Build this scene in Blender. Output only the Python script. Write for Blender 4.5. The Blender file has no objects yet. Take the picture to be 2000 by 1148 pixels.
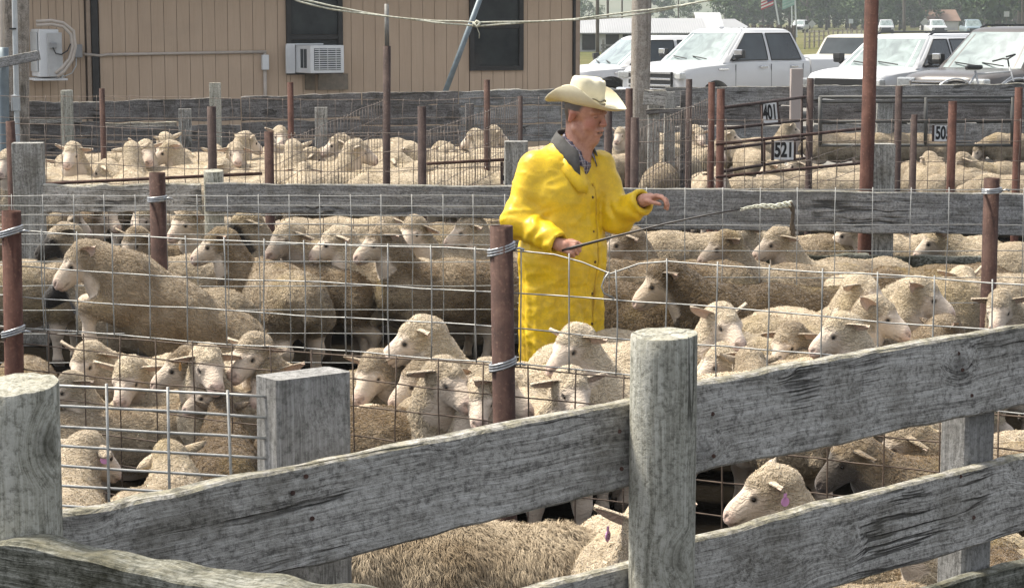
import bpy, bmesh, math, random
import numpy as np
from mathutils import Vector, Matrix, Euler, noise as mnoise

R = math.radians
random.seed(7)
RNG = np.random.default_rng(7)
scene = bpy.context.scene
COL = scene.collection

# ------------------------------------------------------------------ camera
CAM_H = 2.25
F_PX = 4167.0                    # focal length in photo pixels (photo is 2000 px wide)
CX, CY = 1000.0, 574.0
PITCH = math.atan((CY - 33.0) / F_PX)
cam_data = bpy.data.cameras.new("camera")
cam_data.sensor_width = 36.0
cam_data.lens = 36.0 * F_PX / 2000.0
cam_data.clip_start = 0.1
cam_data.clip_end = 6000.0
cam = bpy.data.objects.new("camera", cam_data)
cam.location = (0, 0, CAM_H)
cam.rotation_euler = (math.pi / 2 - PITCH, 0, 0)
COL.objects.link(cam)
scene.camera = cam

# ------------------------------------------------------------------ light
SUN_DIR = Vector((-0.46, 0.20, 0.86)).normalized()      # towards the sun: high, behind, a little left
world = bpy.data.worlds.new("World")
scene.world = world
world.use_nodes = True
wn, wl = world.node_tree.nodes, world.node_tree.links
sky = wn.new("ShaderNodeTexSky")
sky.sky_type = 'NISHITA'
sky.sun_disc = False
sky.sun_elevation = math.asin(SUN_DIR.z)
sky.sun_rotation = math.atan2(SUN_DIR.x, SUN_DIR.y)
sky.air_density = 1.0
sky.dust_density = 3.0
sky.ozone_density = 1.0
hsv = wn.new("ShaderNodeHueSaturation")
hsv.inputs['Saturation'].default_value = 0.30           # thin high cloud
wl.new(sky.outputs[0], hsv.inputs['Color'])
wl.new(hsv.outputs[0], wn["Background"].inputs[0])
wn["Background"].inputs[1].default_value = 0.132
sun_data = bpy.data.lights.new("sun", 'SUN')
sun_data.energy = 2.95
sun_data.angle = R(8)
sun_data.color = (1.0, 0.92, 0.78)
sun = bpy.data.objects.new("sun", sun_data)
sun.rotation_euler = (-SUN_DIR).to_track_quat('-Z', 'Y').to_euler()
sun.location = (-20, 20, 40)
COL.objects.link(sun)
scene.view_settings.view_transform = 'Standard'
scene.view_settings.look = 'None'
scene.view_settings.gamma = 1.0
scene.view_settings.use_curve_mapping = False
scene.view_settings.exposure = 1.05
scene.cycles.max_bounces = 5
scene.cycles.diffuse_bounces = 2
scene.cycles.glossy_bounces = 2
scene.cycles.transmission_bounces = 3
scene.cycles.transparent_max_bounces = 6
scene.cycles.volume_bounces = 0
scene.cycles.caustics_reflective = False
scene.cycles.caustics_refractive = False

# ------------------------------------------------------------------ placing
def ray(px, py):
    u, v = (px - CX) / F_PX, -(py - CY) / F_PX
    s, c = math.sin(PITCH), math.cos(PITCH)
    return Vector((u, c + v * s, -s + v * c))
def at(px, py, Y):
    d = ray(px, py)
    return Vector((0, 0, CAM_H)) + d * (Y / d.y)
def atz(px, py, z):
    d = ray(px, py)
    return Vector((0, 0, CAM_H)) + d * ((z - CAM_H) / d.z)
def ppm(Y):
    return F_PX / Y

# ------------------------------------------------------------------ objects
def tag(o, label=None, cat=None, group=None, kind=None):
    if label: o['label'] = label
    if cat: o['category'] = cat
    if group: o['group'] = group
    if kind: o['kind'] = kind
    return o
def empty(name, loc=(0, 0, 0), rz=0.0, label=None, cat=None, group=None):
    o = bpy.data.objects.new(name, None)
    o.empty_display_size = 0.1
    o.location = loc
    o.rotation_euler = (0, 0, rz)
    COL.objects.link(o)
    return tag(o, label, cat, group)
def mesh_obj(name, verts, faces, mats, parent=None, smooth=False, fmat=None):
    me = bpy.data.meshes.new(name)
    me.from_pydata([tuple(v) for v in verts], [], [tuple(int(i) for i in f) for f in faces])
    if not isinstance(mats, (list, tuple)): mats = [mats]
    for m in mats:
        if m: me.materials.append(m)
    if smooth:
        me.polygons.foreach_set('use_smooth', [True] * len(me.polygons))
    if fmat is not None:
        me.polygons.foreach_set('material_index', [int(i) for i in fmat])
    me.update()
    o = bpy.data.objects.new(name, me)
    COL.objects.link(o)
    if parent: o.parent = parent
    return o
def kids(o):
    return [c for c in o.children]
def copy_tree(o, parent=None):
    c = o.copy()
    COL.objects.link(c)
    if parent is not None:
        c.parent = parent
    for ch in list(o.children):
        copy_tree(ch, c)
    return c

class MB:
    """collects simple shapes into one mesh"""
    def __init__(s):
        s.v, s.f, s.m = [], [], []
    def add(s, vs, fs, m=0):
        b = len(s.v)
        s.v += [tuple(v) for v in vs]
        s.f += [tuple(i + b for i in f) for f in fs]
        s.m += [m] * len(fs)
    def box(s, c, d, rot=None, m=0, bev=0.0):
        x, y, z = d[0] / 2, d[1] / 2, d[2] / 2
        if bev <= 0:
            vs = [Vector((a * x, b * y, e * z)) for a in (-1, 1) for b in (-1, 1) for e in (-1, 1)]
            fs = [(0, 1, 3, 2), (4, 6, 7, 5), (0, 4, 5, 1), (2, 3, 7, 6), (0, 2, 6, 4), (1, 5, 7, 3)]
        else:
            bm = bmesh.new()
            bmesh.ops.create_cube(bm, size=1.0)
            for v in bm.verts: v.co = Vector((v.co.x * d[0], v.co.y * d[1], v.co.z * d[2]))
            bmesh.ops.bevel(bm, geom=list(bm.edges), offset=bev, segments=2, affect='EDGES', profile=0.6)
            bm.verts.index_update()
            vs = [v.co.copy() for v in bm.verts]
            fs = [[v.index for v in f.verts] for f in bm.faces]
            bm.free()
        if rot is not None:
            M = rot if isinstance(rot, Matrix) else Euler(rot).to_matrix()
            vs = [M @ v for v in vs]
        c = Vector(c)
        s.add([v + c for v in vs], fs, m)
        return s
    def tube(s, pts, r, n=8, m=0, cap=True):
        pts = [Vector(p) for p in pts]
        rs = r if isinstance(r, (list, tuple)) else [r] * len(pts)
        b = len(s.v)
        prev = None
        for i, p in enumerate(pts):
            t = (pts[min(i + 1, len(pts) - 1)] - pts[max(i - 1, 0)])
            if t.length < 1e-9: t = Vector((0, 0, 1))
            t.normalize()
            if prev is None:
                a = Vector((0, 0, 1)) if abs(t.z) < 0.9 else Vector((1, 0, 0))
                prev = t.cross(a).normalized()
            u = (prev - t * prev.dot(t)).normalized()
            prev = u
            w = t.cross(u)
            for k in range(n):
                a = 2 * math.pi * k / n
                s.v.append(tuple(p + (u * math.cos(a) + w * math.sin(a)) * rs[i]))
        for i in range(len(pts) - 1):
            for k in range(n):
                k2 = (k + 1) % n
                s.f.append((b + i * n + k, b + i * n + k2, b + (i + 1) * n + k2, b + (i + 1) * n + k))
                s.m.append(m)
        if cap:
            s.f.append(tuple(b + k for k in reversed(range(n)))); s.m.append(m)
            e = b + (len(pts) - 1) * n
            s.f.append(tuple(e + k for k in range(n))); s.m.append(m)
        return s
    def prism(s, poly, h, M, m=0):
        """poly: 2-D outline (x,y), extruded by h along local z, placed by matrix M"""
        n = len(poly)
        vs = [M @ Vector((x, y, 0)) for x, y in poly] + [M @ Vector((x, y, h)) for x, y in poly]
        fs = [tuple(reversed(range(n))), tuple(range(n, 2 * n))]
        fs += [(i, (i + 1) % n, n + (i + 1) % n, n + i) for i in range(n)]
        s.add(vs, fs, m)
        return s
    def build(s, name, mats, parent=None, smooth=False):
        return mesh_obj(name, s.v, s.f, mats, parent, smooth, s.m if isinstance(mats, (list, tuple)) and len(mats) > 1 else None)

def rotz(a):
    return Matrix.Rotation(a, 3, 'Z')

# ------------------------------------------------------------------ signed distance shapes
def cone_sdf(P, a, b, r1, r2):
    a = np.asarray(a, np.float32); b = np.asarray(b, np.float32)
    ba = b - a
    L2 = float(ba @ ba) + 1e-12
    pa = P - a
    t = np.clip((pa @ ba) / L2, 0, 1)
    d = pa - t[:, None] * ba
    return np.sqrt((d * d).sum(1)) - (r1 + (r2 - r1) * t)
def smin(a, b, k):
    h = np.maximum(k - np.abs(a - b), 0) / k
    return np.minimum(a, b) - h * h * k * 0.25
def make_field(prims, k=0.05):
    """prims: (a, b, r1, r2[, k[, (sx,sy,sz)]]); negative r = carve"""
    def f(P):
        d = None
        for p in prims:
            kk = p[4] if len(p) > 4 and p[4] else k
            a, b, r1, r2 = p[:4]
            if len(p) > 5 and p[5]:
                c = (np.asarray(a, np.float32) + np.asarray(b, np.float32)) / 2
                S = np.asarray(p[5], np.float32)
                Q = (P - c) / S + c
                aa = (np.asarray(a, np.float32) - c) / S + c
                bb = (np.asarray(b, np.float32) - c) / S + c
                e = cone_sdf(Q, aa, bb, abs(r1), abs(r2)) * float(S.min())
            else:
                e = cone_sdf(P, a, b, abs(r1), abs(r2))
            if d is None: d = e
            elif r1 < 0: d = -smin(-d, e, kk)
            else: d = smin(d, e, kk)
        return d
    return f
def surface_nets(field, lo, hi, h):
    lo = np.asarray(lo, np.float32); hi = np.asarray(hi, np.float32)
    n = np.ceil((hi - lo) / h).astype(int) + 1
    ax = [lo[i] + h * np.arange(n[i], dtype=np.float32) for i in range(3)]
    # coarse pass first; only points near the surface are evaluated on the fine grid
    q = 4
    cx = [a[::q] for a in ax]
    Gc = np.stack(np.meshgrid(*cx, indexing='ij'), -1).reshape(-1, 3)
    Fc = field(Gc).reshape([len(a) for a in cx])
    F = np.repeat(np.repeat(np.repeat(Fc, q, 0), q, 1), q, 2)[:n[0], :n[1], :n[2]].copy()
    W = np.argwhere(np.abs(F) < q * h * 2.2 + 0.03)
    Pw = np.stack([ax[i][W[:, i]] for i in range(3)], 1)
    F[W[:, 0], W[:, 1], W[:, 2]] = np.concatenate([field(Pw[i:i + 200000]) for i in range(0, len(Pw), 200000)])
    ins = F < 0
    c = np.zeros(n - 1, np.int32)
    for i in (0, 1):
        for j in (0, 1):
            for k in (0, 1):
                c += ins[i:n[0] - 1 + i, j:n[1] - 1 + j, k:n[2] - 1 + k]
    act = (c > 0) & (c < 8)
    idx = -np.ones(n - 1, np.int64)
    I = np.argwhere(act)
    idx[act] = np.arange(len(I))
    acc = np.zeros((len(I), 3), np.float32); cnt = np.zeros(len(I), np.float32)
    cor = [(i, j, k) for i in (0, 1) for j in (0, 1) for k in (0, 1)]
    for a in cor:
        for d in range(3):
            if a[d] == 0:
                b = list(a); b[d] = 1
                fa = F[I[:, 0] + a[0], I[:, 1] + a[1], I[:, 2] + a[2]]
                fb = F[I[:, 0] + b[0], I[:, 1] + b[1], I[:, 2] + b[2]]
                m = (fa < 0) != (fb < 0)
                t = np.where(m, fa / np.where(m, fa - fb, 1), 0)
                p = np.tile(np.array(a, np.float32), (len(I), 1))
                p[:, d] += t
                acc[m] += p[m]; cnt[m] += 1
    V = lo + h * (I + acc / np.maximum(cnt, 1)[:, None])
    faces = []
    for d in range(3):
        e, g = (d + 1) % 3, (d + 2) % 3
        sl0 = [slice(None)] * 3; sl1 = [slice(None)] * 3
        sl0[d] = slice(0, n[d] - 1); sl1[d] = slice(1, n[d])
        s0, s1 = ins[tuple(sl0)], ins[tuple(sl1)]
        E = np.argwhere(s0 != s1)
        E = E[(E[:, e] > 0) & (E[:, g] > 0) & (E[:, e] < n[e] - 1) & (E[:, g] < n[g] - 1)]
        flip = s0[E[:, 0], E[:, 1], E[:, 2]]
        q = []
        for de, dg in ((1, 1), (0, 1), (0, 0), (1, 0)):
            C = E.copy(); C[:, e] -= de; C[:, g] -= dg
            q.append(idx[C[:, 0], C[:, 1], C[:, 2]])
        q = np.stack(q, 1)
        q[~flip] = q[~flip][:, ::-1]
        faces.append(q)
    return V, np.concatenate(faces)
def grad(field, P, e=0.004):
    g = np.zeros_like(P)
    for i in range(3):
        d = np.zeros(3, np.float32); d[i] = e
        g[:, i] = field(P + d) - field(P - d)
    return g / (np.linalg.norm(g, axis=1, keepdims=True) + 1e-9)
def project(field, P, it=2):
    P = P.astype(np.float32)
    for _ in range(it):
        P = P - grad(field, P) * np.clip(field(P), -0.03, 0.03)[:, None]
    return P
def vnoise(P, scale, seed=0):
    """scalar perlin noise per row"""
    o = seed * 17.31
    return np.array([mnoise.noise((p[0] * scale + o, p[1] * scale - o, p[2] * scale + 2 * o)) for p in P], np.float32)
def np_mesh(name, V, Fq, mat, parent=None, smooth=True, cols=None):
    me = bpy.data.meshes.new(name)
    V = np.asarray(V, np.float32)
    Fq = np.asarray(Fq, np.int32)
    k = Fq.shape[1]
    me.vertices.add(len(V)); me.vertices.foreach_set('co', V.ravel())
    me.loops.add(Fq.size); me.loops.foreach_set('vertex_index', Fq.ravel())
    me.polygons.add(len(Fq)); me.polygons.foreach_set('loop_start', np.arange(len(Fq), dtype=np.int32) * k)
    me.update(calc_edges=True)
    me.validate()
    if smooth: me.polygons.foreach_set('use_smooth', np.ones(len(me.polygons), bool))
    if cols is not None:
        a = me.attributes.new('mask', 'FLOAT_COLOR', 'POINT')
        C4 = np.ones((len(V), 4), np.float32); C4[:, :3] = cols
        a.data.foreach_set('color', C4.ravel())
    if mat: me.materials.append(mat)
    o = bpy.data.objects.new(name, me)
    COL.objects.link(o)
    if parent: o.parent = parent
    return o
# ================================================================== materials
class NT:
    def __init__(s, name):
        s.mat = bpy.data.materials.new(name)
        s.mat.use_nodes = True
        s.t = s.mat.node_tree
        s.n, s.l = s.t.nodes, s.t.links
        s.bsdf = s.n["Principled BSDF"]
    def new(s, typ, **kw):
        x = s.n.new("ShaderNode" + typ)
        for k, v in kw.items(): setattr(x, k, v)
        return x
    def put(s, sock, v):
        if isinstance(v, bpy.types.NodeSocket): s.l.new(v, sock)
        elif isinstance(v, (tuple, list)) and len(v) == 3 and sock.type == 'RGBA': sock.default_value = (*v, 1)
        else: sock.default_value = v
    def coord(s, kind='Object'):
        return s.new("TexCoord").outputs[kind]
    def mapping(s, vec, scale=(1, 1, 1), loc=(0, 0, 0), rot=(0, 0, 0)):
        m = s.new("Mapping")
        s.l.new(vec, m.inputs[0])
        s.put(m.inputs['Scale'], scale); s.put(m.inputs['Location'], loc); s.put(m.inputs['Rotation'], rot)
        return m.outputs[0]
    def noise(s, vec, scale=5, detail=4, rough=0.55, dist=0.0, out=0):
        n = s.new("TexNoise")
        if vec is not None: s.l.new(vec, n.inputs['Vector'])
        n.inputs['Scale'].default_value = scale; n.inputs['Detail'].default_value = detail
        n.inputs['Roughness'].default_value = rough; n.inputs['Distortion'].default_value = dist
        return n.outputs[out]
    def voronoi(s, vec, scale=5, feature='F1', rand=1.0, out='Distance'):
        n = s.new("TexVoronoi", feature=feature)
        s.l.new(vec, n.inputs['Vector'])
        n.inputs['Scale'].default_value = scale
        n.inputs['Randomness'].default_value = rand
        return n.outputs[out]
    def wave(s, vec, scale=5, dist=2, detail=2, dscale=1, direction='X'):
        n = s.new("TexWave", bands_direction=direction)
        s.l.new(vec, n.inputs['Vector'])
        n.inputs['Scale'].default_value = scale; n.inputs['Distortion'].default_value = dist
        n.inputs['Detail'].default_value = detail; n.inputs['Detail Scale'].default_value = dscale
        return n.outputs['Fac']
    def ramp(s, fac, stops, interp='LINEAR'):
        r = s.new("ValToRGB")
        r.color_ramp.interpolation = interp
        e = r.color_ramp.elements
        while len(e) < len(stops): e.new(0.5)
        for el, (p, c) in zip(e, stops):
            el.position = p
            el.color = (*c, 1) if isinstance(c, (tuple, list)) else (c, c, c, 1)
        s.l.new(fac, r.inputs[0])
        return r.outputs[0]
    def mix(s, fac, a, b, mode='MIX'):
        m = s.new("Mix", data_type='RGBA', blend_type=mode)
        s.put(m.inputs[0], fac); s.put(m.inputs[6], a); s.put(m.inputs[7], b)
        return m.outputs[2]
    def math(s, op, a, b=0.0, c=None, clamp=False):
        m = s.new("Math", operation=op, use_clamp=clamp)
        s.put(m.inputs[0], a); s.put(m.inputs[1], b)
        if c is not None: s.put(m.inputs[2], c)
        return m.outputs[0]
    def vmath(s, op, a, b):
        m = s.new("VectorMath", operation=op)
        s.put(m.inputs[0], a); s.put(m.inputs[1], b)
        return m.outputs[0]
    def bump(s, h, strength=0.5, dist=0.01, normal=None):
        b = s.new("Bump")
        b.inputs['Strength'].default_value = strength; b.inputs['Distance'].default_value = dist
        s.l.new(h, b.inputs['Height'])
        if normal is not None: s.l.new(normal, b.inputs['Normal'])
        return b.outputs[0]
    def sepxyz(s, v):
        x = s.new("SeparateXYZ"); s.l.new(v, x.inputs[0]); return x.outputs
    def oprop(s, name):
        return s.new("Attribute", attribute_type='OBJECT', attribute_name=name).outputs['Fac']
    def attr(s, name):
        return s.new("Attribute", attribute_type='GEOMETRY', attribute_name=name)
    def rnd(s):
        return s.new("ObjectInfo").outputs['Random']
    def done(s, color=None, rough=0.7, normal=None, metal=0.0, spec=None, **kw):
        if color is not None: s.put(s.bsdf.inputs['Base Color'], color)
        s.put(s.bsdf.inputs['Roughness'], rough)
        s.put(s.bsdf.inputs['Metallic'], metal)
        if normal is not None: s.l.new(normal, s.bsdf.inputs['Normal'])
        if spec is not None: s.put(s.bsdf.inputs['Specular IOR Level'], spec)
        for k, v in kw.items(): s.put(s.bsdf.inputs[k.replace('_', ' ')], v)
        return s.mat

def plain(name, col, rough=0.6, metal=0.0, vary=0.15, scale=8.0, bump=0.1, spec=None, **kw):
    t = NT(name)
    c = t.coord()
    n = t.noise(c, scale, 5, 0.6)
    v = t.ramp(n, [(0.25, tuple(x * (1 - vary) for x in col)), (0.75, tuple(min(1, x * (1 + vary)) for x in col))])
    b = t.bump(t.noise(c, scale * 6, 3), bump, 0.003)
    return t.done(v, rough, b, metal, spec, **kw)

def wool_material(name, fine):
    t = NT(name)
    c = t.coord()
    tone, dark = t.oprop('tone'), t.oprop('dark')
    m = t.attr('mask')
    sep = t.new("SeparateColor"); t.l.new(m.outputs['Color'], sep.inputs[0])
    bare, mark, pink = sep.outputs[0], sep.outputs[1], sep.outputs[2]
    off = t.vmath('ADD', c, t.new("ObjectInfo").outputs['Location'])
    big = t.noise(off, 3.2, 4, 0.6)
    small = t.noise(off, 22, 4, 0.65, 1.0)
    clean = t.ramp(small, [(0.3, (0.55, 0.45, 0.315)), (0.7, (0.71, 0.605, 0.455))])
    dirt_shade = t.ramp(small, [(0.25, (0.120, 0.080, 0.042)), (0.75, (0.225, 0.155, 0.085))])
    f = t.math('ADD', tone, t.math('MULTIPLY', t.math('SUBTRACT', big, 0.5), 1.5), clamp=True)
    dirt_shade = t.mix(t.math('SUBTRACT', tone, 1.0, clamp=True), dirt_shade, (0.055, 0.040, 0.023))  # tone above one: shade of the crowded pen painted into the wool colour
    wool = t.mix(f, clean, dirt_shade)
    yel = t.math('MULTIPLY', t.ramp(t.noise(off, 2.1, 3), [(0.56, 0), (0.74, 1)]), 0.35)
    wool = t.mix(yel, wool, (0.40, 0.30, 0.11))
    # wool locks: crinkled lines
    warp = t.vmath('ADD', off, t.vmath('SCALE', t.noise(off, 9, 2, out=1), (0, 0, 0)))
    warp.node.inputs  # keep
    sc = t.new("VectorMath", operation='SCALE'); t.l.new(t.noise(off, 14, 3, out=1), sc.inputs[0]); sc.inputs['Scale'].default_value = 0.11
    wv = t.vmath('ADD', off, sc.outputs[0])
    vor = t.voronoi(wv, 34, 'DISTANCE_TO_EDGE')
    crack = t.ramp(t.wave(wv, 13, 7, 2, 2.2, 'Z'), [(0.15, 0.0), (0.75, 1.0)])
    wool = t.mix(0.55, wool, t.mix(crack, (0.62, 0.59, 0.54), (1, 1, 1)), 'MULTIPLY')
    face = t.mix(t.noise(off, 18, 4), (0.56, 0.46, 0.37), (0.72, 0.62, 0.51))
    face = t.mix(t.math('MULTIPLY', t.noise(off, 60, 3), 0.35), face, (0.45, 0.36, 0.27))
    face = t.mix(t.math('MULTIPLY', t.math('MINIMUM', tone, 1.0), 0.35), face, (0.40, 0.31, 0.21))
    face = t.mix(pink, face, (0.62, 0.40, 0.35))
    darkf = t.mix(t.noise(off, 12, 4), (0.012, 0.011, 0.010), (0.05, 0.042, 0.035))
    face = t.mix(dark, face, darkf)
    col = t.mix(bare, wool, face)
    col = t.mix(mark, col, (0.035, 0.025, 0.02))
    h = t.math('ADD', t.math('MULTIPLY', crack, 1.0), t.math('MULTIPLY', t.noise(off, 90, 3, 0.6), 0.8))
    h = t.math('MULTIPLY', h, t.math('SUBTRACT', 1.0, t.math('MULTIPLY', bare, 0.85)))
    b = t.bump(h, 0.9, 0.010)
    return t.done(col, 0.92, b, 0, 0.15, Sheen_Weight=0.25)

def fleece_material():
    t = NT("wool_fleece")
    off = t.vmath('ADD', t.coord(), t.new("ObjectInfo").outputs['Location'])
    tone = t.oprop('tone')
    m = t.attr('mask')
    sep = t.new("SeparateColor"); t.l.new(m.outputs['Color'], sep.inputs[0])
    rnd, tip = sep.outputs[0], sep.outputs[1]
    big = t.noise(off, 3.2, 4, 0.6)
    clean = t.mix(rnd, (0.57, 0.47, 0.335), (0.71, 0.605, 0.455))
    dirt_shade = t.mix(rnd, (0.125, 0.084, 0.046), (0.225, 0.160, 0.090))
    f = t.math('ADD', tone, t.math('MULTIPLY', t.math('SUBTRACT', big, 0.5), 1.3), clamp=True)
    dirt_shade = t.mix(t.math('SUBTRACT', tone, 1.0, clamp=True), dirt_shade, (0.062, 0.045, 0.026))  # locks get the same painted-in shade as the body wool
    col = t.mix(f, clean, dirt_shade)
    yel = t.math('MULTIPLY', t.ramp(t.noise(off, 2.1, 3), [(0.56, 0), (0.74, 1)]), 0.35)
    col = t.mix(yel, col, (0.42, 0.32, 0.12))
    return t.done(col, 0.9, None, 0, 0.15)

def wood_material(name, lo, mid, hi, axis='X', rough=0.9, lichen=0.0, stain=0.5, gs=1.0, bumps=1.0, lichen_z=0.1):
    """weathered timber: grain along one object axis, knots, cracks, stains; lichen on upward faces"""
    t = NT(name)
    oi = t.new("ObjectInfo")
    c = t.vmath('ADD', t.coord(), t.vmath('SCALE', oi.outputs['Location'], (0, 0, 0)))
    offs = t.new("VectorMath", operation='SCALE'); offs.inputs[0].default_value = (3.1, 1.7, 2.3)
    t.l.new(t.math('MULTIPLY', oi.outputs['Random'], 7.0), offs.inputs['Scale'])
    c = t.vmath('ADD', t.coord(), offs.outputs[0])
    i = 'XYZ'.index(axis)
    s1 = [44.0 * gs] * 3; s1[i] = 1.3 * gs
    s2 = [170.0 * gs] * 3; s2[i] = 4.0 * gs
    s3 = [9.0 * gs] * 3; s3[i] = 0.55 * gs
    sw = [2.4] * 3; sw[i] = 2.0
    # knots bend the grain
    kn = t.voronoi(t.mapping(c, tuple(3.6 if j == i else 4.6 for j in range(3))), 1.0, 'SMOOTH_F1', 1.0)
    knot = t.ramp(kn, [(0.0, 1.0), (0.16, 0.55), (0.32, 0.0)])
    wob = t.new("VectorMath", operation='SCALE')
    t.l.new(t.noise(t.mapping(c, tuple(sw)), 1.6, 3, 0.5, out=1), wob.inputs[0]); wob.inputs['Scale'].default_value = 0.035
    c2 = t.vmath('ADD', c, wob.outputs[0])
    kb = t.new("VectorMath", operation='SCALE'); kb.inputs[0].default_value = tuple(0.0 if j == i else 0.05 for j in range(3))
    t.l.new(knot, kb.inputs['Scale'])
    c2 = t.vmath('ADD', c2, kb.outputs[0])
    g1 = t.noise(t.mapping(c2, tuple(s1)), 1.0, 5, 0.62)
    g2 = t.noise(t.mapping(c2, tuple(s2)), 1.0, 3, 0.7)
    g3 = t.noise(t.mapping(c2, tuple(s3)), 1.0, 4, 0.6)
    patch = t.noise(c, 5.5, 6, 0.68)
    fib = t.noise(c, 62, 5, 0.75)
    g = t.math('ADD', t.math('ADD', t.math('MULTIPLY', g1, 0.33), t.math('MULTIPLY', g2, 0.42)), t.math('MULTIPLY', fib, 0.25))
    col = t.ramp(g, [(0.40, lo), (0.49, mid), (0.58, hi)])
    col = t.mix(t.ramp(g3, [(0.40, 0.0), (0.75, 0.25)]), col, hi)
    crk = t.ramp(g3, [(0.475, 0.0), (0.496, 1.0), (0.504, 1.0), (0.525, 0.0)])
    crk = t.math('MULTIPLY', crk, t.ramp(t.noise(c, 2.3, 2), [(0.54, 0.0), (0.64, 1.0)]))
    col = t.mix(t.math('MULTIPLY', crk, 0.85), col, tuple(x * 0.25 for x in lo))
    st = t.ramp(patch, [(0.47, 0.0), (0.62, stain)])
    col = t.mix(st, col, tuple(a * b * 0.9 for a, b in zip(lo, (1.05, 1.0, 0.85))))
    col = t.mix(t.ramp(knot, [(0.45, 0.0), (0.9, 0.7)]), col, tuple(x * 0.6 for x in lo))
    col = t.mix(t.ramp(fib, [(0.36, 0.45), (0.50, 0.0)]), col, tuple(x * 0.45 for x in lo))
    if lichen > 0:
        geo = t.new("NewGeometry")
        nz = t.sepxyz(geo.outputs['Normal'])[2]
        up = t.ramp(nz, [(lichen_z, 0.0), (0.75, 1.0)])
        lf = t.math('MULTIPLY', up, t.ramp(t.noise(c, 22, 5, 0.7), [(0.36, 0.15), (0.58, 1.0)]))
        col = t.mix(t.math('MULTIPLY', lf, lichen), col, t.mix(t.ramp(t.noise(c, 30, 6, 0.8), [(.38, 0.0), (.62, 1.0)]), (0.055, 0.052, 0.034), (0.40, 0.37, 0.265)))
    h = t.math('ADD', t.math('MULTIPLY', g, 1.0), t.math('MULTIPLY', fib, 0.35))
    h = t.math('SUBTRACT', h, t.math('MULTIPLY', crk, 0.8))
    h = t.math('ADD', h, t.math('MULTIPLY', knot, 0.5))
    b = t.bump(h, 0.9 * bumps, 0.012)
    return t.done(col, rough, b, 0, 0.2)

def rust_material(name, a, b, c3):
    t = NT(name)
    oi = t.new("ObjectInfo")
    c = t.vmath('ADD', t.coord(), oi.outputs['Location'])
    n1 = t.noise(c, 9, 6, 0.65)
    n2 = t.noise(t.mapping(c, (30, 30, 3)), 1.0, 4, 0.6)
    n = t.math('ADD', t.math('MULTIPLY', n1, 0.6), t.math('MULTIPLY', n2, 0.4))
    col = t.ramp(n, [(0.32, a), (0.5, b), (0.68, c3)])
    col = t.mix(t.ramp(t.noise(c, 60, 3), [(0.55, 0.0), (0.75, 0.45)]), col, tuple(x * 1.7 for x in c3))
    return t.done(col, 0.8, t.bump(t.noise(c, 70, 4), 0.35, 0.004), 0.0, 0.25)

M = {}
M['wool'] = wool_material("sheep_wool", 1)
M['fleece'] = fleece_material()
M['rust'] = rust_material("rusty_pipe", (0.034, 0.019, 0.016), (0.072, 0.039, 0.031), (0.120, 0.070, 0.054))
M['rust_red'] = rust_material("rusty_pipe_red", (0.042, 0.019, 0.014), (0.084, 0.037, 0.027), (0.135, 0.066, 0.049))
M['rust_dark'] = rust_material("dark_pipe", (0.026, 0.018, 0.017), (0.058, 0.039, 0.035), (0.10, 0.070, 0.060))
M['grey_wood'] = wood_material("weathered_plank", (0.15, 0.143, 0.130), (0.44, 0.420, 0.385), (0.64, 0.622, 0.585), 'X', lichen=0.85)
M['grey_wood_dark'] = wood_material("weathered_dark_plank", (0.065, 0.060, 0.057), (0.16, 0.150, 0.145), (0.28, 0.268, 0.26), 'X', lichen=0.3, gs=0.5)
M['grey_wood_mid'] = wood_material("weathered_mid_plank", (0.11, 0.109, 0.107), (0.25, 0.249, 0.247), (0.42, 0.42, 0.41), 'X', lichen=0.5, gs=0.6)
M['mossy_wood'] = wood_material("mossy_plank", (0.035, 0.036, 0.024), (0.14, 0.142, 0.115), (0.34, 0.34, 0.30), 'X', lichen=0.38, stain=0.95)
M['post_wood'] = wood_material("round_post_wood", (0.155, 0.150, 0.118), (0.37, 0.362, 0.305), (0.54, 0.53, 0.47), 'Z', lichen=0.4, gs=0.7, bumps=0.7, stain=0.12)
M['tie_wood'] = wood_material("square_post_wood", (0.15, 0.147, 0.14), (0.255, 0.25, 0.24), (0.36, 0.355, 0.345), 'Z', gs=1.3, bumps=0.5, stain=0.25)
M['stump_wood'] = wood_material("old_post_wood", (0.12, 0.115, 0.105), (0.30, 0.295, 0.275), (0.50, 0.495, 0.465), 'Z', gs=0.8)
M['pole_wood'] = wood_material("utility_pole_wood", (0.19, 0.165, 0.14), (0.32, 0.285, 0.25), (0.45, 0.41, 0.36), 'Z', gs=0.35, bumps=0.6)
M['wire'] = plain("galvanised_wire", (0.34, 0.34, 0.325), 0.5, 0.4, 0.3, 30)
M['wire_rust'] = plain("rusty_wire", (0.10, 0.07, 0.05), 0.7, 0.2, 0.4, 30)
M['wire_dark'] = plain("old_dark_wire", (0.16, 0.13, 0.11), 0.6, 0.4, 0.35, 30)
M['strap'] = plain("steel_tie_wire", (0.42, 0.43, 0.44), 0.4, 0.8, 0.3, 40)
M['eye'] = plain("sheep_eye", (0.012, 0.008, 0.005), 0.12, 0, 0.2, 20, 0.0)
M['tag_pink'] = plain("pink_ear_tag", (0.55, 0.26, 0.52), 0.5, 0, 0.1, 20)
M['tag_backlit'] = plain("backlit_ear_tag", (0.75, 0.42, 0.15), 0.5, 0, 0.1, 20)  # sunlight glowing through the ear, put into the tag's orange
M['ink'] = plain("black_ink", (0.012, 0.012, 0.014), 0.6, 0, 0.1, 20)
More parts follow.
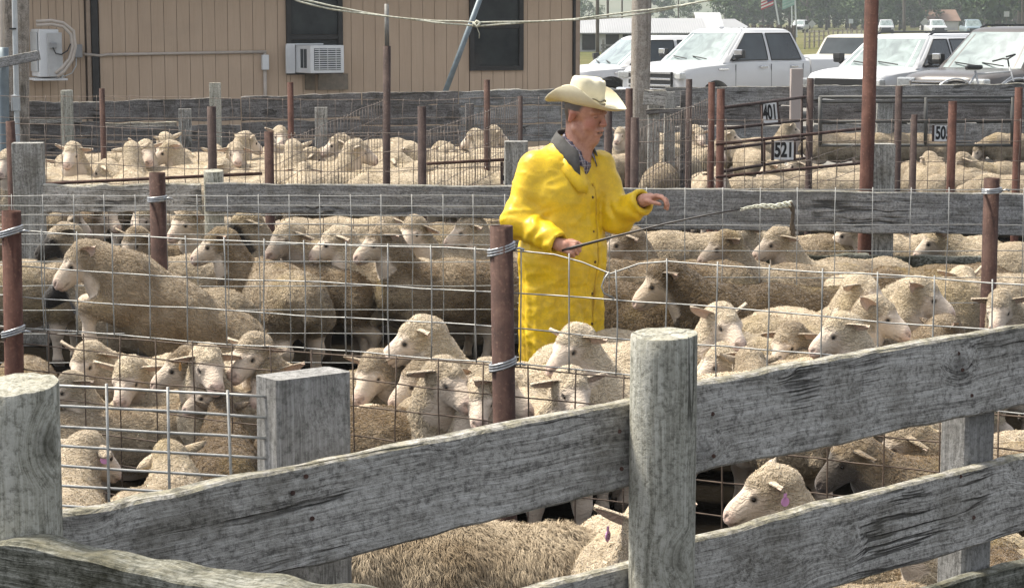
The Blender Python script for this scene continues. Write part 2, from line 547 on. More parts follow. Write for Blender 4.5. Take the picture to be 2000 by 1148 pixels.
# ================================================================== ground, road, hills
def sheet(name, pts, z, mat, n=1):
    return tag(mesh_obj(name, [(x, y, z) for x, y in pts], [tuple(range(len(pts)))], mat), kind='structure')
t = NT("yard_mud")
c = t.coord()
mud = t.ramp(t.noise(c, 1.3, 8, 0.65), [(0.3, (0.006, 0.005, 0.004)), (0.6, (0.012, 0.0098, 0.0072)), (0.8, (0.028, 0.022, 0.015))])
straw = t.ramp(t.noise(t.mapping(c, (30, 9, 9)), 1, 4, 0.7), [(0.66, 0.0), (0.78, 0.2)])
mud = t.mix(straw, mud, (0.22, 0.18, 0.10))
M['mud'] = t.done(mud, 1.0, t.bump(t.noise(c, 9, 6), 0.8, 0.04), 0, 0.0)
t = NT("gravel_lot")
c = t.coord()
M['gravel'] = t.done(t.ramp(t.noise(c, 2.2, 9, 0.75), [(0.3, (0.13, 0.12, 0.105)), (0.7, (0.27, 0.255, 0.23))]), 0.9, t.bump(t.noise(c, 30, 4), 0.5, 0.02))
t = NT("dry_grass_field")
c = t.coord()
g = t.ramp(t.noise(c, 0.09, 8, 0.7), [(0.35, (0.075, 0.088, 0.030)), (0.5, (0.13, 0.125, 0.050)), (0.66, (0.20, 0.175, 0.085))])
g = t.mix(t.ramp(t.noise(t.mapping(c, (1.2, 0.5, 1)), 1.0, 6, 0.8), [(0.4, 0), (0.7, 0.5)]), g, (0.055, 0.070, 0.022))
M['field'] = t.done(g, 0.95, t.bump(t.noise(c, 3, 6), 1.0, 0.2), 0, 0.1)
t = NT("far_hill_slope")
c = t.coord()
M['hill'] = t.done(t.ramp(t.noise(c, 0.006, 8, 0.7), [(0.35, (0.075, 0.10, 0.045)), (0.55, (0.13, 0.13, 0.07)), (0.7, (0.06, 0.08, 0.04))]), 1.0, None, 0, 0.0)
M['asphalt'] = plain("asphalt", (0.09, 0.09, 0.092), 0.85, 0, 0.25, 1.5, 0.2)
M['line_white'] = plain("road_paint", (0.70, 0.70, 0.66), 0.7, 0, 0.1, 3)

sheet('ground', [(-3000, -60), (3000, -60), (3000, 4500), (-3000, 4500)], 0.0, M['mud'])
sheet('parking_lot', [(-30, 30.8), (60, 30.8), (70, 74), (-30, 74)], 0.004, M['gravel'])
sheet('grass_field', [(-900, 74), (900, 74), (1600, 1500), (-1600, 1500)], 0.004, M['field'])
sheet('highway', [(-400, 322), (500, 336), (500, 346), (-400, 332)], 0.012, M['asphalt'])
sheet('road_marking', [(-400, 322.7), (500, 336.7), (500, 336.95), (-400, 322.95)], 0.016, M['line_white'])
def hill(name, Y, x0, x1, hfun, depth):
    n, m = 90, 8
    vs, fs = [], []
    for j in range(m):
        tt = j / (m - 1)
        for i in range(n):
            x = x0 + (x1 - x0) * i / (n - 1)
            h = hfun(x) * math.sin(tt * math.pi / 2) ** 1.3
            h += 6 * mnoise.noise((x / 130, tt * 4, Y)) * tt
            vs.append((x, Y + depth * tt, max(h, 0.02 if j else 0.01)))
    for j in range(m - 1):
        for i in range(n - 1):
            fs.append((j * n + i, j * n + i + 1, (j + 1) * n + i + 1, (j + 1) * n + i))
    return tag(mesh_obj(name, vs, fs, M['hill'], None, True), kind='structure')
hill('hill', 1500, -1500, 1500, lambda x: 46 + 14 * math.sin(x / 260 + 1) + 8 * math.sin(x / 90), 700)
hill('hills', 2500, -2600, 2600, lambda x: 110 + 34 * math.sin(x / 420 + 2.2) + 14 * math.sin(x / 130), 900)

# ================================================================== tan building
TH = R(20)
def wall_pt(px, dz=None):
    u = (px - CX) / F_PX
    Y = 35.88 / (1 - u * math.tan(TH))
    return Vector((u * Y, Y, 0))
def wx(px):                       # distance along the wall from its left corner (px 187)
    return (wall_pt(px) - wall_pt(187)).length * (1 if px >= 187 else -1)
def wz(px, py):
    Y = wall_pt(px).y
    return at(px, py, Y).z
bld = empty('building', wall_pt(187), TH, 'tan board-sided building with dark window frames behind the pens', 'building')
t = NT("tan_siding")
c = t.vmath('ADD', t.coord(), t.new("ObjectInfo").outputs['Location'])
sd = t.ramp(t.noise(t.mapping(c, (6, 6, 0.8)), 1, 5, 0.6), [(0.3, (0.49, 0.365, 0.262)), (0.7, (0.55, 0.42, 0.305))])
sd = t.mix(t.ramp(t.noise(t.mapping(c, (50, 50, 2)), 1, 4, 0.7), [(0.5, 0.0), (0.8, 0.22)]), sd, (0.24, 0.17, 0.115))
sd = t.mix(t.ramp(t.noise(c, 1.1, 5, 0.7), [(0.5, 0.0), (0.8, 0.22)]), sd, (0.27, 0.215, 0.165))
M['siding'] = t.done(sd, 0.75, t.bump(t.noise(t.mapping(c, (70, 70, 4)), 1, 4), 0.3, 0.004), 0, 0.25)
M['siding_edge'] = plain("siding_groove", (0.17, 0.115, 0.08), 0.8)
M['trim_dark'] = plain("dark_trim", (0.028, 0.026, 0.024), 0.6, 0, 0.25)
M['trim_tan'] = plain("tan_trim", (0.36, 0.27, 0.20), 0.7)
M['white_paint'] = plain("white_enamel", (0.72, 0.73, 0.73), 0.45, 0, 0.08, 4, 0.05)
M['grey_metal'] = plain("grey_metal_box", (0.30, 0.30, 0.30), 0.5, 0.2, 0.15)
M['conduit'] = plain("pale_conduit", (0.50, 0.44, 0.38), 0.5, 0, 0.12)
M['pvc'] = plain("grey_white_pvc", (0.50, 0.53, 0.54), 0.45, 0, 0.12)
M['pipe_blue'] = plain("blue_grey_pipe", (0.17, 0.21, 0.235), 0.5, 0.2, 0.25)
M['black_hole'] = plain("dark_grille", (0.05, 0.06, 0.065), 0.6)
M['rubber'] = plain("black_rubber", (0.02, 0.02, 0.02), 0.7)
t = NT("dark_window_glass")
c = t.coord()
M['win_glass'] = t.done(t.ramp(t.noise(c, 2.5, 4), [(0.3, (0.018, 0.021, 0.023)), (0.7, (0.050, 0.056, 0.056))]), 0.08, None, 0, 0.6)
WH = 3.3
bd = []
def siding(x0, x1, z0, z1, y=0.0):
    if x1 - x0 < .02 or z1 - z0 < .02: return
    mb = MB(); mb.box(((x0 + x1) / 2, y + .01 + random.uniform(-.0015, .0015), (z0 + z1) / 2), (x1 - x0 - .007, .02, z1 - z0))
    mb.build('siding_board', M['siding'], bld)
W1 = (wx(562), wx(671), wz(600, -40), wz(600, 146))
W2 = (wx(917), wx(1021), wz(970, -28), wz(970, 138))
xend = wx(1117)
x = 0.10
while x < xend - .02:
    x2 = min(x + .2037, xend)
    cuts = []
    for (a, b, zt, zb) in (W1, W2):
        if x2 > a and x < b: cuts.append((a, b, zt, zb))
    if not cuts:
        siding(x, x2, 0, WH)
    for (a, b, zt, zb) in cuts:
        siding(x, min(x2, a), 0, WH); siding(max(x, b), x2, 0, WH)
        m0, m1 = max(x, a), min(x2, b)
        siding(m0, m1, 0, zb); siding(m0, m1, zt, WH)
    x = x2
x = -2.2
while x < -.16:
    siding(x, min(x + .1178, -.12), 0, WH, .03); x += .1178
mb = MB()
mb.box(((xend + .1) / 2, .075, WH / 2), (xend - .1, .10, WH)); mb.box((-1.2, .12, WH / 2), (2.2, .10, WH))
mb.build('wall', M['siding_edge'], bld)
MB().box((xend / 2 - .9, 3.1, WH / 2 - .02), (xend + 2.2, 5.9, WH - .05)).build('wall_rear', M['trim_tan'], bld)
mb = MB()
mb.box((.03, -.012, WH / 2), (.10, .05, WH)); mb.build('corner_trim', M['trim_dark'], bld)
MB().box((-.065, .004, WH / 2), (.06, .04, WH)).build('corner_trim', M['trim_tan'], bld)
MB().box((xend + .03, -.01, WH / 2), (.04, .05, WH)).build('corner_trim', M['trim_dark'], bld)
MB().box((xend + .085, -.005, WH / 2), (.07, .06, WH)).build('corner_trim', M['trim_tan'], bld)
MB().box((xend / 2 - .9, 2.8, WH + .1), (xend + 3.4, 7.2, .14)).build('roof', M['trim_dark'], bld)
for (a, b, zt, zb) in (W1, W2):
    fr = MB()
    w, h, cx_, cz = b - a, zt - zb, (a + b) / 2, (zt + zb) / 2
    fw_ = .075
    fr.box((cx_, -.012, zt - fw_ / 2), (w - .004, .06, fw_)); fr.box((cx_, -.012, zb + fw_ / 2), (w - .004, .06, fw_))
    fr.box((a + fw_ / 2, -.014, cz), (fw_, .06, h - 2 * fw_)); fr.box((b - fw_ / 2, -.014, cz), (fw_, .06, h - 2 * fw_))
    midz = zb + (.60 if a < 5.5 else .74)
    fr.box((cx_, -.010, midz), (w - 2 * fw_, .05, .07))
    wo = fr.build('window', M['trim_dark'], bld)
    MB().box((cx_, .012, (zt + midz) / 2), (w - .14, .012, zt - midz - .08)).build('pane', M['win_glass'], wo)
    MB().box((cx_, .016, (zb + midz) / 2), (w - .14, .012, midz - zb - .08)).build('pane', M['win_glass'], wo)
# conduit along the wall and its boxes
co = MB()
co.tube([(wx(168), -.03, wz(187, 106)), (wx(200), -.03, wz(200, 109)), (wx(215), -.03, wz(215, 107)), (wx(522), -.03, wz(522, 101.5))], .022, 8)
co.tube([(wx(519), -.03, wz(520, 104)), (wx(519), -.03, wz(520, 112))], .024, 8)
co.tube([(wx(519), -.03, wz(520, 134)), (wx(519), -.03, wz(520, 230))], .030, 8)
co.build('conduit', M['conduit'], bld, True)
MB().box((wx(519), -.05, wz(519, 122)), (.11, .10, .24), bev=.012).build('junction_box', M['white_paint'], bld)
MB().box((wx(157), -.05, wz(157, 100)), (.12, .09, .20), bev=.008).build('switch_box', M['grey_metal'], bld)
cb = MB()
cb.tube([(wx(153), -.06, wz(153, 110)), (wx(152), -.07, wz(152, 128)), (wx(143), -.09, wz(143, 143)), (wx(128), -.12, wz(128, 149)), (wx(108), -.2, wz(108, 140))], .009, 6)
cb.build('cable', M['pvc'], bld, True)
MB().box((wx(651), -.03, wz(651, 160)), (.50, .03, .26)).build('plywood_patch', plain("bare_plywood", (0.22, 0.185, 0.145), .85, 0, .3, 12), bld)
MB().box((wx(606), -.03, wz(606, 160)), (.16, .03, .26)).build('plywood_patch', plain("stained_plywood", (0.15, 0.12, 0.085), .85, 0, .3, 12), bld)

# window air conditioner (rests in the window)
wp = lambda px, out: wall_pt(px) + Matrix.Rotation(TH, 3, 'Z') @ Vector((0, -out, 0))
acl = wp(618, .26); acz = wz(620, 115)
ac = empty('window_air_conditioner', (acl.x, acl.y, acz), TH + R(12), 'white boxy air conditioner jutting out of the left dark-framed window', 'air conditioner')
b_ = MB(); b_.box((0, 0, 0), (.60, .56, .44), bev=.012); b_.build('cabinet', M['white_paint'], ac)
g_ = MB(); g_.box((.0, -.283, .0), (.47, .006, .345)); g_.build('grille_recess', M['black_hole'], ac)
for i in range(10):
    MB().box((0, -.289, -.155 + i * .0345), (.46, .010, .014), rot=(R(20), 0, 0)).build('grille_slat', M['white_paint'], ac)
for i in range(3):
    MB().box((-.15 + i * .15, -.292, 0), (.008, .008, .34)).build('grille_bar', M['white_paint'], ac)
for yy in (-.10, .02):
    v = MB(); v.box((-.302, yy, .01), (.006, .095, .30)); v.build('side_vent', M['black_hole'], ac)
MB().box((-.40, .24, 0), (.16, .02, .46)).build('filler_panel', M['white_paint'], ac)
MB().box((.0, .25, .235), (.92, .03, .02)).build('top_rail', M['white_paint'], ac)

# heat pump on the narrow-board wall
hp0 = wp(88, .42)
hp = empty('heat_pump', (hp0.x, hp0.y, wz(88, 151)), TH + R(2), 'white outdoor heat pump with looped hoses on the narrow-board wall', 'air conditioner')
MB().box((-.02, -.04, .38), (.30, .74, .72), bev=.02).build('cabinet', M['white_paint'], hp)
MB().box((-.185, -.04, .40), (.012, .60, .60), bev=.004).build('fan_grille', M['pvc'], hp)
MB().box((.06, -.43, .36), (.22, .04, .66), bev=.01).build('side_cover', plain("grey_enamel", (.46, .46, .45), .5), hp)
MB().box((.03, -.47, .50), (.10, .06, .09), bev=.01).build('valve_block', M['grey_metal'], hp)
MB().box((.0, .0, -.015), (.50, .80, .03)).build('bracket', M['white_paint'], hp)
MB().box((.26, .25, .15), (.025, .30, .34)).build('bracket', M['white_paint'], hp)
hs = MB()
for k in (0, .055):
    hs.tube([(-.20, -.38, .80 + k), (.02, -.42, .815 + k), (.20, -.42, .78 + k), (.31 + k * .7, -.42, .66 + k), (.33 + k * .8, -.42, .48), (.28 + k * .8, -.42, .30 - k * .3), (.16 + k * .5, -.44, .16 - k), (.06 + k * .5, -.45, .08 - k)], .026, 10)
hs.build('hose', M['conduit'], hp, True)
MB().tube([(.02, -.50, .47), (.06, -.50, .38), (.15, -.47, .36), (.25, -.45, .42), (.30, -.43, .52)], .010, 6).build('power_cord', M['rubber'], hp, True)

# ---- poles and pipes by the left corner
def vpole(name, px0, py0, px1, py1, Y, r, mat, label, cat, taper=1.0, n=16, top_extra=0.0, segs=5, lump=0.0, group=None):
    a = at(px0, py0, Y); b = at(px1, py1, Y)
    d = (b - a); k = a.z / max(1e-6, (a.z - b.z))
    foot = a + d * k; foot.z = 0
    top = a - d.normalized() * top_extra
    o = empty(name, foot, 0, label, cat, group)
    L = top - foot
    pts, rs = [], []
    for i in range(segs + 1):
        tt = i / segs
        pts.append(L * tt + Vector((mnoise.noise((px0, tt * 4, 1)), mnoise.noise((px0, tt * 4, 7)), 0)) * lump * (0 < i < segs))
        rs.append(r * (1 - (1 - taper) * tt) * (1 + lump * 3 * mnoise.noise((px0, tt * 5, 3))))
    MB().tube(pts, rs, n).build('shaft', mat, o, True)
    return o
def hollow_pipe(mb, foot, top, r, n=14, wall=.0055):
    """open-topped pipe"""
    foot, top = Vector(foot), Vector(top)
    t_ = (top - foot).normalized()
    a = t_.cross(Vector((0, 1, 0))).normalized(); b = t_.cross(a)
    ring = lambda p, rr: [p + (a * math.cos(2 * math.pi * k / n) + b * math.sin(2 * math.pi * k / n)) * rr for k in range(n)]
    R4 = [ring(foot, r), ring(top, r), ring(top, r - wall), ring(top - t_ * .12, r - wall)]
    vs = [v for rg_ in R4 for v in rg_]
    fs = [(j * n + k, j * n + (k + 1) % n, (j + 1) * n + (k + 1) % n, (j + 1) * n + k) for j in range(3) for k in range(n)]
    fs.append(tuple(3 * n + k for k in reversed(range(n))))
    fs = [tuple(reversed(f)) for f in fs]
    mb.add(vs, fs)
vpole('utility_pole', 44, -60, 44, 190, 27.2, .085, M['pole_wood'], 'grey wooden pole with straight grain beside the white conduit', 'pole', top_extra=1.2)
vpole('utility_pole', 17, -60, 18, 190, 27.8, .075, M['pole_wood'], 'darker wooden pole at the left edge behind the white conduit', 'pole', top_extra=1.2)
o = vpole('conduit_riser', 27, -60, 32, 185, 27.0, .034, M['pvc'], 'white conduit riser strapped between the two wooden poles', 'conduit', top_extra=.8)
MB().box((0, 0, 1.17), (.10, .09, .20), bev=.01).build('base_box', M['pvc'], o)
for zz in (1.75, 2.1): MB().box((0, 0, zz), (.085, .085, .02)).build('strap', M['rubber'], o)
vpole('conduit_riser', 3, -60, 5, 150, 27.2, .030, M['conduit'], 'pale conduit riser at the far left edge of the photo', 'conduit', top_extra=.8)
vpole('drain_pipe', 7, 93, 8, 190, 26.6, .062, M['pipe_blue'], 'thick blue-grey pipe standing at the left edge', 'pipe')
# ================================================================== parked vehicles
def paint(name, col, rough=.28):
    t = NT(name); c = t.coord()
    d = t.ramp(t.noise(c, 1.6, 5, .65), [(.4, 0.0), (.75, .22)])
    low = t.ramp(t.sepxyz(c)[2], [(.55, .45), (.95, 0.0)])
    cc = t.mix(t.math('MAXIMUM', d, low), col, tuple(x * .72 + .03 for x in col))
    return t.done(cc, rough, t.bump(t.noise(c, 2.0, 2), .02, .01), 0, .5, Coat_Weight=.25, Coat_Roughness=.12)
M['car_white'] = paint("white_car_paint", (.60, .61, .62))
M['car_cream'] = paint("cream_car_paint", (.50, .47, .40))
M['car_taupe'] = paint("taupe_car_paint", (.075, .066, .060))
M['car_silver'] = paint("silver_car_paint", (.42, .43, .44))
M['car_teal'] = paint("blue_grey_car_paint", (.16, .22, .25))
t = NT("windscreen_glass"); c = t.coord()
stp = t.ramp(t.noise(t.mapping(c, (1.2, 1.2, 1.2), (0, 0, 0), (R(20), R(30), R(40))), 2.6, 3, .5, .8), [(.35, (.10, .135, .13)), (.65, (.24, .30, .285))])
M['screen'] = t.done(stp, .12, None, 0, .8, Coat_Weight=.6, Coat_Roughness=.03)
t = NT("tinted_glass"); c = t.coord()
M['tint'] = t.done(t.ramp(t.noise(c, 1.4, 3), [(.3, (.014, .018, .020)), (.7, (.045, .056, .060))]), .07, None, 0, .7)
M['chrome'] = plain("chrome", (.62, .63, .64), .18, .9, .08, 6, .02)
M['lamp'] = plain("lamp_lens", (.52, .54, .54), .15, .3, .3, 25, .1)
M['lamp_red'] = plain("red_lamp", (.25, .02, .02), .2)
M['tyre'] = plain("tyre_rubber", (.022, .021, .020), .85)
M['plastic'] = plain("black_plastic", (.018, .019, .020), .5)
def arc(cx_, cz, r, x):
    d = r * r - (x - cx_) ** 2
    return cz + math.sqrt(d) if d > 0 else None
def loft(stations, mat, parent, name, cut_w=None):
    """stations: (x, half width, z bottom, z top, crown)"""
    vs, fs = [], []
    prof = lambda w, zb, zt, cr: [(0, zt + cr), (w * .45, zt + cr * .85), (w * .78, zt + cr * .35), (w * .91, zt - .015), (w * .965, zt - .06), (w * .985, zt - .16), (w, zt - .30 * (zt - zb)), (w, zb + .35 * (zt - zb)), (w * .975, zb + .10), (w * .93, zb), (0, zb)]
    for (x, w, zb, zt, cr) in stations:
        p = prof(w, zb, zt, cr)
        ring = [(x, y, z) for y, z in p] + [(x, -y, z) for y, z in p[-2:0:-1]]
        vs += ring
    m = 20
    for i in range(len(stations) - 1):
        for k in range(m):
            k2 = (k + 1) % m
            fs.append((i * m + k, i * m + k2, (i + 1) * m + k2, (i + 1) * m + k))
    fs.append(tuple(reversed(range(m)))); fs.append(tuple((len(stations) - 1) * m + k for k in range(m)))
    o = mesh_obj(name, vs, fs, mat, None, True)
    bm = bmesh.new(); bm.from_mesh(o.data); bmesh.ops.recalc_face_normals(bm, faces=bm.faces)
    for e in bm.edges:
        if len(e.link_faces) == 2 and e.calc_face_angle(0) > R(38): e.smooth = False
    bm.to_mesh(o.data); bm.free()
    if cut_w:
        mb = MB()
        for (x, z, r, yy) in cut_w:
            mb.tube([(x, yy - .30, z), (x, yy + .30, z)], r, 28)
        ct = mb.build('cutter', None)
        md = o.modifiers.new('arch', 'BOOLEAN'); md.operation = 'DIFFERENCE'; md.object = ct; md.solver = 'EXACT'
        dg = bpy.context.evaluated_depsgraph_get()
        me = bpy.data.meshes.new_from_object(o.evaluated_get(dg))
        o.modifiers.clear(); o.data = me
        if not me.materials: me.materials.append(mat)
        cm = ct.data
        bpy.data.objects.remove(ct); bpy.data.meshes.remove(cm)
    o.parent = parent
    return o
def wheel(x, y, z, r, parent, side):
    mb = MB()
    w = .26
    prof = [(r * .60, -w / 2), (r * .93, -w / 2), (r, -w / 2 + .04), (r, w / 2 - .04), (r * .93, w / 2), (r * .60, w / 2)]
    n = 26; vs = []
    for k in range(n):
        a = 2 * math.pi * k / n
        vs += [(math.cos(a) * q, yy, math.sin(a) * q) for q, yy in prof]
    fs = [(k * 6 + j, k * 6 + (j + 1) % 6, ((k + 1) % n) * 6 + (j + 1) % 6, ((k + 1) % n) * 6 + j) for k in range(n) for j in range(6)]
    mb.add(vs, fs)
    o = mb.build('wheel', M['tyre'], parent, True); o.location = (x, y, z)
    rm = MB()
    for k in range(6):
        a = 2 * math.pi * k / 6
        rm.box((math.cos(a) * r * .31, side * w * .42, math.sin(a) * r * .31), (r * .56, .03, .07), rot=(0, -a, 0))
    rm.tube([(0, side * w * .30, 0), (0, side * w * .40, 0)], r * .60, 20); rm.tube([(0, side * w * .40, 0), (0, side * w * .48, 0)], .07, 12)
    rm.build('rim', M['chrome'], o)
def cabin(parent, pm, xs, zb, zt, wb, wt, rake):
    """xs: base front, roof front, roof rear, base rear"""
    bf, rf, rr, br = xs
    rows = []
    for i in range(9):
        q = i / 8
        z = zb + (zt - zb) * q
        xf = bf + (rf - bf) * q - .0; xr = br + (rr - br) * q
        w = wb + (wt - wb) * q ** 1.25
        if i == 8: z -= .012
        rows.append((xf, xr, w, z))
    rows.append((rf - .10, rr + .08, wt - .10, zt + .030)); rows.append((rf - .38, rr + .30, wt - .34, zt + .048))
    vs, fs = [], []
    def ring(xf, xr, w, z):
        c_ = .10
        bow = .07
        pts = []
        for s, seq in ((1, (0, 1)),):
            pass
        L = [(xf - bow * 1.0, w - .0), (xf - bow * .45, w * .75), (xf, 0), (xf - bow * .45, -w * .75), (xf - bow, -w)]
        L += [((xf * 2 + xr) / 3, -w - .015), ((xf + xr * 2) / 3, -w - .015), (xr + .05, -w)]
        L += [(xr + .015, -w * .8), (xr, 0), (xr + .015, w * .8), (xr + .05, w)]
        L += [((xf + xr * 2) / 3, w + .015), ((xf * 2 + xr) / 3, w + .015)]
        return [(x, y, z) for x, y in L]
    for r_ in rows: vs += ring(*r_)
    m = 14
    for i in range(len(rows) - 1):
        for k in range(m):
            k2 = (k + 1) % m
            fs.append((i * m + k, i * m + k2, (i + 1) * m + k2, (i + 1) * m + k))
    fs.append(tuple((len(rows) - 1) * m + k for k in range(m)))
    o = mesh_obj('cabin', vs, fs, pm, parent, True)
    bm = bmesh.new(); bm.from_mesh(o.data); bmesh.ops.recalc_face_normals(bm, faces=bm.faces)
    ed = [e for e in bm.edges if len(e.link_faces) == 2 and e.calc_face_angle(0) > R(24) and min(v.co.z for v in e.verts) > zb + .1]
    bmesh.ops.bevel(bm, geom=ed, offset=.035, segments=3, affect='EDGES', clamp_overlap=True)
    bm.to_mesh(o.data); bm.free()
    o.data.polygons.foreach_set('use_smooth', [True] * len(o.data.polygons))
    H_ = zt - zb
    def prm(q): return (bf + (rf - bf) * q, br + (rr - br) * q, wb + (wt - wb) * q ** 1.25, zb + H_ * q)
    # windscreen and rear glass: curved sheets just proud of the shell
    for nm, front, mt in (('windscreen', True, 'screen'), ('rear_window', False, 'tint')):
        vs, fs = [], []
        for i in range(6):
            q = .05 + .88 * i / 5
            xf, xr, w, z = prm(q)
            for j in range(9):
                s = (j / 8 * 2 - 1) * .90
                if front: x = xf - .07 * abs(s) ** 1.6 + .012
                else: x = xr + .03 * abs(s) ** 2 - .012
                vs.append((x, s * w, z))
        for i in range(5):
            for j in range(8):
                q_ = (i * 9 + j, i * 9 + j + 1, (i + 1) * 9 + j + 1, (i + 1) * 9 + j)
                fs.append(q_ if not front else tuple(reversed(q_)))
        mesh_obj(nm, vs, fs, M[mt], parent, True)
    return prm
def side_window(parent, prm, quad, name='side_window'):
    """quad in (x fraction along the cabin base, height fraction); built on both sides"""
    for s in (-1, 1):
        vs, fs = [], []
        n = 6
        (a0, b0, a1, b1) = quad     # lower-front x, upper-front x, lower-rear x, upper-rear x
        for i in range(n + 1):
            q = .07 + .84 * i / n
            xf, xr, w, z = prm(q)
            xa = a0 + (b0 - a0) * i / n; xb = a1 + (b1 - a1) * i / n
            for j in range(5):
                x = xa + (xb - xa) * j / 4
                vs.append((x, s * (w + .022), z))
        for i in range(n):
            for j in range(4):
                q_ = (i * 5 + j, i * 5 + j + 1, (i + 1) * 5 + j + 1, (i + 1) * 5 + j)
                fs.append(q_ if s < 0 else tuple(reversed(q_)))
        o = mesh_obj(name, vs, fs, M['tint'], parent, True)
        # rubber surround
        e = [vs[i * 5] for i in range(n + 1)] + [vs[n * 5 + j] for j in range(1, 5)] + [vs[i * 5 + 4] for i in range(n - 1, -1, -1)] + [vs[j] for j in range(3, -1, -1)]
        mb = MB(); mb.tube([Vector(p) + Vector((0, s * .002, 0)) for p in e], .012, 5); mb.build('seal', M['rubber'], o)
def vehicle(label, cat, group, loc, heading, kind='pickup', pm='car_white', hood=1.20, roof=1.90, L=5.85, W=1.0, grille='bars', far=False, name=None, sc=1.0, mirror='chrome', lift=0.0):
    o = empty(name or {'pickup': 'pickup_truck', 'suv': 'parked_car'}[kind], loc, heading, label, cat, group)
    o.scale = (sc, sc, sc)
    m = M[pm]
    r = .41 + lift * .1
    xf, xr = -.95, -L + 1.05 + (.15 if kind == 'pickup' else 0)
    cut = [(xf, r, r + .09, y) for y in (-W * .92, W * .92)] + [(xr, r, r + .09, y) for y in (-W * .92, W * .92)]
    belt = hood + .05
    st = [(0.0, W * .80, .52, hood - .24, .0), (-.05, W * .90, .42, hood - .14, .01), (-.18, W * .955, .40, hood - .085, .025), (-.50, W * .985, .40, hood - .04, .035), (-1.30, W, .40, hood + .01, .035)]
    if kind == 'pickup':
        cb = (-1.15, -1.95, -3.62, -3.95)
        st += [(-1.45, W, .42, belt, .0), (-2.6, W, .44, belt, 0), (-3.96, W, .44, belt + .01, 0)]
    else:
        cb = (-1.12, -1.92, -L + .42, -L + .12)
        st += [(-1.42, W, .42, belt, .0), (-2.6, W, .44, belt, 0), (-L + .5, W, .44, belt + .02, 0), (-L + .04, W * .95, .46, belt, 0), (-L, W * .90, .50, belt - .1, 0)]
    loft(st, m, o, 'body', None if far else cut)
    if kind == 'pickup':
        loft([(-4.0, W, .46, belt + .035, -.0), (-4.6, W, .46, belt + .03, 0), (-L + .05, W * .985, .48, belt + .02, 0), (-L, W * .96, .5, belt, 0)], m, o, 'bed', None if far else cut[2:])
    prm = cabin(o, m, cb, belt - .06, roof, W * .93, W * .735, 0)
    bf, rf, rr, br = cb
    if kind == 'pickup':
        side_window(o, prm, (bf - .28, rf - .10, -2.62, -2.60))
        side_window(o, prm, (-2.74, -2.70, br + .24, rr + .14))
    else:
        side_window(o, prm, (bf - .28, rf - .10, -2.52, -2.50))
        side_window(o, prm, (-2.62, -2.60, -3.52, -3.46))
        side_window(o, prm, (-3.64, -3.58, br + .34, rr + .16))
    for s in (-1, 1):
        for x in (xf, xr): wheel(x, s * (W - .15), r, r, o, s)
    if far:
        MB().box((.012, 0, hood - .36), (.03, W * 1.15, .26), bev=.01).build('grille', M['plastic'], o)
        for s in (-1, 1): MB().box((.0, s * W * .76, hood - .30), (.05, .30, .18), bev=.02).build('headlight', M['lamp'], o)
        MB().box((.06, 0, .58), (.16, W * 1.8, .22), bev=.03).build('bumper', M['plastic'], o)
        return o
    g = MB(); g.box((.018, 0, hood - .36), (.05, W * 1.28, .34), bev=.012)
    go = g.build('grille', M['plastic'] if grille != 'chrome' else M['rubber'], o)
    nb2 = {'bars': 3, 'chrome': 6, 'dark': 0}[grille]
    for i in range(nb2):
        MB().box((.048, 0, hood - .48 + i * (.27 / max(1, nb2 - 1))), (.025, W * 1.24, .028 if nb2 > 4 else .045), bev=.006).build('grille_bar', M['chrome'], go)
    if grille == 'chrome':
        for s in (-1, 1): MB().box((.04, s * W * .645, hood - .36), (.05, .045, .37), bev=.01).build('grille_surround', M['chrome'], go)
        MB().box((.066, 0, hood - .37), (.02, .26, .10), bev=.02).build('emblem', M['chrome'], go)
    for s in (-1, 1):
        hl = MB(); hl.box((-.035, s * W * .79, hood - .27), (.15, .34, .15 if grille != 'chrome' else .27), rot=(0, 0, -s * R(17)), bev=.03)
        hl.build('headlight', M['lamp'], o)
    bp = MB(); bp.box((.04, 0, .62), (.20, W * 1.86, .24), bev=.04); bp.build('bumper', M['chrome'] if grille == 'bars' else m, o)
    MB().box((.13, 0, .60), (.03, W * 1.0, .10), bev=.01).build('bumper_slot', M['plastic'], o)
    for s in (-1, 1):
        ms_ = MB(); ms_.box((bf - .38, s * (W + .13), belt + .13), (.13, .22, .19), rot=(0, 0, s * R(12)), bev=.035)
        mo = ms_.build('mirror', M['plastic'], o)
        cp = MB(); cp.box((bf - .315, s * (W + .135), belt + .165), (.04, .20, .115), rot=(0, 0, s * R(12)), bev=.015)
        cp.build('mirror_cap', M['chrome'] if mirror == 'chrome' else M['plastic'], mo)
        ar = MB(); ar.tube([(bf - .36, s * (W - .04), belt - .01), (bf - .37, s * (W + .10), belt + .04)], .030, 8); ar.build('mirror_arm', M['plastic'], mo)
        for x in (-2.42, -3.42 if kind == 'pickup' else -3.30):
            h = MB(); h.box((x, s * (W + .012), belt - .16), (.24, .035, .045), bev=.014); h.build('door_handle', M['chrome'], o)
        for x0 in (-1.55, -2.68, -3.72 if kind == 'pickup' else -3.55):
            sm_ = MB(); sm_.box((x0, s * (W * .997), .90), (.010, .012, .66)); sm_.build('door_seam', M['rubber'], o)
        bd_ = MB(); bd_.box((-1.18, s * (W * .992), hood - .14), (.30, .02, .05), bev=.008); bd_.build('fender_badge', M['chrome'], o)
    # wipers
    wpz = MB(); wpz.tube([(bf + .03, .55, belt + .02), (bf - .12, .0, belt + .07)], .012, 5); wpz.tube([(bf + .03, -.05, belt + .02), (bf - .13, -.6, belt + .07)], .012, 5)
    wpz.build('wiper', M['rubber'], o)
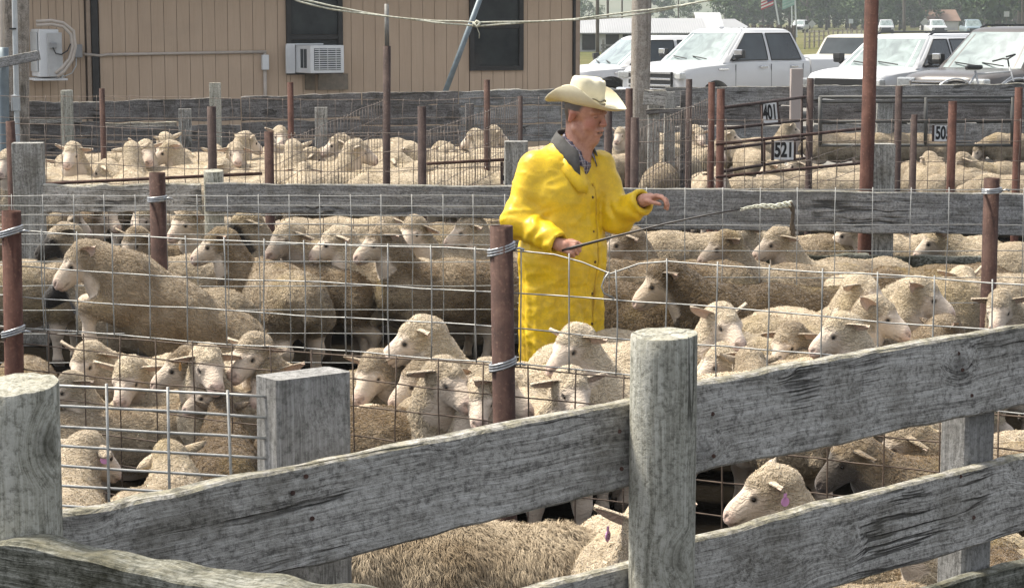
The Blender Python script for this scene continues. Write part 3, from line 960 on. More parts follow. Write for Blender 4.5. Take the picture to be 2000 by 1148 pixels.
    if kind == 'suv':
        for s in (-1, 1):
            rk = MB(); rk.tube([(rf - .2, s * (W * .735 - .10), roof + .03), (rf - .35, s * (W * .735 - .10), roof + .075), (rr + .35, s * (W * .735 - .10), roof + .075), (rr + .2, s * (W * .735 - .10), roof + .03)], .020, 6); rk.build('roof_rail', M['plastic'], o)
    else:
        an = MB(); an.box((-2.15, 0, roof + .065), (.14, .05, .05), bev=.015); an.build('roof_antenna', m, o)
    return o
def gp(px, Y): p = at(px, 300, Y); return (p.x, Y, 0)
PK = 'vehicles parked behind the plank fence'
PK1 = vehicle('white crew cab pickup with black extended mirrors, half hidden by the building corner', 'pickup truck', PK, (at(1085, 100, 49.5).x, 49.2, 0), R(180 + 22), 'pickup', 'car_white', 1.13, 1.77, 5.9, 1.0, 'bars', mirror='black')
vehicle('white crew cab pickup with chrome mirrors facing left behind the utility pole', 'pickup truck', PK, (at(1272, 100, 45.8).x, 45.8, 0), R(180 + 41), 'pickup', 'car_white', 1.28, 1.95, 5.85, 1.02, 'bars')
vehicle('white sport utility car with wide black grille, left of the taupe one', 'car', PK, (at(1646, 100, 41.6).x, 41.6, 0), R(180 + 47), 'suv', 'car_white', 1.25, 1.86, 5.1, .98, 'dark', mirror='black')
vehicle('dark taupe car with chrome barred grille at the right edge', 'car', PK, (at(1842, 100, 38.2).x, 38.2, 0), R(180 + 44), 'suv', 'car_taupe', 1.30, 2.02, 5.2, 1.0, 'chrome', mirror='chrome')
vehicle('cream pickup parked behind the white pickup bed, seen from its rear window', 'pickup truck', PK, (at(1740, 100, 62.5).x, 62.5, 0), R(62), 'pickup', 'car_cream', 1.15, 1.72, 5.6, .98, 'bars', far=True)
FW = 'vehicles far away on the highway'
vehicle('tiny white car on the highway below the flags', 'car', FW, gp(1552, 300), R(252), 'suv', 'car_white', 1.1, 1.75, 4.8, .95, far=True)
vehicle('pale car with dark grille on the highway just right of the tall pole', 'car', FW, gp(1726, 262), R(262), 'suv', 'car_silver', 1.15, 1.85, 4.8, .97, far=True)
vehicle('white pickup with bright nose on the highway before the brown roof', 'pickup truck', FW, gp(1829, 252), R(268), 'pickup', 'car_white', 1.18, 1.88, 5.6, 1.0, far=True)
vehicle('blue grey pickup on the highway left of the square road sign', 'pickup truck', FW, gp(1898, 236), R(266), 'pickup', 'car_teal', 1.2, 1.9, 5.6, 1.0, far=True)

# bicycle leaning in front of the taupe car
bk = empty('bicycle', (at(1935, 150, 33.6).x, 33.6, 0), R(8), 'grey bicycle with black handlebars leaning before the taupe car', 'bicycle')
for x in (-.52, .52):
    w_ = MB(); w_.tube([(x + math.cos(a) * .33, 0, .62 + math.sin(a) * .33) for a in [2 * math.pi * k / 30 for k in range(31)]], .022, 6)
    wo = w_.build('wheel', M['tyre'], bk, True)
    s_ = MB()
    for k in range(12):
        a = math.pi * 2 * k / 12; s_.tube([(x, 0, .62), (x + math.cos(a) * .32, 0, .62 + math.sin(a) * .32)], .003, 4)
    s_.build('spokes', M['chrome'], wo)
    f_ = MB(); f_.tube([(x + math.cos(a) * .375, 0, .62 + math.sin(a) * .375) for a in [R(30 + 10 * k) for k in range(13)]], .016, 6)
    f_.build('mudguard', M['chrome'], bk, True)
fr = MB()
for a, b in (((-.52, .62), (-.10, .66)), ((-.10, .66), (-.20, 1.12)), ((-.20, 1.06), (.38, 1.10)), ((.40, 1.02), (-.10, .66)), ((-.52, .62), (-.19, 1.06)), ((.36, 1.18), (.52, .62))):
    fr.tube([(a[0], 0, a[1]), (b[0], 0, b[1])], .018, 8)
fr.build('frame', M['car_silver'], bk, True)
hb_ = MB(); hb_.tube([(.36, 0, 1.16), (.34, 0, 1.30), (.36, -.26, 1.34), (.20, -.30, 1.30)], .014, 8); hb_.tube([(.34, 0, 1.30), (.36, .26, 1.34), (.20, .30, 1.30)], .014, 8)
hb_.build('handlebar', M['plastic'], bk, True)
sd2 = MB(); sd2.box((-.22, 0, 1.17), (.26, .14, .07), bev=.03); sd2.build('saddle', M['plastic'], bk)
bk.rotation_euler.x = R(-8)
bk.location.z = .30
dk = empty('wooden_platform', (bk.location.x, 33.7, 0), R(8), 'low plank platform under the grey bicycle', 'platform')
for k in range(4): MB().box((0, -.33 + k * .22, .262), (2.2, .20, .05)).build('plank', M['grey_wood_mid'], dk)
for x in (-.9, .9): MB().box((x, 0, .118), (.12, .9, .236)).build('beam', M['grey_wood_mid'], dk)
# ================================================================== trees, sheds, flags and signs far away
t = NT("tree_leaves"); c = t.coord()
rn = t.rnd()
lc = t.mix(t.attr('mask').outputs['Color'], (.022, .045, .014), (.085, .130, .038))
lc = t.mix(t.math('MULTIPLY', rn, .5), lc, (.045, .085, .045))
M['leaf'] = t.done(lc, .7, None, 0, .25)
M['bark'] = plain("tree_bark", (.11, .095, .08), .9, 0, .3, 3)
def tree_proto(H, Wd, seed, nleaf=1500, low=.12):
    rg = random.Random(seed)
    root = empty('tree')
    mb = MB()
    tr = [Vector((0, 0, 0)), Vector((rg.uniform(-.2, .2), 0, H * .22)), Vector((rg.uniform(-.4, .4), rg.uniform(-.3, .3), H * .5)), Vector((rg.uniform(-.5, .5), 0, H * .85))]
    mb.tube(tr, [H * .032, H * .025, H * .016, H * .004], 8)
    tips = []
    for i in range(9):
        a = rg.uniform(0, 6.28); q = rg.uniform(.18, .75)
        b0 = tr[0].lerp(tr[3], q)
        e = b0 + Vector((math.cos(a) * Wd * rg.uniform(.25, .48), math.sin(a) * Wd * rg.uniform(.25, .48), H * rg.uniform(.05, .25)))
        mb.tube([b0, b0.lerp(e, .5) + Vector((0, 0, H * .02)), e], [H * .012, H * .008, H * .003], 6)
        tips.append(e)
    mb.build('trunk', M['bark'], root, True)
    blobs = []
    for i in range(26):
        a = rg.uniform(0, 6.28); z = H * rg.uniform(low + .08, .97)
        rr = Wd * .5 * (math.sin(math.pi * min(1, max(.06, (z / H - low) / (1.06 - low)))) ** .55) * rg.uniform(.35, 1.0)
        blobs.append((Vector((math.cos(a) * rr, math.sin(a) * rr, z)), Wd * rg.uniform(.09, .19), rg.random()))
    for e in tips: blobs.append((e, Wd * rg.uniform(.10, .16), rg.random()))
    vs, fs, cols = [], [], []
    for i in range(nleaf):
        c_, r, sh = rg.choice(blobs)
        d = Vector((rg.gauss(0, 1), rg.gauss(0, 1), rg.gauss(0, 1))).normalized() * r * rg.random() ** .4
        d.z *= .8
        p = c_ + d
        nrm = (d.normalized() + Vector((rg.gauss(0, .6), rg.gauss(0, .6), rg.gauss(.3, .6)))).normalized()
        u = nrm.orthogonal().normalized(); v = nrm.cross(u)
        s = rg.uniform(.16, .40) * (H / 12)
        b = len(vs)
        a0 = rg.uniform(0, 6.28)
        for k in range(5):
            a = a0 + 6.28 * k / 5
            q = s * rg.uniform(.6, 1.2)
            vs.append(p + u * math.cos(a) * q + v * math.sin(a) * q + nrm * rg.uniform(-.05, .05))
        fs.append(tuple(range(b, b + 5)))
        g = min(1, max(0, sh * .6 + rg.random() * .5))
        cols += [(g, g, g)] * 5
    me = bpy.data.meshes.new('crown')
    me.from_pydata([v[:] for v in vs], [], fs)
    a_ = me.attributes.new('mask', 'FLOAT_COLOR', 'POINT')
    C4 = np.ones((len(vs), 4), np.float32); C4[:, :3] = cols; a_.data.foreach_set('color', C4.ravel())
    me.materials.append(M['leaf'])
    o = bpy.data.objects.new('crown', me); COL.objects.link(o); o.parent = root
    return root
protos = [tree_proto(13, 11, 1, 2600, .10), tree_proto(16, 11, 2, 2800, .14), tree_proto(10, 10, 3, 2200, .05)]
for p in protos: p['used'] = 0
def put_tree(k, px, Y, sc, label, rot, group='tall trees beyond the highway', name='tree', z=0.0):
    p = protos[k]
    o = p if not p['used'] else copy_tree(p)
    p['used'] = 1
    q = at(px, 40, Y)
    o.location = (q.x, Y, z); o.scale = (sc,) * 3; o.rotation_euler = (0, 0, rot)
    tag(o, label, 'tree', group)
    return o
SAME_T = 'dark green tree in the tall dense belt beyond the highway'
rg = random.Random(5)
for i in range(34):
    px = 1440 + i * 18 + rg.uniform(-8, 8)
    Y = rg.uniform(375, 470)
    put_tree(rg.choice([0, 1, 1, 0]), px, Y, rg.uniform(.9, 1.35), SAME_T, rg.uniform(0, 6.28))
for i in range(16):
    put_tree(2, 1410 + i * 40 + rg.uniform(-14, 14), rg.uniform(352, 372), rg.uniform(.55, .9), 'lower bushy tree at the front of the tall belt beyond the highway', rg.uniform(0, 6.28), 'bushy trees along the highway')
for (px, Y, sc, k, lb) in ((1950, 300, 1.05, 0, 'bright green tree at the right edge behind the square road sign'), (1995, 285, 1.2, 1, 'tall green tree cut by the right edge of the photo'), (1925, 330, .9, 2, 'yellow green bush left of the square road sign'),
                           (1700, 345, .9, 2, 'grey green bush right behind the tall rusty pole'), (1150, 420, .55, 2, 'pale bushy tree left of the first far power pole'),
                           (1290, 480, .62, 0, 'small dark tree above the right end of the white shed'), (1345, 430, .55, 2, 'low tree at the left end of the tall tree belt')):
    put_tree(k, px, Y, sc, lb, px * .7, 'trees standing out from the belt')

# long white shed with grey roof
def gable(name, label, px0, px1, Y, z_e, z_r, depth, wall, roof, rot=0.0, gable_end=None, cat='building', base=0.0):
    a, b = at(px0, 60, Y), at(px1, 60, Y)
    L = b.x - a.x
    o = empty(name, (a.x, Y, base), rot, label, cat)
    z_e -= base; z_r -= base
    mb = MB(); mb.add([(0, 0, 0), (L, 0, 0), (L, 0, z_e), (0, 0, z_e), (0, depth, 0), (L, depth, 0), (L, depth, z_e), (0, depth, z_e), (0, depth / 2, z_r - .06), (L, depth / 2, z_r - .06)],
                      [(0, 1, 2, 3), (5, 4, 7, 6), (1, 5, 6, 9, 2), (4, 0, 3, 8, 7)])
    mb.build('wall', wall, o)
    e = .35
    sl = (z_r - z_e) / (depth / 2)
    for s, y0 in ((1, -e), (-1, depth + e)):
        vs = [(-e, y0, z_e - e * sl), (L + e, y0, z_e - e * sl), (L + e, depth / 2, z_r), (-e, depth / 2, z_r)]
        vs2 = [(x, y, z - .07) for x, y, z in vs]
        fs = [(0, 1, 2, 3), (7, 6, 5, 4), (0, 4, 5, 1), (2, 6, 7, 3), (1, 5, 6, 2), (3, 7, 4, 0)]
        mesh_obj('roof', vs + vs2, fs, roof, o)
    return o, L
t = NT("roof_metal"); c = t.coord()
M['roof_metal'] = t.done(t.mix(t.ramp(t.noise(c, .5, 4), [(.3, 0.), (.7, .4)]), (.33, .335, .34), (.25, .255, .26)), .5, t.bump(t.wave(c, 2.0, 0, 0, 1, 'X'), .4, .03), .1)
M['roof_pale'] = plain('pale_roof_sheet', (.42, .43, .44), .6, 0, .15, 1)
M['whitewash'] = plain("whitewashed_wall", (.46, .455, .44), .85, 0, .25, .6)
M['red_barn'] = plain("red_barn_boards", (.14, .035, .030), .85, 0, .3, 1)
M['brown_roof'] = plain("brown_shingle_roof", (.165, .105, .075), .9, 0, .25, .8)
shed, L = gable('long_shed', 'long low white shed with a pale grey metal roof behind the pickups', 1095, 1372, 139, 1.30, 2.15, 7, M['whitewash'], M['roof_metal'])
for px in (1150, 1196, 1229, 1296, 1325, 1350):
    x = (at(px, 60, 139).x - shed.location.x)
    MB().box((x, -.02, .62), (.85, .05, 1.0)).build('door_opening', M['trim_dark'], shed)
sh2, L = gable('small_shed', 'shorter white shed with a white roof at the right end of the long one', 1372, 1404, 150, 1.55, 2.55, 6, M['grey_metal'], M['roof_pale'])
barn, L = gable('red_barn', 'small red barn with a silver roof right of the white sheds', 1412, 1462, 190, 1.35, 2.05, 5, M['red_barn'], M['roof_metal'], R(24))
hs2, L = gable('house', 'brown house with a wide shingle roof beyond the highway', 1816, 1872, 350, 1.7, 3.4, 9, M['whitewash'], M['brown_roof'])
# old log corral and stacked rails
cr = empty('log_corral', (at(1400, 60, 165).x, 165, 0), 0, 'dark log corral of close-set stakes beside the red barn', 'fence')
mb = MB()
rg = random.Random(9)
for i in range(150):
    px = 1378 + i * 1.18
    p = at(px, 60, 165); h = rg.uniform(.95, 1.45) + (px > 1460) * .2
    mb.tube([(p.x - cr.location.x, rg.uniform(-.2, .2), 0), (p.x - cr.location.x + rg.uniform(-.06, .06), rg.uniform(-.2, .2), h)], .07, 5)
s_ = mb.build('stakes', M['bark'], cr); s_['kind'] = 'stuff'
lt = empty('board_corral', (at(1250, 90, 88).x, 88, 0), 0, 'old rail corral between the two white pickups', 'fence')
for k in range(5):
    mb = MB(); mb.box((1.2, 0, .45 + k * .16), (5.6, .05, .09), rot=(0, R(rg.uniform(-1.2, 1.2)), 0)); mb.build('rail', M['grey_wood_mid'], lt)
for k in range(6): MB().box((-1.5 + k * 1.1, .08, .66), (.10, .10, 1.32)).build('post', M['stump_wood'], lt)
# field fence posts
fp = empty('field_fence', (at(1585, 80, 120).x, 120, 0), 0, 'pale post and wire fence across the grass below the highway', 'fence')
for i in range(17):
    p = at(1572 + i * 9.2, 70, 150 + i * 3.5)
    MB().tube([(p.x - fp.location.x, p.y - 120, 0), (p.x - fp.location.x, p.y - 120, 1.25)], .07, 6).build('post', M['pole_wood'], fp)
mb = MB(); a = at(1572, 70, 150); b = at(1572 + 150, 70, 206)
for z in (.5, .85, 1.15): mb.tube([(a.x - fp.location.x, 30, z), (b.x - fp.location.x, 86, z)], .02, 4)
mb.build('wire_strands', M['wire_dark'], fp)
for (px, py0, py1, Y, r, lb) in ((1167, -20, 70, 120, .10, 'dark thin power pole left of the thick utility pole'), (1187, -20, 40, 170, .10, 'slim dark pole above the shed roof'), (1215, -20, 22, 200, .08, 'thin distant pole beside the utility pole'), (1325, -20, 22, 240, .08, 'thin distant pole above the white shed roof'),
                                  (1766, -20, 66, 300, .22, 'grey power pole standing at the highway behind the white car'), (1997, -20, 60, 200, .09, 'grey post at the upper right corner')):
    vpole('power_pole', px, py0, px, py1, Y, r, M['bark'], lb, 'pole', top_extra=3, n=8)
def flag(px0, py0, px1, py1, Y, label, kind):
    a, b = at(px0, py0, Y), at(px1, py1, Y)
    o = empty('flag_pole', (b.x, Y, 0), 0, label, 'flag')
    d = (a - b)
    foot = b - d * (b.z / d.z)
    top = a + d.normalized() * 1.0
    off = o.location
    MB().tube([foot - off, top - off], .09, 8).build('pole', M['pvc'], o)
    t0 = top - off
    cols = {'stripes': [(.42, .05, .06), (.62, .60, .58)], 'green': [(.25, .38, .33), (.30, .42, .36)]}[kind]
    for i in range(7):
        vs = []
        for k in range(7):
            y = math.sin(k * 1.1) * .12
            for q in (0, 1):
                vs.append((t0.x - k * .22, y * .6, t0.z - .2 - (i + q) * .17 - k * .09))
        fs = [(k * 2, k * 2 + 1, k * 2 + 3, k * 2 + 2) for k in range(6)]
        vs2 = [(x, y + .02, z) for x, y, z in vs]; n = len(vs)
        fs2 = fs + [tuple(reversed([n + j for j in f])) for f in fs]
        mesh_obj('flag_stripe', vs + vs2, fs2, flag_m[kind][i % 2], o)
    if kind == 'stripes':
        vs = []
        for k in range(4):
            y = math.sin(k * 1.1) * .12 - .03
            for q in (0, 1): vs.append((t0.x - k * .22, y * .6, t0.z - .2 - q * .68 - k * .09))
        fs = [(k * 2, k * 2 + 1, k * 2 + 3, k * 2 + 2) for k in range(3)]
        mesh_obj('flag_canton', vs, fs, plain("flag_blue", (.03, .04, .12), .8), o)
flag_m = {'stripes': [plain("flag_red", (.40, .05, .06), .8), plain("flag_white", (.62, .60, .58), .8)], 'green': [plain("flag_green", (.22, .36, .31), .8), plain("flag_pale_green", (.30, .42, .38), .8)]}
flag(1514, 3, 1521, 45, 230, 'striped flag with blue corner on a leaning white pole', 'stripes')
flag(1553, 3, 1555, 48, 235, 'pale green flag on the right of the flag poles', 'green')
vpole('flag_pole', 1546, -10, 1547, 48, 240, .07, M['pvc'], 'bare white pole between the two flags', 'flag', n=8)
# road signs
def sign(px, py, Y, w, rot45, label, mat, post=True):
    c_ = at(px, py, Y)
    o = empty('road_sign', (c_.x, Y, 0), 0, label, 'sign')
    MB().box((0, -.05, c_.z), (w, .03, w), rot=(0, R(45) if rot45 else 0, 0)).build('plate', mat, o)
    MB().box((0, 0, c_.z / 2), (.09, .05, c_.z)).build('post', M['bark'], o)
sgn = plain("sign_back", (.42, .43, .42), .5, .2)
sign(1807, 45, 285, .95, True, 'grey diamond road sign left of the white pickup', sgn)
sign(1966, 28, 250, .62, False, 'pale square road sign in front of the bright green tree', sgn)
sign(1586, 47, 300, .8, True, 'tiny diamond road sign left of the tall rusty pole', sgn)
sign(1662, 42, 290, .6, False, 'pale marker board standing in the roadside grass', M['pvc'])

# ================================================================== haze
mb = MB()
hx0, hx1, hy0, hy1, hz0, hz1 = -1100, 1100, -30, 1350, -2.0, 34.0
hz = MB().box(((hx0 + hx1) / 2, (hy0 + hy1) / 2, (hz0 + hz1) / 2), (hx1 - hx0, hy1 - hy0, hz1 - hz0))
hm = bpy.data.materials.new("pale_haze"); hm.use_nodes = True
hn = hm.node_tree.nodes; hn.remove(hn["Principled BSDF"])
pv = hn.new("ShaderNodeVolumePrincipled"); pv.inputs['Color'].default_value = (.80, .86, .90, 1); pv.inputs['Density'].default_value = .00046; pv.inputs['Anisotropy'].default_value = .3
hm.node_tree.links.new(pv.outputs[0], hn["Material Output"].inputs['Volume'])
HAZE = hz.build('haze', hm); HAZE['kind'] = 'stuff'
# ================================================================== planks, posts, mesh panels
def plank(name, A0, A1, w0, w1, th, mat, parent=None, nx=48, rough=.006, seed=0, end_rough=.01):
    """a sawn board from A0 to A1 (centre line of its near face), w0/w1 its height at the ends, th its thickness away from the camera"""
    A0, A1 = Vector(A0), Vector(A1)
    X = (A1 - A0); L = X.length; X.normalize()
    Z = (Vector((0, 0, 1)) - X * X.z).normalized()
    Y = Z.cross(X)
    if Y.y < 0: Y = -Y
    nz = 5
    vs, fs = [], []
    def edge(i, side):
        s = i / nx * L
        return rough * (mnoise.noise((s * 2.6, side * 9.1, seed)) * 1.6 + mnoise.noise((s * 11, side * 5.3, seed + 4)) * .8)
    ring = []
    for i in range(nx + 1):
        t_ = i / nx
        w = w0 + (w1 - w0) * t_
        top, bot = w / 2 + edge(i, 1), -w / 2 + edge(i, 2)
        sx = t_ * L + (end_rough * mnoise.noise((seed, i, 2)) if i in (0, nx) else 0)
        ch = min(.007, th * .25)
        tb = edge(i, 3) * .7
        prof = [(bot, ch), (bot + ch, 0)] + [(bot + ch + (top - bot - 2 * ch) * k / nz, .0025 * mnoise.noise((sx * 3, k, seed))) for k in range(1, nz)] + [(top - ch, 0), (top, ch), (top + tb, th - ch), (top - ch, th), (bot + ch, th), (bot, th - ch)]
        m = len(prof)
        for (z, y) in prof:
            vs.append((sx, y, z))
    for i in range(nx):
        for k in range(m):
            k2 = (k + 1) % m
            fs.append((i * m + k, (i + 1) * m + k, (i + 1) * m + k2, i * m + k2))
    fs.append(tuple(range(m)))
    fs.append(tuple(nx * m + k for k in reversed(range(m))))
    o = mesh_obj(name, vs, fs, mat, None, False)
    Mx = Matrix((X, Y, Z)).transposed().to_4x4()
    Mx.translation = A0
    if parent:
        o.parent = parent
        Mx = parent_inv(parent) @ Mx
    o.matrix_local = Mx
    return o
def parent_inv(p):
    m = Matrix.Translation(p.location) @ p.rotation_euler.to_matrix().to_4x4()
    return m.inverted()
def round_post(name, px, py, Y, r, mat, parent, seed=0, top_slant=(0, 0), n=28, split=False):
    top = at(px, py, Y)
    o_loc = Vector((top.x, top.y, 0))
    nz = 26
    vs, fs = [], []
    for i in range(nz + 1):
        z = top.z * i / nz
        for k in range(n):
            a = 2 * math.pi * k / n
            rr = r * (1 + .035 * mnoise.noise((math.cos(a) * 1.2, math.sin(a) * 1.2, z * 1.3 + seed)) + .014 * mnoise.noise((math.cos(a) * 6, math.sin(a) * 6, z * .8 + seed)))
            x, y = math.cos(a) * rr, math.sin(a) * rr
            zz = z + ((x * top_slant[0] + y * top_slant[1]) if i == nz else 0)
            vs.append((x, y, zz))
    # softened rim and a slightly domed, checked end grain
    for f_, dz in ((.985, .002), (.60, .003), (.25, .002)):
        for k in range(n):
            x, y = vs[nz * n + k][:2]
            vs.append((x * f_, y * f_, top.z + (x * top_slant[0] + y * top_slant[1]) * f_ + dz + .003 * mnoise.noise((x * 40, y * 40, seed))))
    rows = nz + 4
    for i in range(rows - 1):
        for k in range(n):
            k2 = (k + 1) % n
            fs.append((i * n + k, i * n + k2, (i + 1) * n + k2, (i + 1) * n + k))
    fs.append(tuple((rows - 1) * n + k for k in range(n)))
    o = mesh_obj(name, vs, fs, mat, None, True)
    bm = bmesh.new(); bm.from_mesh(o.data)
    for e in bm.edges:
        if len(e.link_faces) == 2 and e.calc_face_angle(0) > R(40): e.smooth = False
    bm.to_mesh(o.data); bm.free()
    o.location = o_loc
    if parent:
        o.parent = parent
        o.matrix_local = parent_inv(parent) @ Matrix.Translation(o_loc)
    return o
def square_post(name, c_px, top_py, Y, w, d, ang, mat, parent, bottom=0.0, slant=0.0, seed=0):
    top = at(c_px, top_py, Y)
    vs, fs = [], []
    nz, prof = 14, []
    ch = .008
    prof = [(-w/2 + ch, -d/2), (w/2 - ch, -d/2), (w/2, -d/2 + ch), (w/2, d/2 - ch), (w/2 - ch, d/2), (-w/2 + ch, d/2), (-w/2, d/2 - ch), (-w/2, -d/2 + ch)]
    m = len(prof)
    for i in range(nz + 1):
        z = bottom + (top.z - bottom) * i / nz
        for k, (x, y) in enumerate(prof):
            j = .004 * mnoise.noise((k * 3.1, z * 4, seed))
            vs.append((x + j, y + j, z + (slant * x if i == nz else 0) + (.004 * mnoise.noise((k, seed, 5)) if i == nz else 0)))
    for i in range(nz):
        for k in range(m):
            fs.append((i * m + k, i * m + (k + 1) % m, (i + 1) * m + (k + 1) % m, (i + 1) * m + k))
    fs.append(tuple(nz * m + k for k in range(m)))
    o = mesh_obj(name, vs, fs, mat, None, False)
    o.parent = parent
    o.matrix_local = parent_inv(parent) @ Matrix.Translation((top.x, top.y, 0)) @ Matrix.Rotation(ang, 4, 'Z')
    return o
def pipe_post(px, py, Y, r, mat, parent, px_b=None, py_b=None, name='post', n=14):
    """open steel pipe whose top shows at px,py"""
    top = at(px, py, Y)
    foot = Vector((top.x, top.y, -.05))
    if px_b is not None:
        q = at(px_b, py_b, Y)
        foot.x = q.x + (q.x - top.x) * (q.z / max(.05, top.z - q.z))
    mb = MB()
    hollow_pipe(mb, foot, top, r, n)
    o = mb.build(name, mat, None, True)
    o.parent = parent
    o.matrix_local = parent_inv(parent)
    return o
def wire_grid(parent, P, zs, s0, s1, step, r, mat, name='wire_mesh', zlow=None, wob=.006, rv=None, overh=.012, phase=0.0, sag=0.0, n=5):
    """P(s) -> point on the ground line; zs(s) -> list of wire heights; joined into one mesh of real wires"""
    mb = MB()
    L = s1 - s0
    k = max(8, int(L / .12))
    ss = [s0 + L * i / k for i in range(k + 1)]
    nw = len(zs(s0))
    for w in range(nw):
        pts = []
        for s in ss:
            p = P(s)
            z = zs(s)[w] + wob * mnoise.noise((s * 1.7, w * 3.3, p.y)) + wob * .5 * mnoise.noise((s * 5.1, w * 2.3, p.x))
            pts.append(Vector((p.x, p.y, z)))
        mb.tube(pts, r, n)
    s = s0 + phase
    dd = (P(s1) - P(s0)).normalized()
    nrm = Vector((dd.y, -dd.x, 0))
    if nrm.y > 0: nrm = -nrm
    while s <= s1 + 1e-6:
        p = P(s)
        zz = zs(s)
        pts = []
        z0, z1 = zz[-1] - overh, zz[0] + overh
        dj = .010 * mnoise.noise((s * 3.1, 4.4, p.y))
        for i in range(6):
            z = z0 + (z1 - z0) * i / 5
            q = P(s + wob * 1.2 * mnoise.noise((s * 7, z * 4, 1.1)) + dj * (i / 5 - .5)) + nrm * (r * 1.6)
            pts.append(Vector((q.x, q.y, z)))
        mb.tube(pts, rv or r, n)
        s += step
    o = mb.build(name, mat, None, True)
    o.parent = parent
    o.matrix_local = parent_inv(parent)
    return o
def band(px, py, Y, r, parent, tilt=0.12, name='wire_tie'):
    c = at(px, py, Y)
    mb = MB()
    for dz in (0, .011, .021):
        pts = [c + Vector((math.cos(a) * (r + .004), math.sin(a) * (r + .004), dz + math.cos(a) * r * tilt)) for a in [2 * math.pi * k / 16 for k in range(17)]]
        mb.tube(pts, .0058, 6)
    mb.tube([c + Vector((r, -r * .5, .01)), c + Vector((r * 1.5, -r * .9, .02)), c + Vector((r * 1.9, -r * .7, .012))], .005, 6)
    o = mb.build(name, M['strap'], None, True)
    o.parent = parent
    o.matrix_local = parent_inv(parent)
    return o

# ---------------------------------------------------------------- fence A: front plank fence
def LA(px):
    u = (px - CX) / F_PX
    return 4.92 / (1 - .81 * u)
fa = empty('plank_fence', (at(1297, 650, 5.12).x, 5.12, 0), 0, 'front weathered grey plank fence with a thick round post, nearest the camera', 'fence')
def apl(px0, py0, px1, py1, w0, w1, mat='grey_wood', th=.042, seed=0, **k):
    return plank('plank', at(px0, py0, LA(px0)), at(px1, py1, LA(px1)), w0, w1, th, M[mat], fa, 90, .0055, seed, **k)
apl(112, 1119, 1262, 861, .240, .212, seed=1)
apl(1330, 842, 2060, 702, .236, .236, seed=2)
apl(1330, 1147, 2060, 949, .235, .232, seed=3, mat='grey_wood')
apl(640, 1366, 1262, 1182, .235, .235, seed=4)
apl(1560, 1300, 2060, 1158, .235, .235, seed=5, mat='mossy_wood')
round_post('post', 1297, 653, 5.13, .0815, M['post_wood'], fa, 1, (.03, .05))
round_post('post', 30, 752, 4.12, .084, M['post_wood'], fa, 5, (.05, .10))
AA = math.atan(.81)
square_post('square_post', 592, 729, 4.90, .205, .10, AA, M['tie_wood'], fa, seed=2)
square_post('square_post', 1892, 760, 6.10, .130, .10, AA, M['tie_wood'], fa, seed=4)
for (px, py) in ((572, 962), (610, 1012), (598, 930), (1872, 690), (1898, 772), (1880, 722), (1876, 930), (1902, 1010), (1210, 842), (1214, 915), (1392, 808), (1394, 890)):
    MB().tube([at(px, py, LA(px) - .004), at(px, py, LA(px) + .01)], .0055, 8).build('nail', M['rust'], fa)
for c_ in COL.objects:
    if c_.name.split('.')[0] == 'nail': c_.matrix_local = parent_inv(fa)
# mossy rail running towards the camera from the left post
mr = empty('mossy_rail', at(-60, 1160, 4.0), 0, 'mossy broken-edged rail across the bottom left corner', 'fence rail')
mr.location.z = 0
plank('rail', at(-140, 1142, 4.04), at(900, 1322, 3.62), .20, .21, .095, M['mossy_wood'], mr, 90, .018, 9)
round_post('post', 930, 1170, 3.55, .07, M['post_wood'], mr, 8)
# thick rod panel between left post and square post
rp = empty('rod_panel', at(118, 900, 4.95), 0, 'shiny galvanised rod panel hung between the left round post and square post', 'gate')
rp.location.z = 0
p0, p1 = at(96, 752, 4.97), at(520, 775, 4.84)
d01 = (p1 - p0); dl = math.hypot(d01.x, d01.y)
PR = lambda s: Vector((p0.x + d01.x * s / dl, p0.y + d01.y * s / dl, 0))
zr = lambda s: [p0.z + (p1.z - p0.z) * s / dl - .048 * k for k in range(7)] + [1.02, .94, .84, .72, .58, .42]
wire_grid(rp, PR, zr, 0, dl, .154, .0034, M['wire'], 'rod_mesh', wob=.003, phase=.148, n=8)

# ---------------------------------------------------------------- fence B: steel posts and cattle mesh
def YB(px):
    return 8.2 / (1 + .6 * (px - CX) / F_PX)
fb_ = empty('mesh_fence', (at(980, 437, YB(980)).x, YB(980), 0), 0, 'steel-post cattle mesh fence just behind the front plank fence', 'fence')
dirB = Vector((1, -.6, 0)).normalized()
PB0 = Vector((0, 8.2, 0))
PB = lambda s: PB0 + dirB * s
sB = lambda px: ((px - CX) / F_PX * YB(px)) / dirB.x
pipe_post(22, 412, YB(22) - .02, .044, M['rust_red'], fb_, 28, 740)
pipe_post(979, 441, YB(979) - .05, .0445, M['rust'], fb_, 985, 815)
def zB(s):
    k = max(0.0, min(1.0, -s / 2.2))
    dip = math.exp(-((s - sB(1190)) / .11) ** 2)
    return [1.352 - .05 * k - .062 * dip, 1.192 - .055 * k, 1.052 - .05 * k, .912 - .05 * k]
wire_grid(fb_, PB, zB, sB(-60), sB(2080), .2075, .0030, M['wire'], 'wire_mesh', phase=(sB(1304) - sB(-60)) % .2075, wob=.008)
zB2 = lambda s: [.902 - .05 * max(0, min(1, -s / 2.2)), .787, .675, .55, .42, .29, .16]
PB2 = lambda s: PB(s) + Vector((0, -.012, 0))
wire_grid(fb_, PB2, zB2, sB(-60), sB(2080), .2075, .0032, M['wire_rust'], 'wire_mesh', phase=(sB(856) - sB(-60)) % .2075, wob=.008)
lp = MB()
ys = YB(1190) - .01
lp.tube([at(1190, 531, ys), at(1180, 545, ys), at(1175, 560, ys), at(1179, 572, ys), at(1200, 583, ys)], .0034, 6)
o = lp.build('bent_wire', M['wire'], None, True); o.parent = fb_; o.matrix_local = parent_inv(fb_)
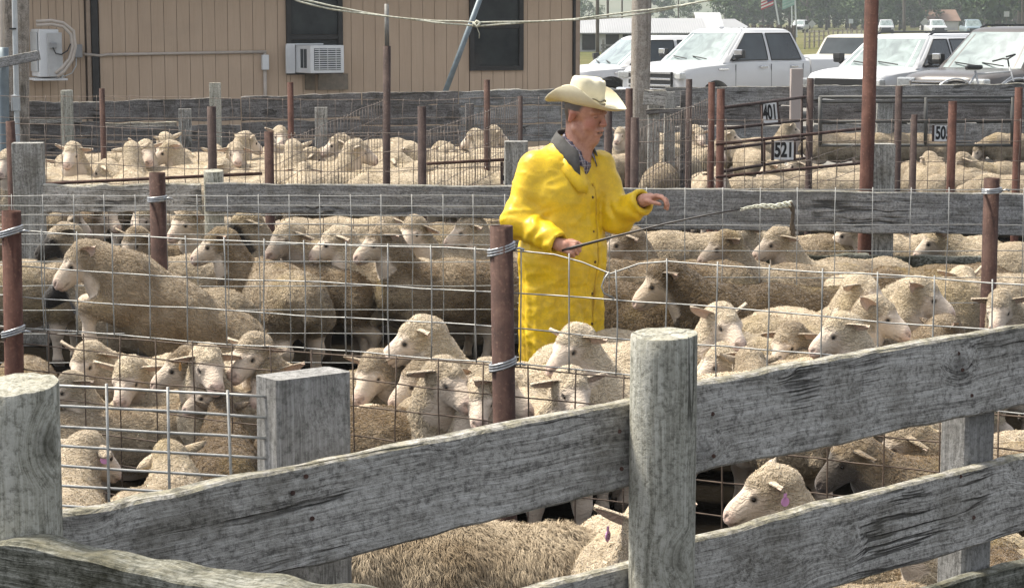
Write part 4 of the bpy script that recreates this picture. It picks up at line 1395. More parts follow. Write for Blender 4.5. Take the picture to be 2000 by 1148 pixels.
for (px, py) in ((22, 457), (26, 652), (979, 492), (982, 716)):
    band(px, py, YB(px) - .04, .046, fb_, .35)

# ---------------------------------------------------------------- fence C: second mesh fence
fc = empty('mesh_fence', (at(307, 335, 12.3).x, 12.3, 0), 0, 'second steel-post mesh fence running behind the man in yellow', 'fence')
pipe_post(307, 337, 12.25, .047, M['rust'], fc)
pipe_post(1937, 348, 12.25, .0455, M['rust'], fc)
pipe_post(-45, 340, 12.25, .047, M['rust'], fc)
PC = lambda s: Vector((s, 12.3, 0))
xC = lambda px: (px - CX) / F_PX * 12.3
zC1 = lambda s: [1.222, 1.166, 1.112, 1.058, 1.0, .94, .84, .70, .56, .42, .25]
zC2 = lambda s: [1.262, 1.055, .905, .75, .60, .45, .28]
wire_grid(fc, PC, zC1, xC(-60), xC(1010), .178, .0029, M['wire'], 'wire_mesh', phase=.06)
wire_grid(fc, PC, zC2, xC(1010), xC(2050), .2175, .0028, M['wire'], 'wire_mesh', phase=.1)
for (px, py) in ((307, 392), (1937, 376)):
    band(px, py, 12.2, .049, fc, .1)

# ---------------------------------------------------------------- fence D: grey plank rail fence in the middle
fd = empty('plank_fence', (at(1000, 400, 14.5).x, 14.5, 0), 0, 'grey plank fence across the middle of the pens, behind the man', 'fence')
def dpl(x0, t0, x1, t1, hpx0, hpx1=None, mat='grey_wood_mid', Y=14.5, seed=0, parent=fd, th=.045, rough=.006):
    hpx1 = hpx1 or hpx0
    return plank('plank', at(x0, t0 + hpx0 / 2, Y), at(x1, t1 + hpx1 / 2, Y), hpx0 / ppm(Y), hpx1 / ppm(Y), th, M[mat], parent, 40, rough, seed)
dpl(84, 361, 392, 359, 53, 54, 'grey_wood', seed=11, rough=.014)
dpl(401, 357, 1110, 366, 57, 64, 'grey_wood_mid', seed=12)
dpl(1112, 366, 2040, 379, 80, 82, 'grey_wood_mid', seed=13)
dpl(1390, 490, 1697, 499, 58, 52, 'mossy_wood', seed=14, rough=.016)
dpl(1700, 500, 1916, 498, 50, 46, 'mossy_wood', seed=15, rough=.016)
square_post('square_post', 55, 279, 14.62, .205, .16, 0.1, M['stump_wood'], fd, seed=6)
square_post('square_post', 1722, 281, 14.72, .165, .14, 0.05, M['stump_wood'], fd, seed=7)
round_post('post', 417, 334, 14.66, .068, M['post_wood'], fd, 14, (0, .1), 16)
square_post('square_post', 1008, 276, 14.72, .16, .13, 0.05, M['stump_wood'], fd, seed=8)
tp = empty('steel_pole', (at(1692, 365, 14.66).x, 14.66, 0), 0, 'tall rusty pipe pole rising beside the grey square post at right', 'pole')
pipe_post(1704, -45, 14.66, .048, M['rust_red'], tp, 1692, 365, 'shaft')

# ---------------------------------------------------------------- far-left pens: mesh fence E, F
fe = empty('mesh_fence', (at(413, 207, 16.3).x, 16.3, 0), 0, 'dark mesh fence in front of the far left flock of cream sheep', 'fence')
for (px, py, w, mt) in ((20, 237, 18, 'rust'), (413, 208, 17.5, 'rust_dark'), (525, 257, 18.5, 'rust'), (824, 208, 17, 'rust_dark'), (1240, 230, 16, 'rust_dark')):
    pipe_post(px, py, 16.3, w / 2 / ppm(16.3), M[mt], fe)
PE = lambda s: Vector((s, 16.35, 0))
xE = lambda px: (px - CX) / F_PX * 16.35
def zE(s):
    b = 1.40 + .04 * math.sin(s * 1.1)
    return [b, b - .145, b - .285, b - .42, b - .56, b - .70, b - .85]
wire_grid(fe, PE, zE, xE(-30), xE(985), .1175, .0028, M['wire_dark'], wob=.02, n=4)
for a_, b_2 in ((at(85, 359, 15.6), at(512, 339, 15.9)), (at(834, 320, 16.2), at(986, 312, 16.4))):
    ra = MB(); ra.tube([a_, b_2], .0135, 6)
    o = ra.build('rail', M['rust'], None, True); o.parent = fe; o.matrix_local = parent_inv(fe)
tall = empty('steel_pole', (at(755, 350, 17.2).x, 17.2, 0), 0, 'tall thin brown pole with a grey pipe stub on top, left of the man', 'pole')
pipe_post(756, 90, 17.2, .0300, M['rust_dark'], tall, 755, 350, 'shaft')
mb = MB(); mb.tube([at(756, 92, 17.2), at(755, 8, 17.2)], .0185, 10)
o = mb.build('pipe_stub', plain("grey_pipe", (.22, .215, .20), .6, .2, .25, 20), None, True); o.parent = tall; o.matrix_local = parent_inv(tall)

ff = empty('mesh_fence', (at(567, 160, 22).x, 22, 0), 0, 'thin mesh fence with four slim rusty posts behind the cream flock', 'fence')
for (px, py, w, mt) in ((199, 173, 11, 'rust'), (567, 161, 12, 'rust_red'), (951, 156, 12, 'rust'), (1016, 188, 10, 'rust_dark')):
    pipe_post(px, py, 22, w / 2 / ppm(22), M[mt], ff)
PF = lambda s: Vector((s, 22.05, 0))
xF = lambda px: (px - CX) / F_PX * 22.05
zF = lambda s: [1.42 + .02 * math.sin(s), 1.21, 1.03, .86, .7]
wire_grid(ff, PF, zF, xF(-40), xF(1060), .175, .0028, M['wire_dark'], wob=.02, n=4)
# slanting partitions between the pens
def slant(pa, Ya, pb, Yb, z0, z1, label, rails=5, step=.16, mat='wire_dark', r=.0028, gap=.15):
    a, b = at(pa, 300, Ya), at(pb, 300, Yb); a.z = b.z = 0
    L = (b - a).length
    o = empty('partition_panel', a, 0, label, 'fence panel')
    P = lambda s: a + (b - a) * (s / L)
    wire_grid(o, P, lambda s: [z0 + (z1 - z0) * s / L - gap * k for k in range(rails)], 0, L, step, r, M[mat], wob=.012, n=4)
    return o
slant(528, 16.5, 757, 21.9, 1.25, 1.42, 'wire partition slanting back from the short rusty post to the tall thin pole')
slant(826, 16.5, 1012, 21.9, 1.36, 1.40, 'wire partition slanting back behind the man\'s shoulder')

# back plank fence G in front of the building
fg = empty('plank_fence', (at(500, 250, 27.5).x, 27.5, 0), 0, 'dark weathered plank fence along the foot of the tan building', 'fence')
def YG(px):
    u = (px - CX) / F_PX
    return 28.4 / (1 - .14 * u)
def gpl(x0, t0, x1, t1, h0, h1=None, mat='grey_wood_dark', seed=0, dy=0, parent=fg, yf=YG, rough=.012):
    h1 = h1 or h0
    Ya, Yb = yf(x0) + dy, yf(x1) + dy
    return plank('plank', at(x0, t0 + h0 / 2, Ya), at(x1, t1 + h1 / 2, Yb), h0 / ppm(Ya), h1 / ppm(Yb), .045, M[mat], parent, 26, rough, seed, .03)
for i, a in enumerate([(-30, 199, 203, 200, 36, 34), (-30, 240, 203, 238, 30, 32), (-30, 273, 203, 270, 30, 30), (-30, 306, 400, 302, 34, 34),
          (205, 197, 470, 191, 41, 44), (205, 249, 470, 244, 26, 28), (205, 279, 470, 272, 24, 28), (402, 303, 760, 296, 30, 30),
          (472, 190, 706, 181, 46, 46), (472, 240, 706, 232, 34, 36), (472, 278, 706, 270, 26, 26),
          (708, 181, 895, 178, 26, 24), (704, 205, 900, 204, 40, 40), (704, 247, 900, 247, 36, 36), (704, 286, 900, 284, 30, 30)]):
    gpl(*a, seed=20 + i)
for i, a in enumerate([(897, 178, 1096, 174, 30, 30), (897, 210, 1096, 206, 34, 34), (897, 246, 1096, 242, 34, 34)]):
    gpl(*a, mat='grey_wood_mid', seed=50 + i)
gpl(55, 233, 160, 232, 8, 8, 'grey_wood', 60, -.05)
gpl(205, 240, 345, 239, 8, 8, 'grey_wood', 61, .06)
round_post('post', 130, 177, 26.9, .077, M['post_wood'], fg, 31, (0, .1), 14)
square_post('square_post', 420, 162, 27.2, .145, .10, .1, M['post_wood'], fg, seed=33)
square_post('square_post', 361, 213, 27.0, .16, .1, .1, M['stump_wood'], fg, seed=34)
square_post('square_post', 627, 210, 27.2, .16, .1, .1, M['stump_wood'], fg, seed=35)
square_post('square_post', 917, 203, 27.8, .11, .1, .1, M['grey_wood_dark'], fg, seed=36)

# back plank fence H at right, in front of the parked cars
fh = empty('plank_fence', (at(1650, 250, 31).x, 31, 0), 0, 'grey plank fence in front of the parked pickups', 'fence')
YH = lambda px: 30.2
for i, a in enumerate([(1098, 176, 1300, 174, 36, 36), (1098, 214, 1300, 212, 36, 36), (1300, 171, 1548, 169, 37, 37), (1300, 210, 1560, 208, 36, 36), (1300, 248, 1600, 246, 34, 34), (1098, 252, 1300, 250, 36, 36),
                       (1547, 169, 1600, 170, 42, 40), (1590, 167, 1760, 168, 28, 28), (1760, 167, 2040, 163, 30, 34), (1590, 203, 2040, 198, 38, 38), (1590, 244, 2040, 241, 38, 38)]):
    gpl(*a, mat='grey_wood_mid' if i % 3 else 'grey_wood_dark', seed=70 + i, parent=fh, yf=YH, dy=(.05 if i in (6,) else 0))
square_post('square_post', 1728, 196, 29.9, .22, .1, 0, M['stump_wood'], fh, seed=41)
rd = plain("red_white_paint", (.33, .06, .045), .7, 0, .4, 9)
t = NT("peeling_red_paint"); c = t.coord()
rdm = t.done(t.mix(t.ramp(t.sepxyz(c)[0], [(0.49, 0.0), (0.51, 1.0)]), (0.42, 0.36, 0.33), (0.30, 0.04, 0.03)), .75, t.bump(t.noise(c, 30, 4), .3, .004))
square_post('painted_post', 1556, 135, 30.0, .17, .12, 0, rdm, fh, seed=42)

# ---------------------------------------------------------------- right-hand pens: pipes, gates and number boards
M['grey_metal_dark'] = plain('dark_grey_pipe', (.09, .09, .085), .6, .2, .3, 9)
def pipe_gate(name, label, pts, rails, r, mat, ups=(), upr=None):
    """pts: two ((px,Y)) ends; rails: list of (py_a, py_b)"""
    (pa, Ya), (pb, Yb) = pts
    a = at(pa, rails[0][0], Ya)
    o = empty(name, (a.x, a.y, 0), 0, label, 'gate')
    for (ya, yb) in rails:
        m_ = MB(); m_.tube([at(pa, ya, Ya), at((pa + pb) / 2, (ya + yb) / 2, 2 / (1 / Ya + 1 / Yb)), at(pb, yb, Yb)], r, 10)
        q = m_.build('rail', mat, None, True); q.parent = o; q.matrix_local = parent_inv(o)
    for f_ in ups:
        px = pa + (pb - pa) * f_
        Y = 1 / ((1 - f_) / Ya + f_ / Yb)
        y0 = rails[0][0] + (rails[0][1] - rails[0][0]) * f_
        y1 = rails[-1][0] + (rails[-1][1] - rails[-1][0]) * f_
        m_ = MB(); m_.tube([at(px, y0, Y), at(px, y1, Y)], upr or r, 8)
        q = m_.build('upright', mat, None, True); q.parent = o; q.matrix_local = parent_inv(o)
    return o
pipe_gate('pipe_gate', 'rusty pipe gate slanting back under the upper hanging number board', ((1412, 17.6), (1578, 20.5)), [(211, 189), (252, 234), (291, 270), (335, 308)], .014, M['rust_dark'], (.46, .93), .010)
pipe_gate('pipe_gate', 'long bare pipe gate slanting from the two brown posts to the tall pole', ((1400, 17.0), (1690, 18.6)), [(282, 251), (346, 318)], .013, M['rust'], (.32,), .010)
pipe_gate('pipe_gate', 'dark grey pipe gate across the far right pen below the parked cars', ((1600, 22.5), (1985, 22.5)), [(190, 190), (199, 199), (238, 236), (284, 284)], .017, M['grey_metal_dark'], (.005, .54, .98), .022)
for (px, py, Y, r, mt, lb) in (
    (1229, 173, 20, .034, 'rust', 'tall brown post right behind the man\'s hat brim'),
    (1188, 215, 19, .036, 'rust_dark', 'short brown post right beside the man\'s chin'),
    (1346, 155, 21, .031, 'rust_dark', 'dark brown post left of the pair of rusty posts'),
    (1390, 161, 19, .030, 'rust_red', 'left one of the pair of rusty posts by the pipe gate'),
    (1408, 174, 17.5, .033, 'rust_red', 'right one of the pair of rusty posts, holding the pipe gate'),
    (1583, 153, 20.3, .033, 'rust_dark', 'dark post standing in front of the white car\'s grille'),
    (1756, 168, 20, .034, 'rust_dark', 'dark post right of the grey stump, under the silver grille'),
    (1786, 224, 16.8, .025, 'rust_dark', 'short slim brown post left of the bright rusty post'),
    (1861, 198, 16.8, .034, 'rust_red', 'bright rusty post in the middle of the far right pen'),
    (1990, 171, 19, .036, 'rust_red', 'rusty post at the right edge with a wire tie')):
    o = empty('pen_post', (at(px, py, Y).x, Y, 0), 0, lb, 'post', 'steel posts of the far right pens')
    pipe_post(px, py, Y, r, M[mt], o, name='shaft')
fr_ = empty('mesh_fence', (at(1650, 300, 16.9).x, 16.9, 0), 0, 'thin wire mesh fence in front of the far right pens', 'fence')
PRR = lambda s: Vector((s, 16.9, 0))
xR = lambda px: (px - CX) / F_PX * 16.9
wire_grid(fr_, PRR, lambda s: [1.44, 1.27, 1.11, .965, .83, .7], xR(1240), xR(2050), .145, .0026, M['wire_dark'], wob=.014, n=4)
slant(1250, 17, 1395, 20.5, 1.36, 1.50, 'wire partition slanting behind the hand of the man', 6, .13, gap=.13)
slant(1470, 16.95, 1690, 20, .98, 1.1, 'loose low wires slanting behind the front right sheep', 3, .8, gap=.12)

def number_board(text, px, py, wpx, hpx, Y, rot, label, size, stroke=1.0):
    c_ = at(px, py, Y)
    o = empty('number_board', c_, rot, label, 'sign', 'white number boards on the pens')
    w, h = wpx / ppm(Y), hpx / ppm(Y)
    MB().box((0, 0, 0), (w, .006, h)).build('plate', M['white_paint'], o)
    MB().box((-w / 2 - .012, .004, 0), (.022, .02, h * 1.1)).build('frame_bar', M['rust_dark'], o)
    MB().box((w / 2 + .010, .004, 0), (.018, .02, h * 1.1)).build('frame_bar', M['rust_dark'], o)
    cu = bpy.data.curves.new('digits', 'FONT')
    cu.body = text; cu.size = size * h; cu.align_x = 'CENTER'; cu.align_y = 'CENTER'; cu.extrude = .0015; cu.offset = .006 * stroke
    tmp = bpy.data.objects.new('digits', cu); COL.objects.link(tmp)
    dg = bpy.context.evaluated_depsgraph_get()
    me = bpy.data.meshes.new_from_object(tmp.evaluated_get(dg))
    bpy.data.objects.remove(tmp)
    xs = [v.co.x for v in me.vertices]
    k = w * .86 / (max(xs) - min(xs)) if len(text) > 1 else 1
    me.transform(Matrix.Diagonal((min(k, 1.3), 1, 1, 1)))
    me.transform(Matrix.Translation((0, -.0056, 0)) @ Matrix.Rotation(math.pi / 2, 4, 'X'))
    me.materials.clear(); me.materials.append(M['ink'])
    q = bpy.data.objects.new('digits', me); COL.objects.link(q); q.parent = o
    return o
o = number_board('401', 1504, 221, 28, 38, 18.9, R(-8), 'upper white number board reading 401, tilted on the pipe gate', 1.05); o.rotation_euler.y = R(-6)
o = number_board('521', 1531, 294, 38, 36, 17.6, 0, 'lower white number board reading 521, hanging under the gate', 1.1)
number_board('505', 1842, 261, 34, 30, 21.5, 0, 'white number board reading 505 left of the bright rusty post', 1.15)
number_board('5', 993, 338, 20, 40, 16.45, 0, 'white number board showing a 5 at the man\'s elbow', 1.15, 1.6)

# odd timber by the utility pole behind the man's hat
tb = empty('timber_frame', (at(1280, 220, 24).x, 24, 0), 0, 'rough timber frame with a pale plywood offcut beside the utility pole', 'wooden frame')
plank('plywood_offcut', at(1257, 189, 23.8), at(1300, 193, 23.8), .16, .18, .02, M['grey_wood'], tb, 10, .015, 91)
plank('board', at(1262, 219, 23.9), at(1345, 216, 23.9), .06, .06, .04, M['grey_wood_dark'], tb, 10, .01, 92)
square_post('square_post', 1277, 200, 24.0, .13, .1, 0, M['stump_wood'], tb, seed=43)
square_post('square_post', 1308, 180, 24.1, .12, .1, 0, M['stump_wood'], tb, seed=44)
square_post('square_post', 1334, 178, 24.2, .06, .06, 0, M['grey_wood_dark'], tb, seed=45)
vpole('utility_pole', 1254, -40, 1248, 330, 24.6, .112, M['pole_wood'], 'thick grey utility pole in front of the white pickups', 'utility pole', top_extra=1.5, n=20)

# leaning grey pipe and the twine line
lpp = empty('leaning_pole', at(873, 172, 33.0), 0, 'slim grey-blue pole leaning in front of the right-hand dark window', 'pole')
lpp.location.z = 0
mb = MB(); a, b = at(850, 232, 33.4), at(948, -30, 33.4); mb.tube([a, b], .045, 10)
o = mb.build('shaft', M['pipe_blue'], None, True); o.parent = lpp; o.matrix_local = parent_inv(lpp)
tw = empty('twine_line', at(930, 48, 13.0), 0, 'pale twisted twine strung across the top with a knot', 'rope')
mb = MB()
pp = [(540, -18), (585, 1), (650, 16), (705, 25), (760, 33), (850, 43), (905, 45.5), (930, 48), (960, 46.5), (1040, 43), (1130, 38), (1210, 30), (1290, 19), (1400, -2), (1460, -14)]
def interp(pp, n):
    out = []
    for i in range(n + 1):
        f_ = i / n * (len(pp) - 1); j = min(int(f_), len(pp) - 2); q = f_ - j
        out.append((pp[j][0] * (1 - q) + pp[j + 1][0] * q, pp[j][1] * (1 - q) + pp[j + 1][1] * q))
    return out
for ph in (0, math.pi):
    pts = [at(x, y, 13.0) + Vector((0, math.sin(x * .05 + ph) * .004, (.0085 if ph else -.0085) * (.6 + .6 * math.sin(x * .021 + 1)))) for x, y in interp(pp, 90)]
    mb.tube(pts, .0062, 6)
kx = at(931, 48, 12.99)
mb.tube([kx + Vector((-.02, 0, .012)), kx + Vector((.0, -.012, -.016)), kx + Vector((.022, 0, .012)), kx + Vector((.0, .01, .02)), kx + Vector((-.018, -.008, -.004))], .008, 6)
mb.tube([kx, kx + Vector((.006, -.004, -.03)), kx + Vector((.016, 0, -.055)), kx + Vector((.014, 0, -.085))], .0025, 5)
t = NT("pale_twine"); c = t.coord()
twm = t.done(t.ramp(t.noise(c, 60, 3), [(0.35, (.42, .42, .33)), (0.65, (.68, .68, .58))]), .8)
o = mb.build('twine', twm, None, True); o.parent = tw; o.matrix_local = parent_inv(tw)

lr = empty('nailed_rail', at(0, 120, 26.2), R(0), 'weathered board nailed slanting across the two poles at the left edge', 'board')
lr.location.z = 0
plank('rail', at(-60, 134, 26.5), at(74, 108, 26.2), .13, .12, .05, M['grey_wood_mid'], lr, 16, .006, 95)
# ================================================================== man in the yellow coat
MY = 11.3
ms = ppm(MY)
man_o = at(1098, 574, MY); man_o.z = 0
def mp(px, py, dy=0.0):
    """point on the figure, relative to the ground under him; dy away from the camera"""
    return at(px, py, MY + dy) - man_o
man = empty('person', man_o, 0, 'person in a long yellow raincoat and pale cowboy hat among the sheep', 'person')
FD = Vector((0.74, -0.67, 0)).normalized()          # chest faces image right and towards the camera
LD = Vector((-FD.y, FD.x, 0))                        # his left
Rb = np.array([[FD.x, FD.y, 0], [LD.x, LD.y, 0], [0, 0, 1]], np.float32)
def bl(f, l, z):                                     # body frame -> figure frame
    return Vector((FD.x * f + LD.x * l, FD.y * f + LD.y * l, z))
# ---- body: one continuous figure
HC = mp(1142, 227, -.02); HS = 1.10                             # centre of the head
hf = Vector((0.77, -0.60, -0.20)).normalized()
hs_ = Vector((0, 0, 1)).cross(hf).normalized()
hu = hf.cross(hs_)
def hd(f, s, u): return HC + (hf * f + hs_ * s + hu * u) * HS
sh_r, el_r, wr_r = mp(1043, 325, -.08), mp(1011, 430, -.16), mp(1092, 478, -.34)
sh_l, el_l, wr_l = mp(1170, 324, .05), mp(1206, 424, -.02), mp(1258, 391, -.20)
NF, NL = .062, .036
nb_ = bl(NF, NL, 1.50)
prims = []
B = lambda a, b, r1, r2, k=.02, sc=None: prims.append((tuple(a), tuple(b), r1, r2, k, sc))
# head
B(hd(-.025, 0, .035), hd(.010, 0, .045), .092, .088, .03)
B(hd(.035, 0, .000), hd(.050, 0, -.055), .066, .056, .03)
B(hd(.052, 0, -.085), hd(.070, 0, -.094), .044, .034, .02)           # chin
B(hd(.015, 0, -.088), hd(.045, 0, -.105), .056, .044, .03)           # jowl
for s in (-1, 1):
    B(hd(.062, s * .036, -.022), hd(.058, s * .040, -.040), .030, .030, .02)   # cheeks
    B(hd(.012, s * .062, -.055), hd(.04, s * .048, -.085), .026, .026, .02)    # jaw
    B(hd(.089, s * .018, .040), hd(.078, s * .050, .036), .014, .012, .012)    # brow
    B(hd(.094, s * .030, .018), hd(.090, s * .036, .016), -.011, -.010, .010)  # eye socket
    B(hd(.086, s * .032, .017), hd(.085, s * .034, .016), .011, .011, .004)    # eyeball / lids
    B(hd(-.012, s * .083, .012), hd(-.018, s * .088, -.022), .020, .012, .008, None)  # ear
    B(hd(.003, s * .098, .004), hd(.0, s * .098, -.010), -.010, -.006, .006)
B(hd(.096, 0, .030), hd(.120, 0, -.012), .010, .015, .012)           # nose
B(hd(.112, .013, -.016), hd(.112, -.013, -.016), .0095, .0095, .006)
B(hd(.101, .022, -.047), hd(.101, -.022, -.047), .009, .009, .008)   # upper lip
B(hd(.097, .020, -.067), hd(.097, -.020, -.067), .010, .010, .008)
B(hd(.112, .020, -.058), hd(.112, -.020, -.058), -.0065, -.0065, .004)  # mouth
B(hd(-.030, 0, -.05), nb_, .064, .068, .04)                          # neck
B(hd(.01, 0, -.10), nb_ + FD * .02, .05, .06, .04)
# trunk and limbs (inside the clothes)
B(bl(0, -.12, 1.42), bl(0, .12, 1.42), .060, .060, .06)
B(bl(0, 0, 1.40), bl(.01, 0, 1.02), .110, .140, .06)
B(bl(0, 0, 1.02), bl(0, 0, .92), .150, .145, .06)
for s, (a, b, c_) in ((-1, (sh_r, el_r, wr_r)), (1, (sh_l, el_l, wr_l))):
    B(a, b, .045, .042, .03); B(b, c_, .045, .030, .02)
    B(bl(0, s * .10, .90), bl(.01, s * .11, .50), .095, .062, .04)
    B(bl(.01, s * .11, .50), bl(-.02, s * .12, .11), .060, .042, .03)
    B(bl(-.03, s * .12, .06), bl(.16, s * .14, .045), .045, .038, .03)
# hands
def hand(wr, fwd, palm_n, side, curl, thumb, tip_on=None, spread=.0):
    """wr wrist, fwd along the palm, palm_n out of the palm, side towards the thumb"""
    fwd, palm_n = fwd.normalized(), palm_n.normalized()
    sd_ = fwd.cross(palm_n).normalized()
    if sd_.dot(side) < 0: sd_ = -sd_
    B(wr, wr + fwd * .035, .028, .030, .02)
    for k in range(4):
        o_ = sd_ * (.030 - .020 * k)
        B(wr + fwd * .02 + o_ * .7, wr + fwd * .088 + o_, .0155, .0125, .008)
    ln_ = (.040, .045, .042, .033)
    for k in range(4):
        base = wr + fwd * (.090 - (.004 if k in (0, 3) else 0) - .004 * (k == 3)) + sd_ * (.031 - .0205 * k)
        d = fwd.copy(); p = base
        for j, ang in enumerate(curl[k]):
            ca, sa = math.cos(R(ang)), math.sin(R(ang))
            d = (fwd * ca + palm_n * sa) + sd_ * spread * (1.5 - k)
            L_ = ln_[k] * (1.0, .66, .52)[j]
            q = p + d * L_
            B(p, q, (.0105, .0095, .0085)[j], (.0095, .0085, .0070)[j], .0035)
            p = q
    t0 = wr + fwd * .022 + sd_ * .026 + palm_n * .008
    p = t0
    for (df, ds, dn, L_, r1, r2) in thumb:
        q = p + (fwd * df + sd_ * ds + palm_n * dn).normalized() * L_
        B(p, q, r1, r2, .008 if L_ > .035 else .004)
        p = q
# right hand: fist round the stick, stick runs up to image right
gr = mp(1120, 483, -.40)
stick_d = (mp(1450, 408, -.62) - gr).normalized()
hand(wr_r, Vector((.80, -.42, -.12)), Vector((.30, .75, -.55)), Vector((.25, -.15, .9)),
     [(72, 150, 215), (76, 154, 220), (80, 158, 224), (82, 160, 226)],
     [(.55, .55, .55, .040, .0155, .0125), (.9, .10, .55, .032, .0120, .0105), (.95, -.05, .3, .026, .0105, .0080)])
# left hand: raised, fingers loosely bent, palm down
hand(wr_l, Vector((.82, -.42, .26)), Vector((.18, -.25, -.95)), Vector((.45, -.85, .0)),
     [(28, 62, 85), (36, 76, 104), (44, 86, 116), (52, 94, 124)],
     [(.75, .45, .40, .040, .0155, .0120), (.95, .1, .45, .032, .0115, .010), (.95, -.1, .45, .026, .010, .0080)], spread=.05)
fbod = make_field(prims, .03)
Vm, Fm = surface_nets(fbod, (-.36, -.52, -.02), (.62, .34, 1.98), .0062)
Vm = project(fbod, Vm, 2)
def hloc(Vx):
    L = Vx - np.array(HC[:], np.float32)
    return L @ np.array(hf[:], np.float32), L @ np.array(hs_[:], np.float32), L @ np.array(hu[:], np.float32)
lf, ls, lu = hloc(Vm)
sm = lambda x, a, b: np.clip((x - a) / (b - a), 0, 1)
headm = (np.abs(lf) < .16) & (np.abs(ls) < .12) & (lu > -.13) & (lu < .16)
redd = np.zeros(len(Vm), np.float32); mark = np.zeros(len(Vm), np.float32); hair = np.zeros(len(Vm), np.float32)
for s in (-1, 1):
    for c_, r_ in ((hd(.070, s * .045, -.020), .035), (hd(.118, 0, -.010), .022)):
        redd = np.maximum(redd, sm(np.linalg.norm(Vm - np.array(c_[:]), axis=1), r_ * 1.3, r_ * .4) * .8)
    mark = np.maximum(mark, .8 * sm(cone_sdf(Vm, hd(.097, s * .020, .017), hd(.088, s * .045, .013), .002, .002), .005, .0))
    mark = np.maximum(mark, .35 * sm(cone_sdf(Vm, hd(.100, s * .018, .044), hd(.082, s * .052, .040), .003, .003), .006, .0))
    redd = np.maximum(redd, .7 * sm(np.linalg.norm(Vm - np.array(hd(-.015, s * .09, 0)[:]), axis=1), .05, .02))
mark = np.maximum(mark, .85 * sm(cone_sdf(Vm, hd(.104, .017, -.058), hd(.104, -.017, -.058), .003, .003), .0045, .0))
hair = headm * sm(.008 - lf + .5 * np.clip(lu, 0, 1), -.01, .012) * sm(lu, -.015, .01) * sm(np.abs(ls) * 0 + 1, 0, 1)
hair = np.where((np.abs(ls) > .084) & (lu < .03), 0, hair)
hair = np.maximum(hair, headm * sm(-.045 - lf, -.01, .01) * sm(lu, -.06, -.03))
t = NT("weathered_skin")
c = t.coord(); sep = t.new("SeparateColor"); t.l.new(t.attr('mask').outputs['Color'], sep.inputs[0])
sk = t.ramp(t.noise(c, 45, 5, .65), [(.3, (.40, .190, .135)), (.7, (.52, .285, .205))])
sk = t.mix(t.math('MULTIPLY', sep.outputs[0], .75), sk, (.42, .130, .095))
sk = t.mix(sep.outputs[2], sk, (.10, .080, .065))
sk = t.mix(sep.outputs[1], sk, (.045, .020, .016))
M['skin'] = t.done(sk, .5, t.bump(t.noise(c, 160, 3), .25, .002), 0, .35)
body_m = np_mesh('body', Vm, Fm, M['skin'], man, True, np.stack([redd, mark, hair], 1))
# teeth
mb = MB(); mb.tube([hd(.099, .012, -.0545), hd(.103, 0, -.0545), hd(.099, -.012, -.0545)], .0035, 6)
mb.build('teeth', plain("teeth", (.6, .55, .47), .3), man, True)

# ---- coat
q = [0]
def torso(P):
    L = P @ Rb.T
    c = lambda a, b, r1, r2, sy, sx=1.0: cone_sdf(L / np.array([sx, sy, 1], np.float32), np.array(a, np.float32) / np.array([sx, sy, 1], np.float32), np.array(b, np.float32) / np.array([sx, sy, 1], np.float32), r1, r2) * min(sx, 1)
    d = c((0, 0, .30), (0, 0, 1.0), .200, .200, 1.24, .95)
    d = smin(d, c((.008, 0, 1.0), (.0, 0, 1.32), .196, .182, 1.26), .05)
    d = smin(d, c((-.005, 0, 1.32), (-.005, 0, 1.46), .168, .115, 1.30), .06)
    d = smin(d, cone_sdf(L, (-.01, -.125, 1.452), (-.01, .125, 1.452), .076, .076), .07)
    d = smin(d, cone_sdf(L, (.01, .01, 1.47), (NF - .02, NL, 1.56), .135, .100), .05)
    return d, L
def coat_f(P):
    d, L = torso(P)
    # arms
    for (a, b, c_, k) in ((sh_r, el_r, wr_r, 0), (sh_l, el_l, wr_l, 1)):
        e = cone_sdf(P, a[:], b[:], .082, .076)
        f_ = b + (c_ - b) * .93
        e = smin(e, cone_sdf(P, b[:], f_[:], .078, .064), .05)
        ax = np.array((c_ - b).normalized()[:], np.float32)
        cut = (P - np.array((b + (c_ - b) * .97)[:], np.float32)) @ ax
        e = np.where(cut > -.12, np.maximum(e, cut), e)
        bore = cone_sdf(P, (b + (c_ - b) * .75)[:], (c_ + (c_ - b) * .2)[:], .040, .060)
        e = np.maximum(e, -bore)
        d = smin(d, e, .035)
    # hem
    d = np.maximum(d, .40 - P[:, 2])
    # neck opening, V at the front
    d = np.maximum(d, L[:, 2] - 1.575 + (L[:, 0] - NF) * .55)
    d = np.maximum(d, -(cone_sdf(L, (NF, NL, 1.66), (NF - .01, NL, 1.50), .088, .078)))
    d = np.maximum(d, -(cone_sdf(L, (NF + .06, NL, 1.60), (.20, .03, 1.34), .070, .012)))
    return d
Vc, Fc = surface_nets(coat_f, (-.46, -.52, .37), (.62, .40, 1.70), .0095)
Vc = project(coat_f, Vc, 1)
Nc = grad(coat_f, Vc, .008)
L = Vc @ Rb.T
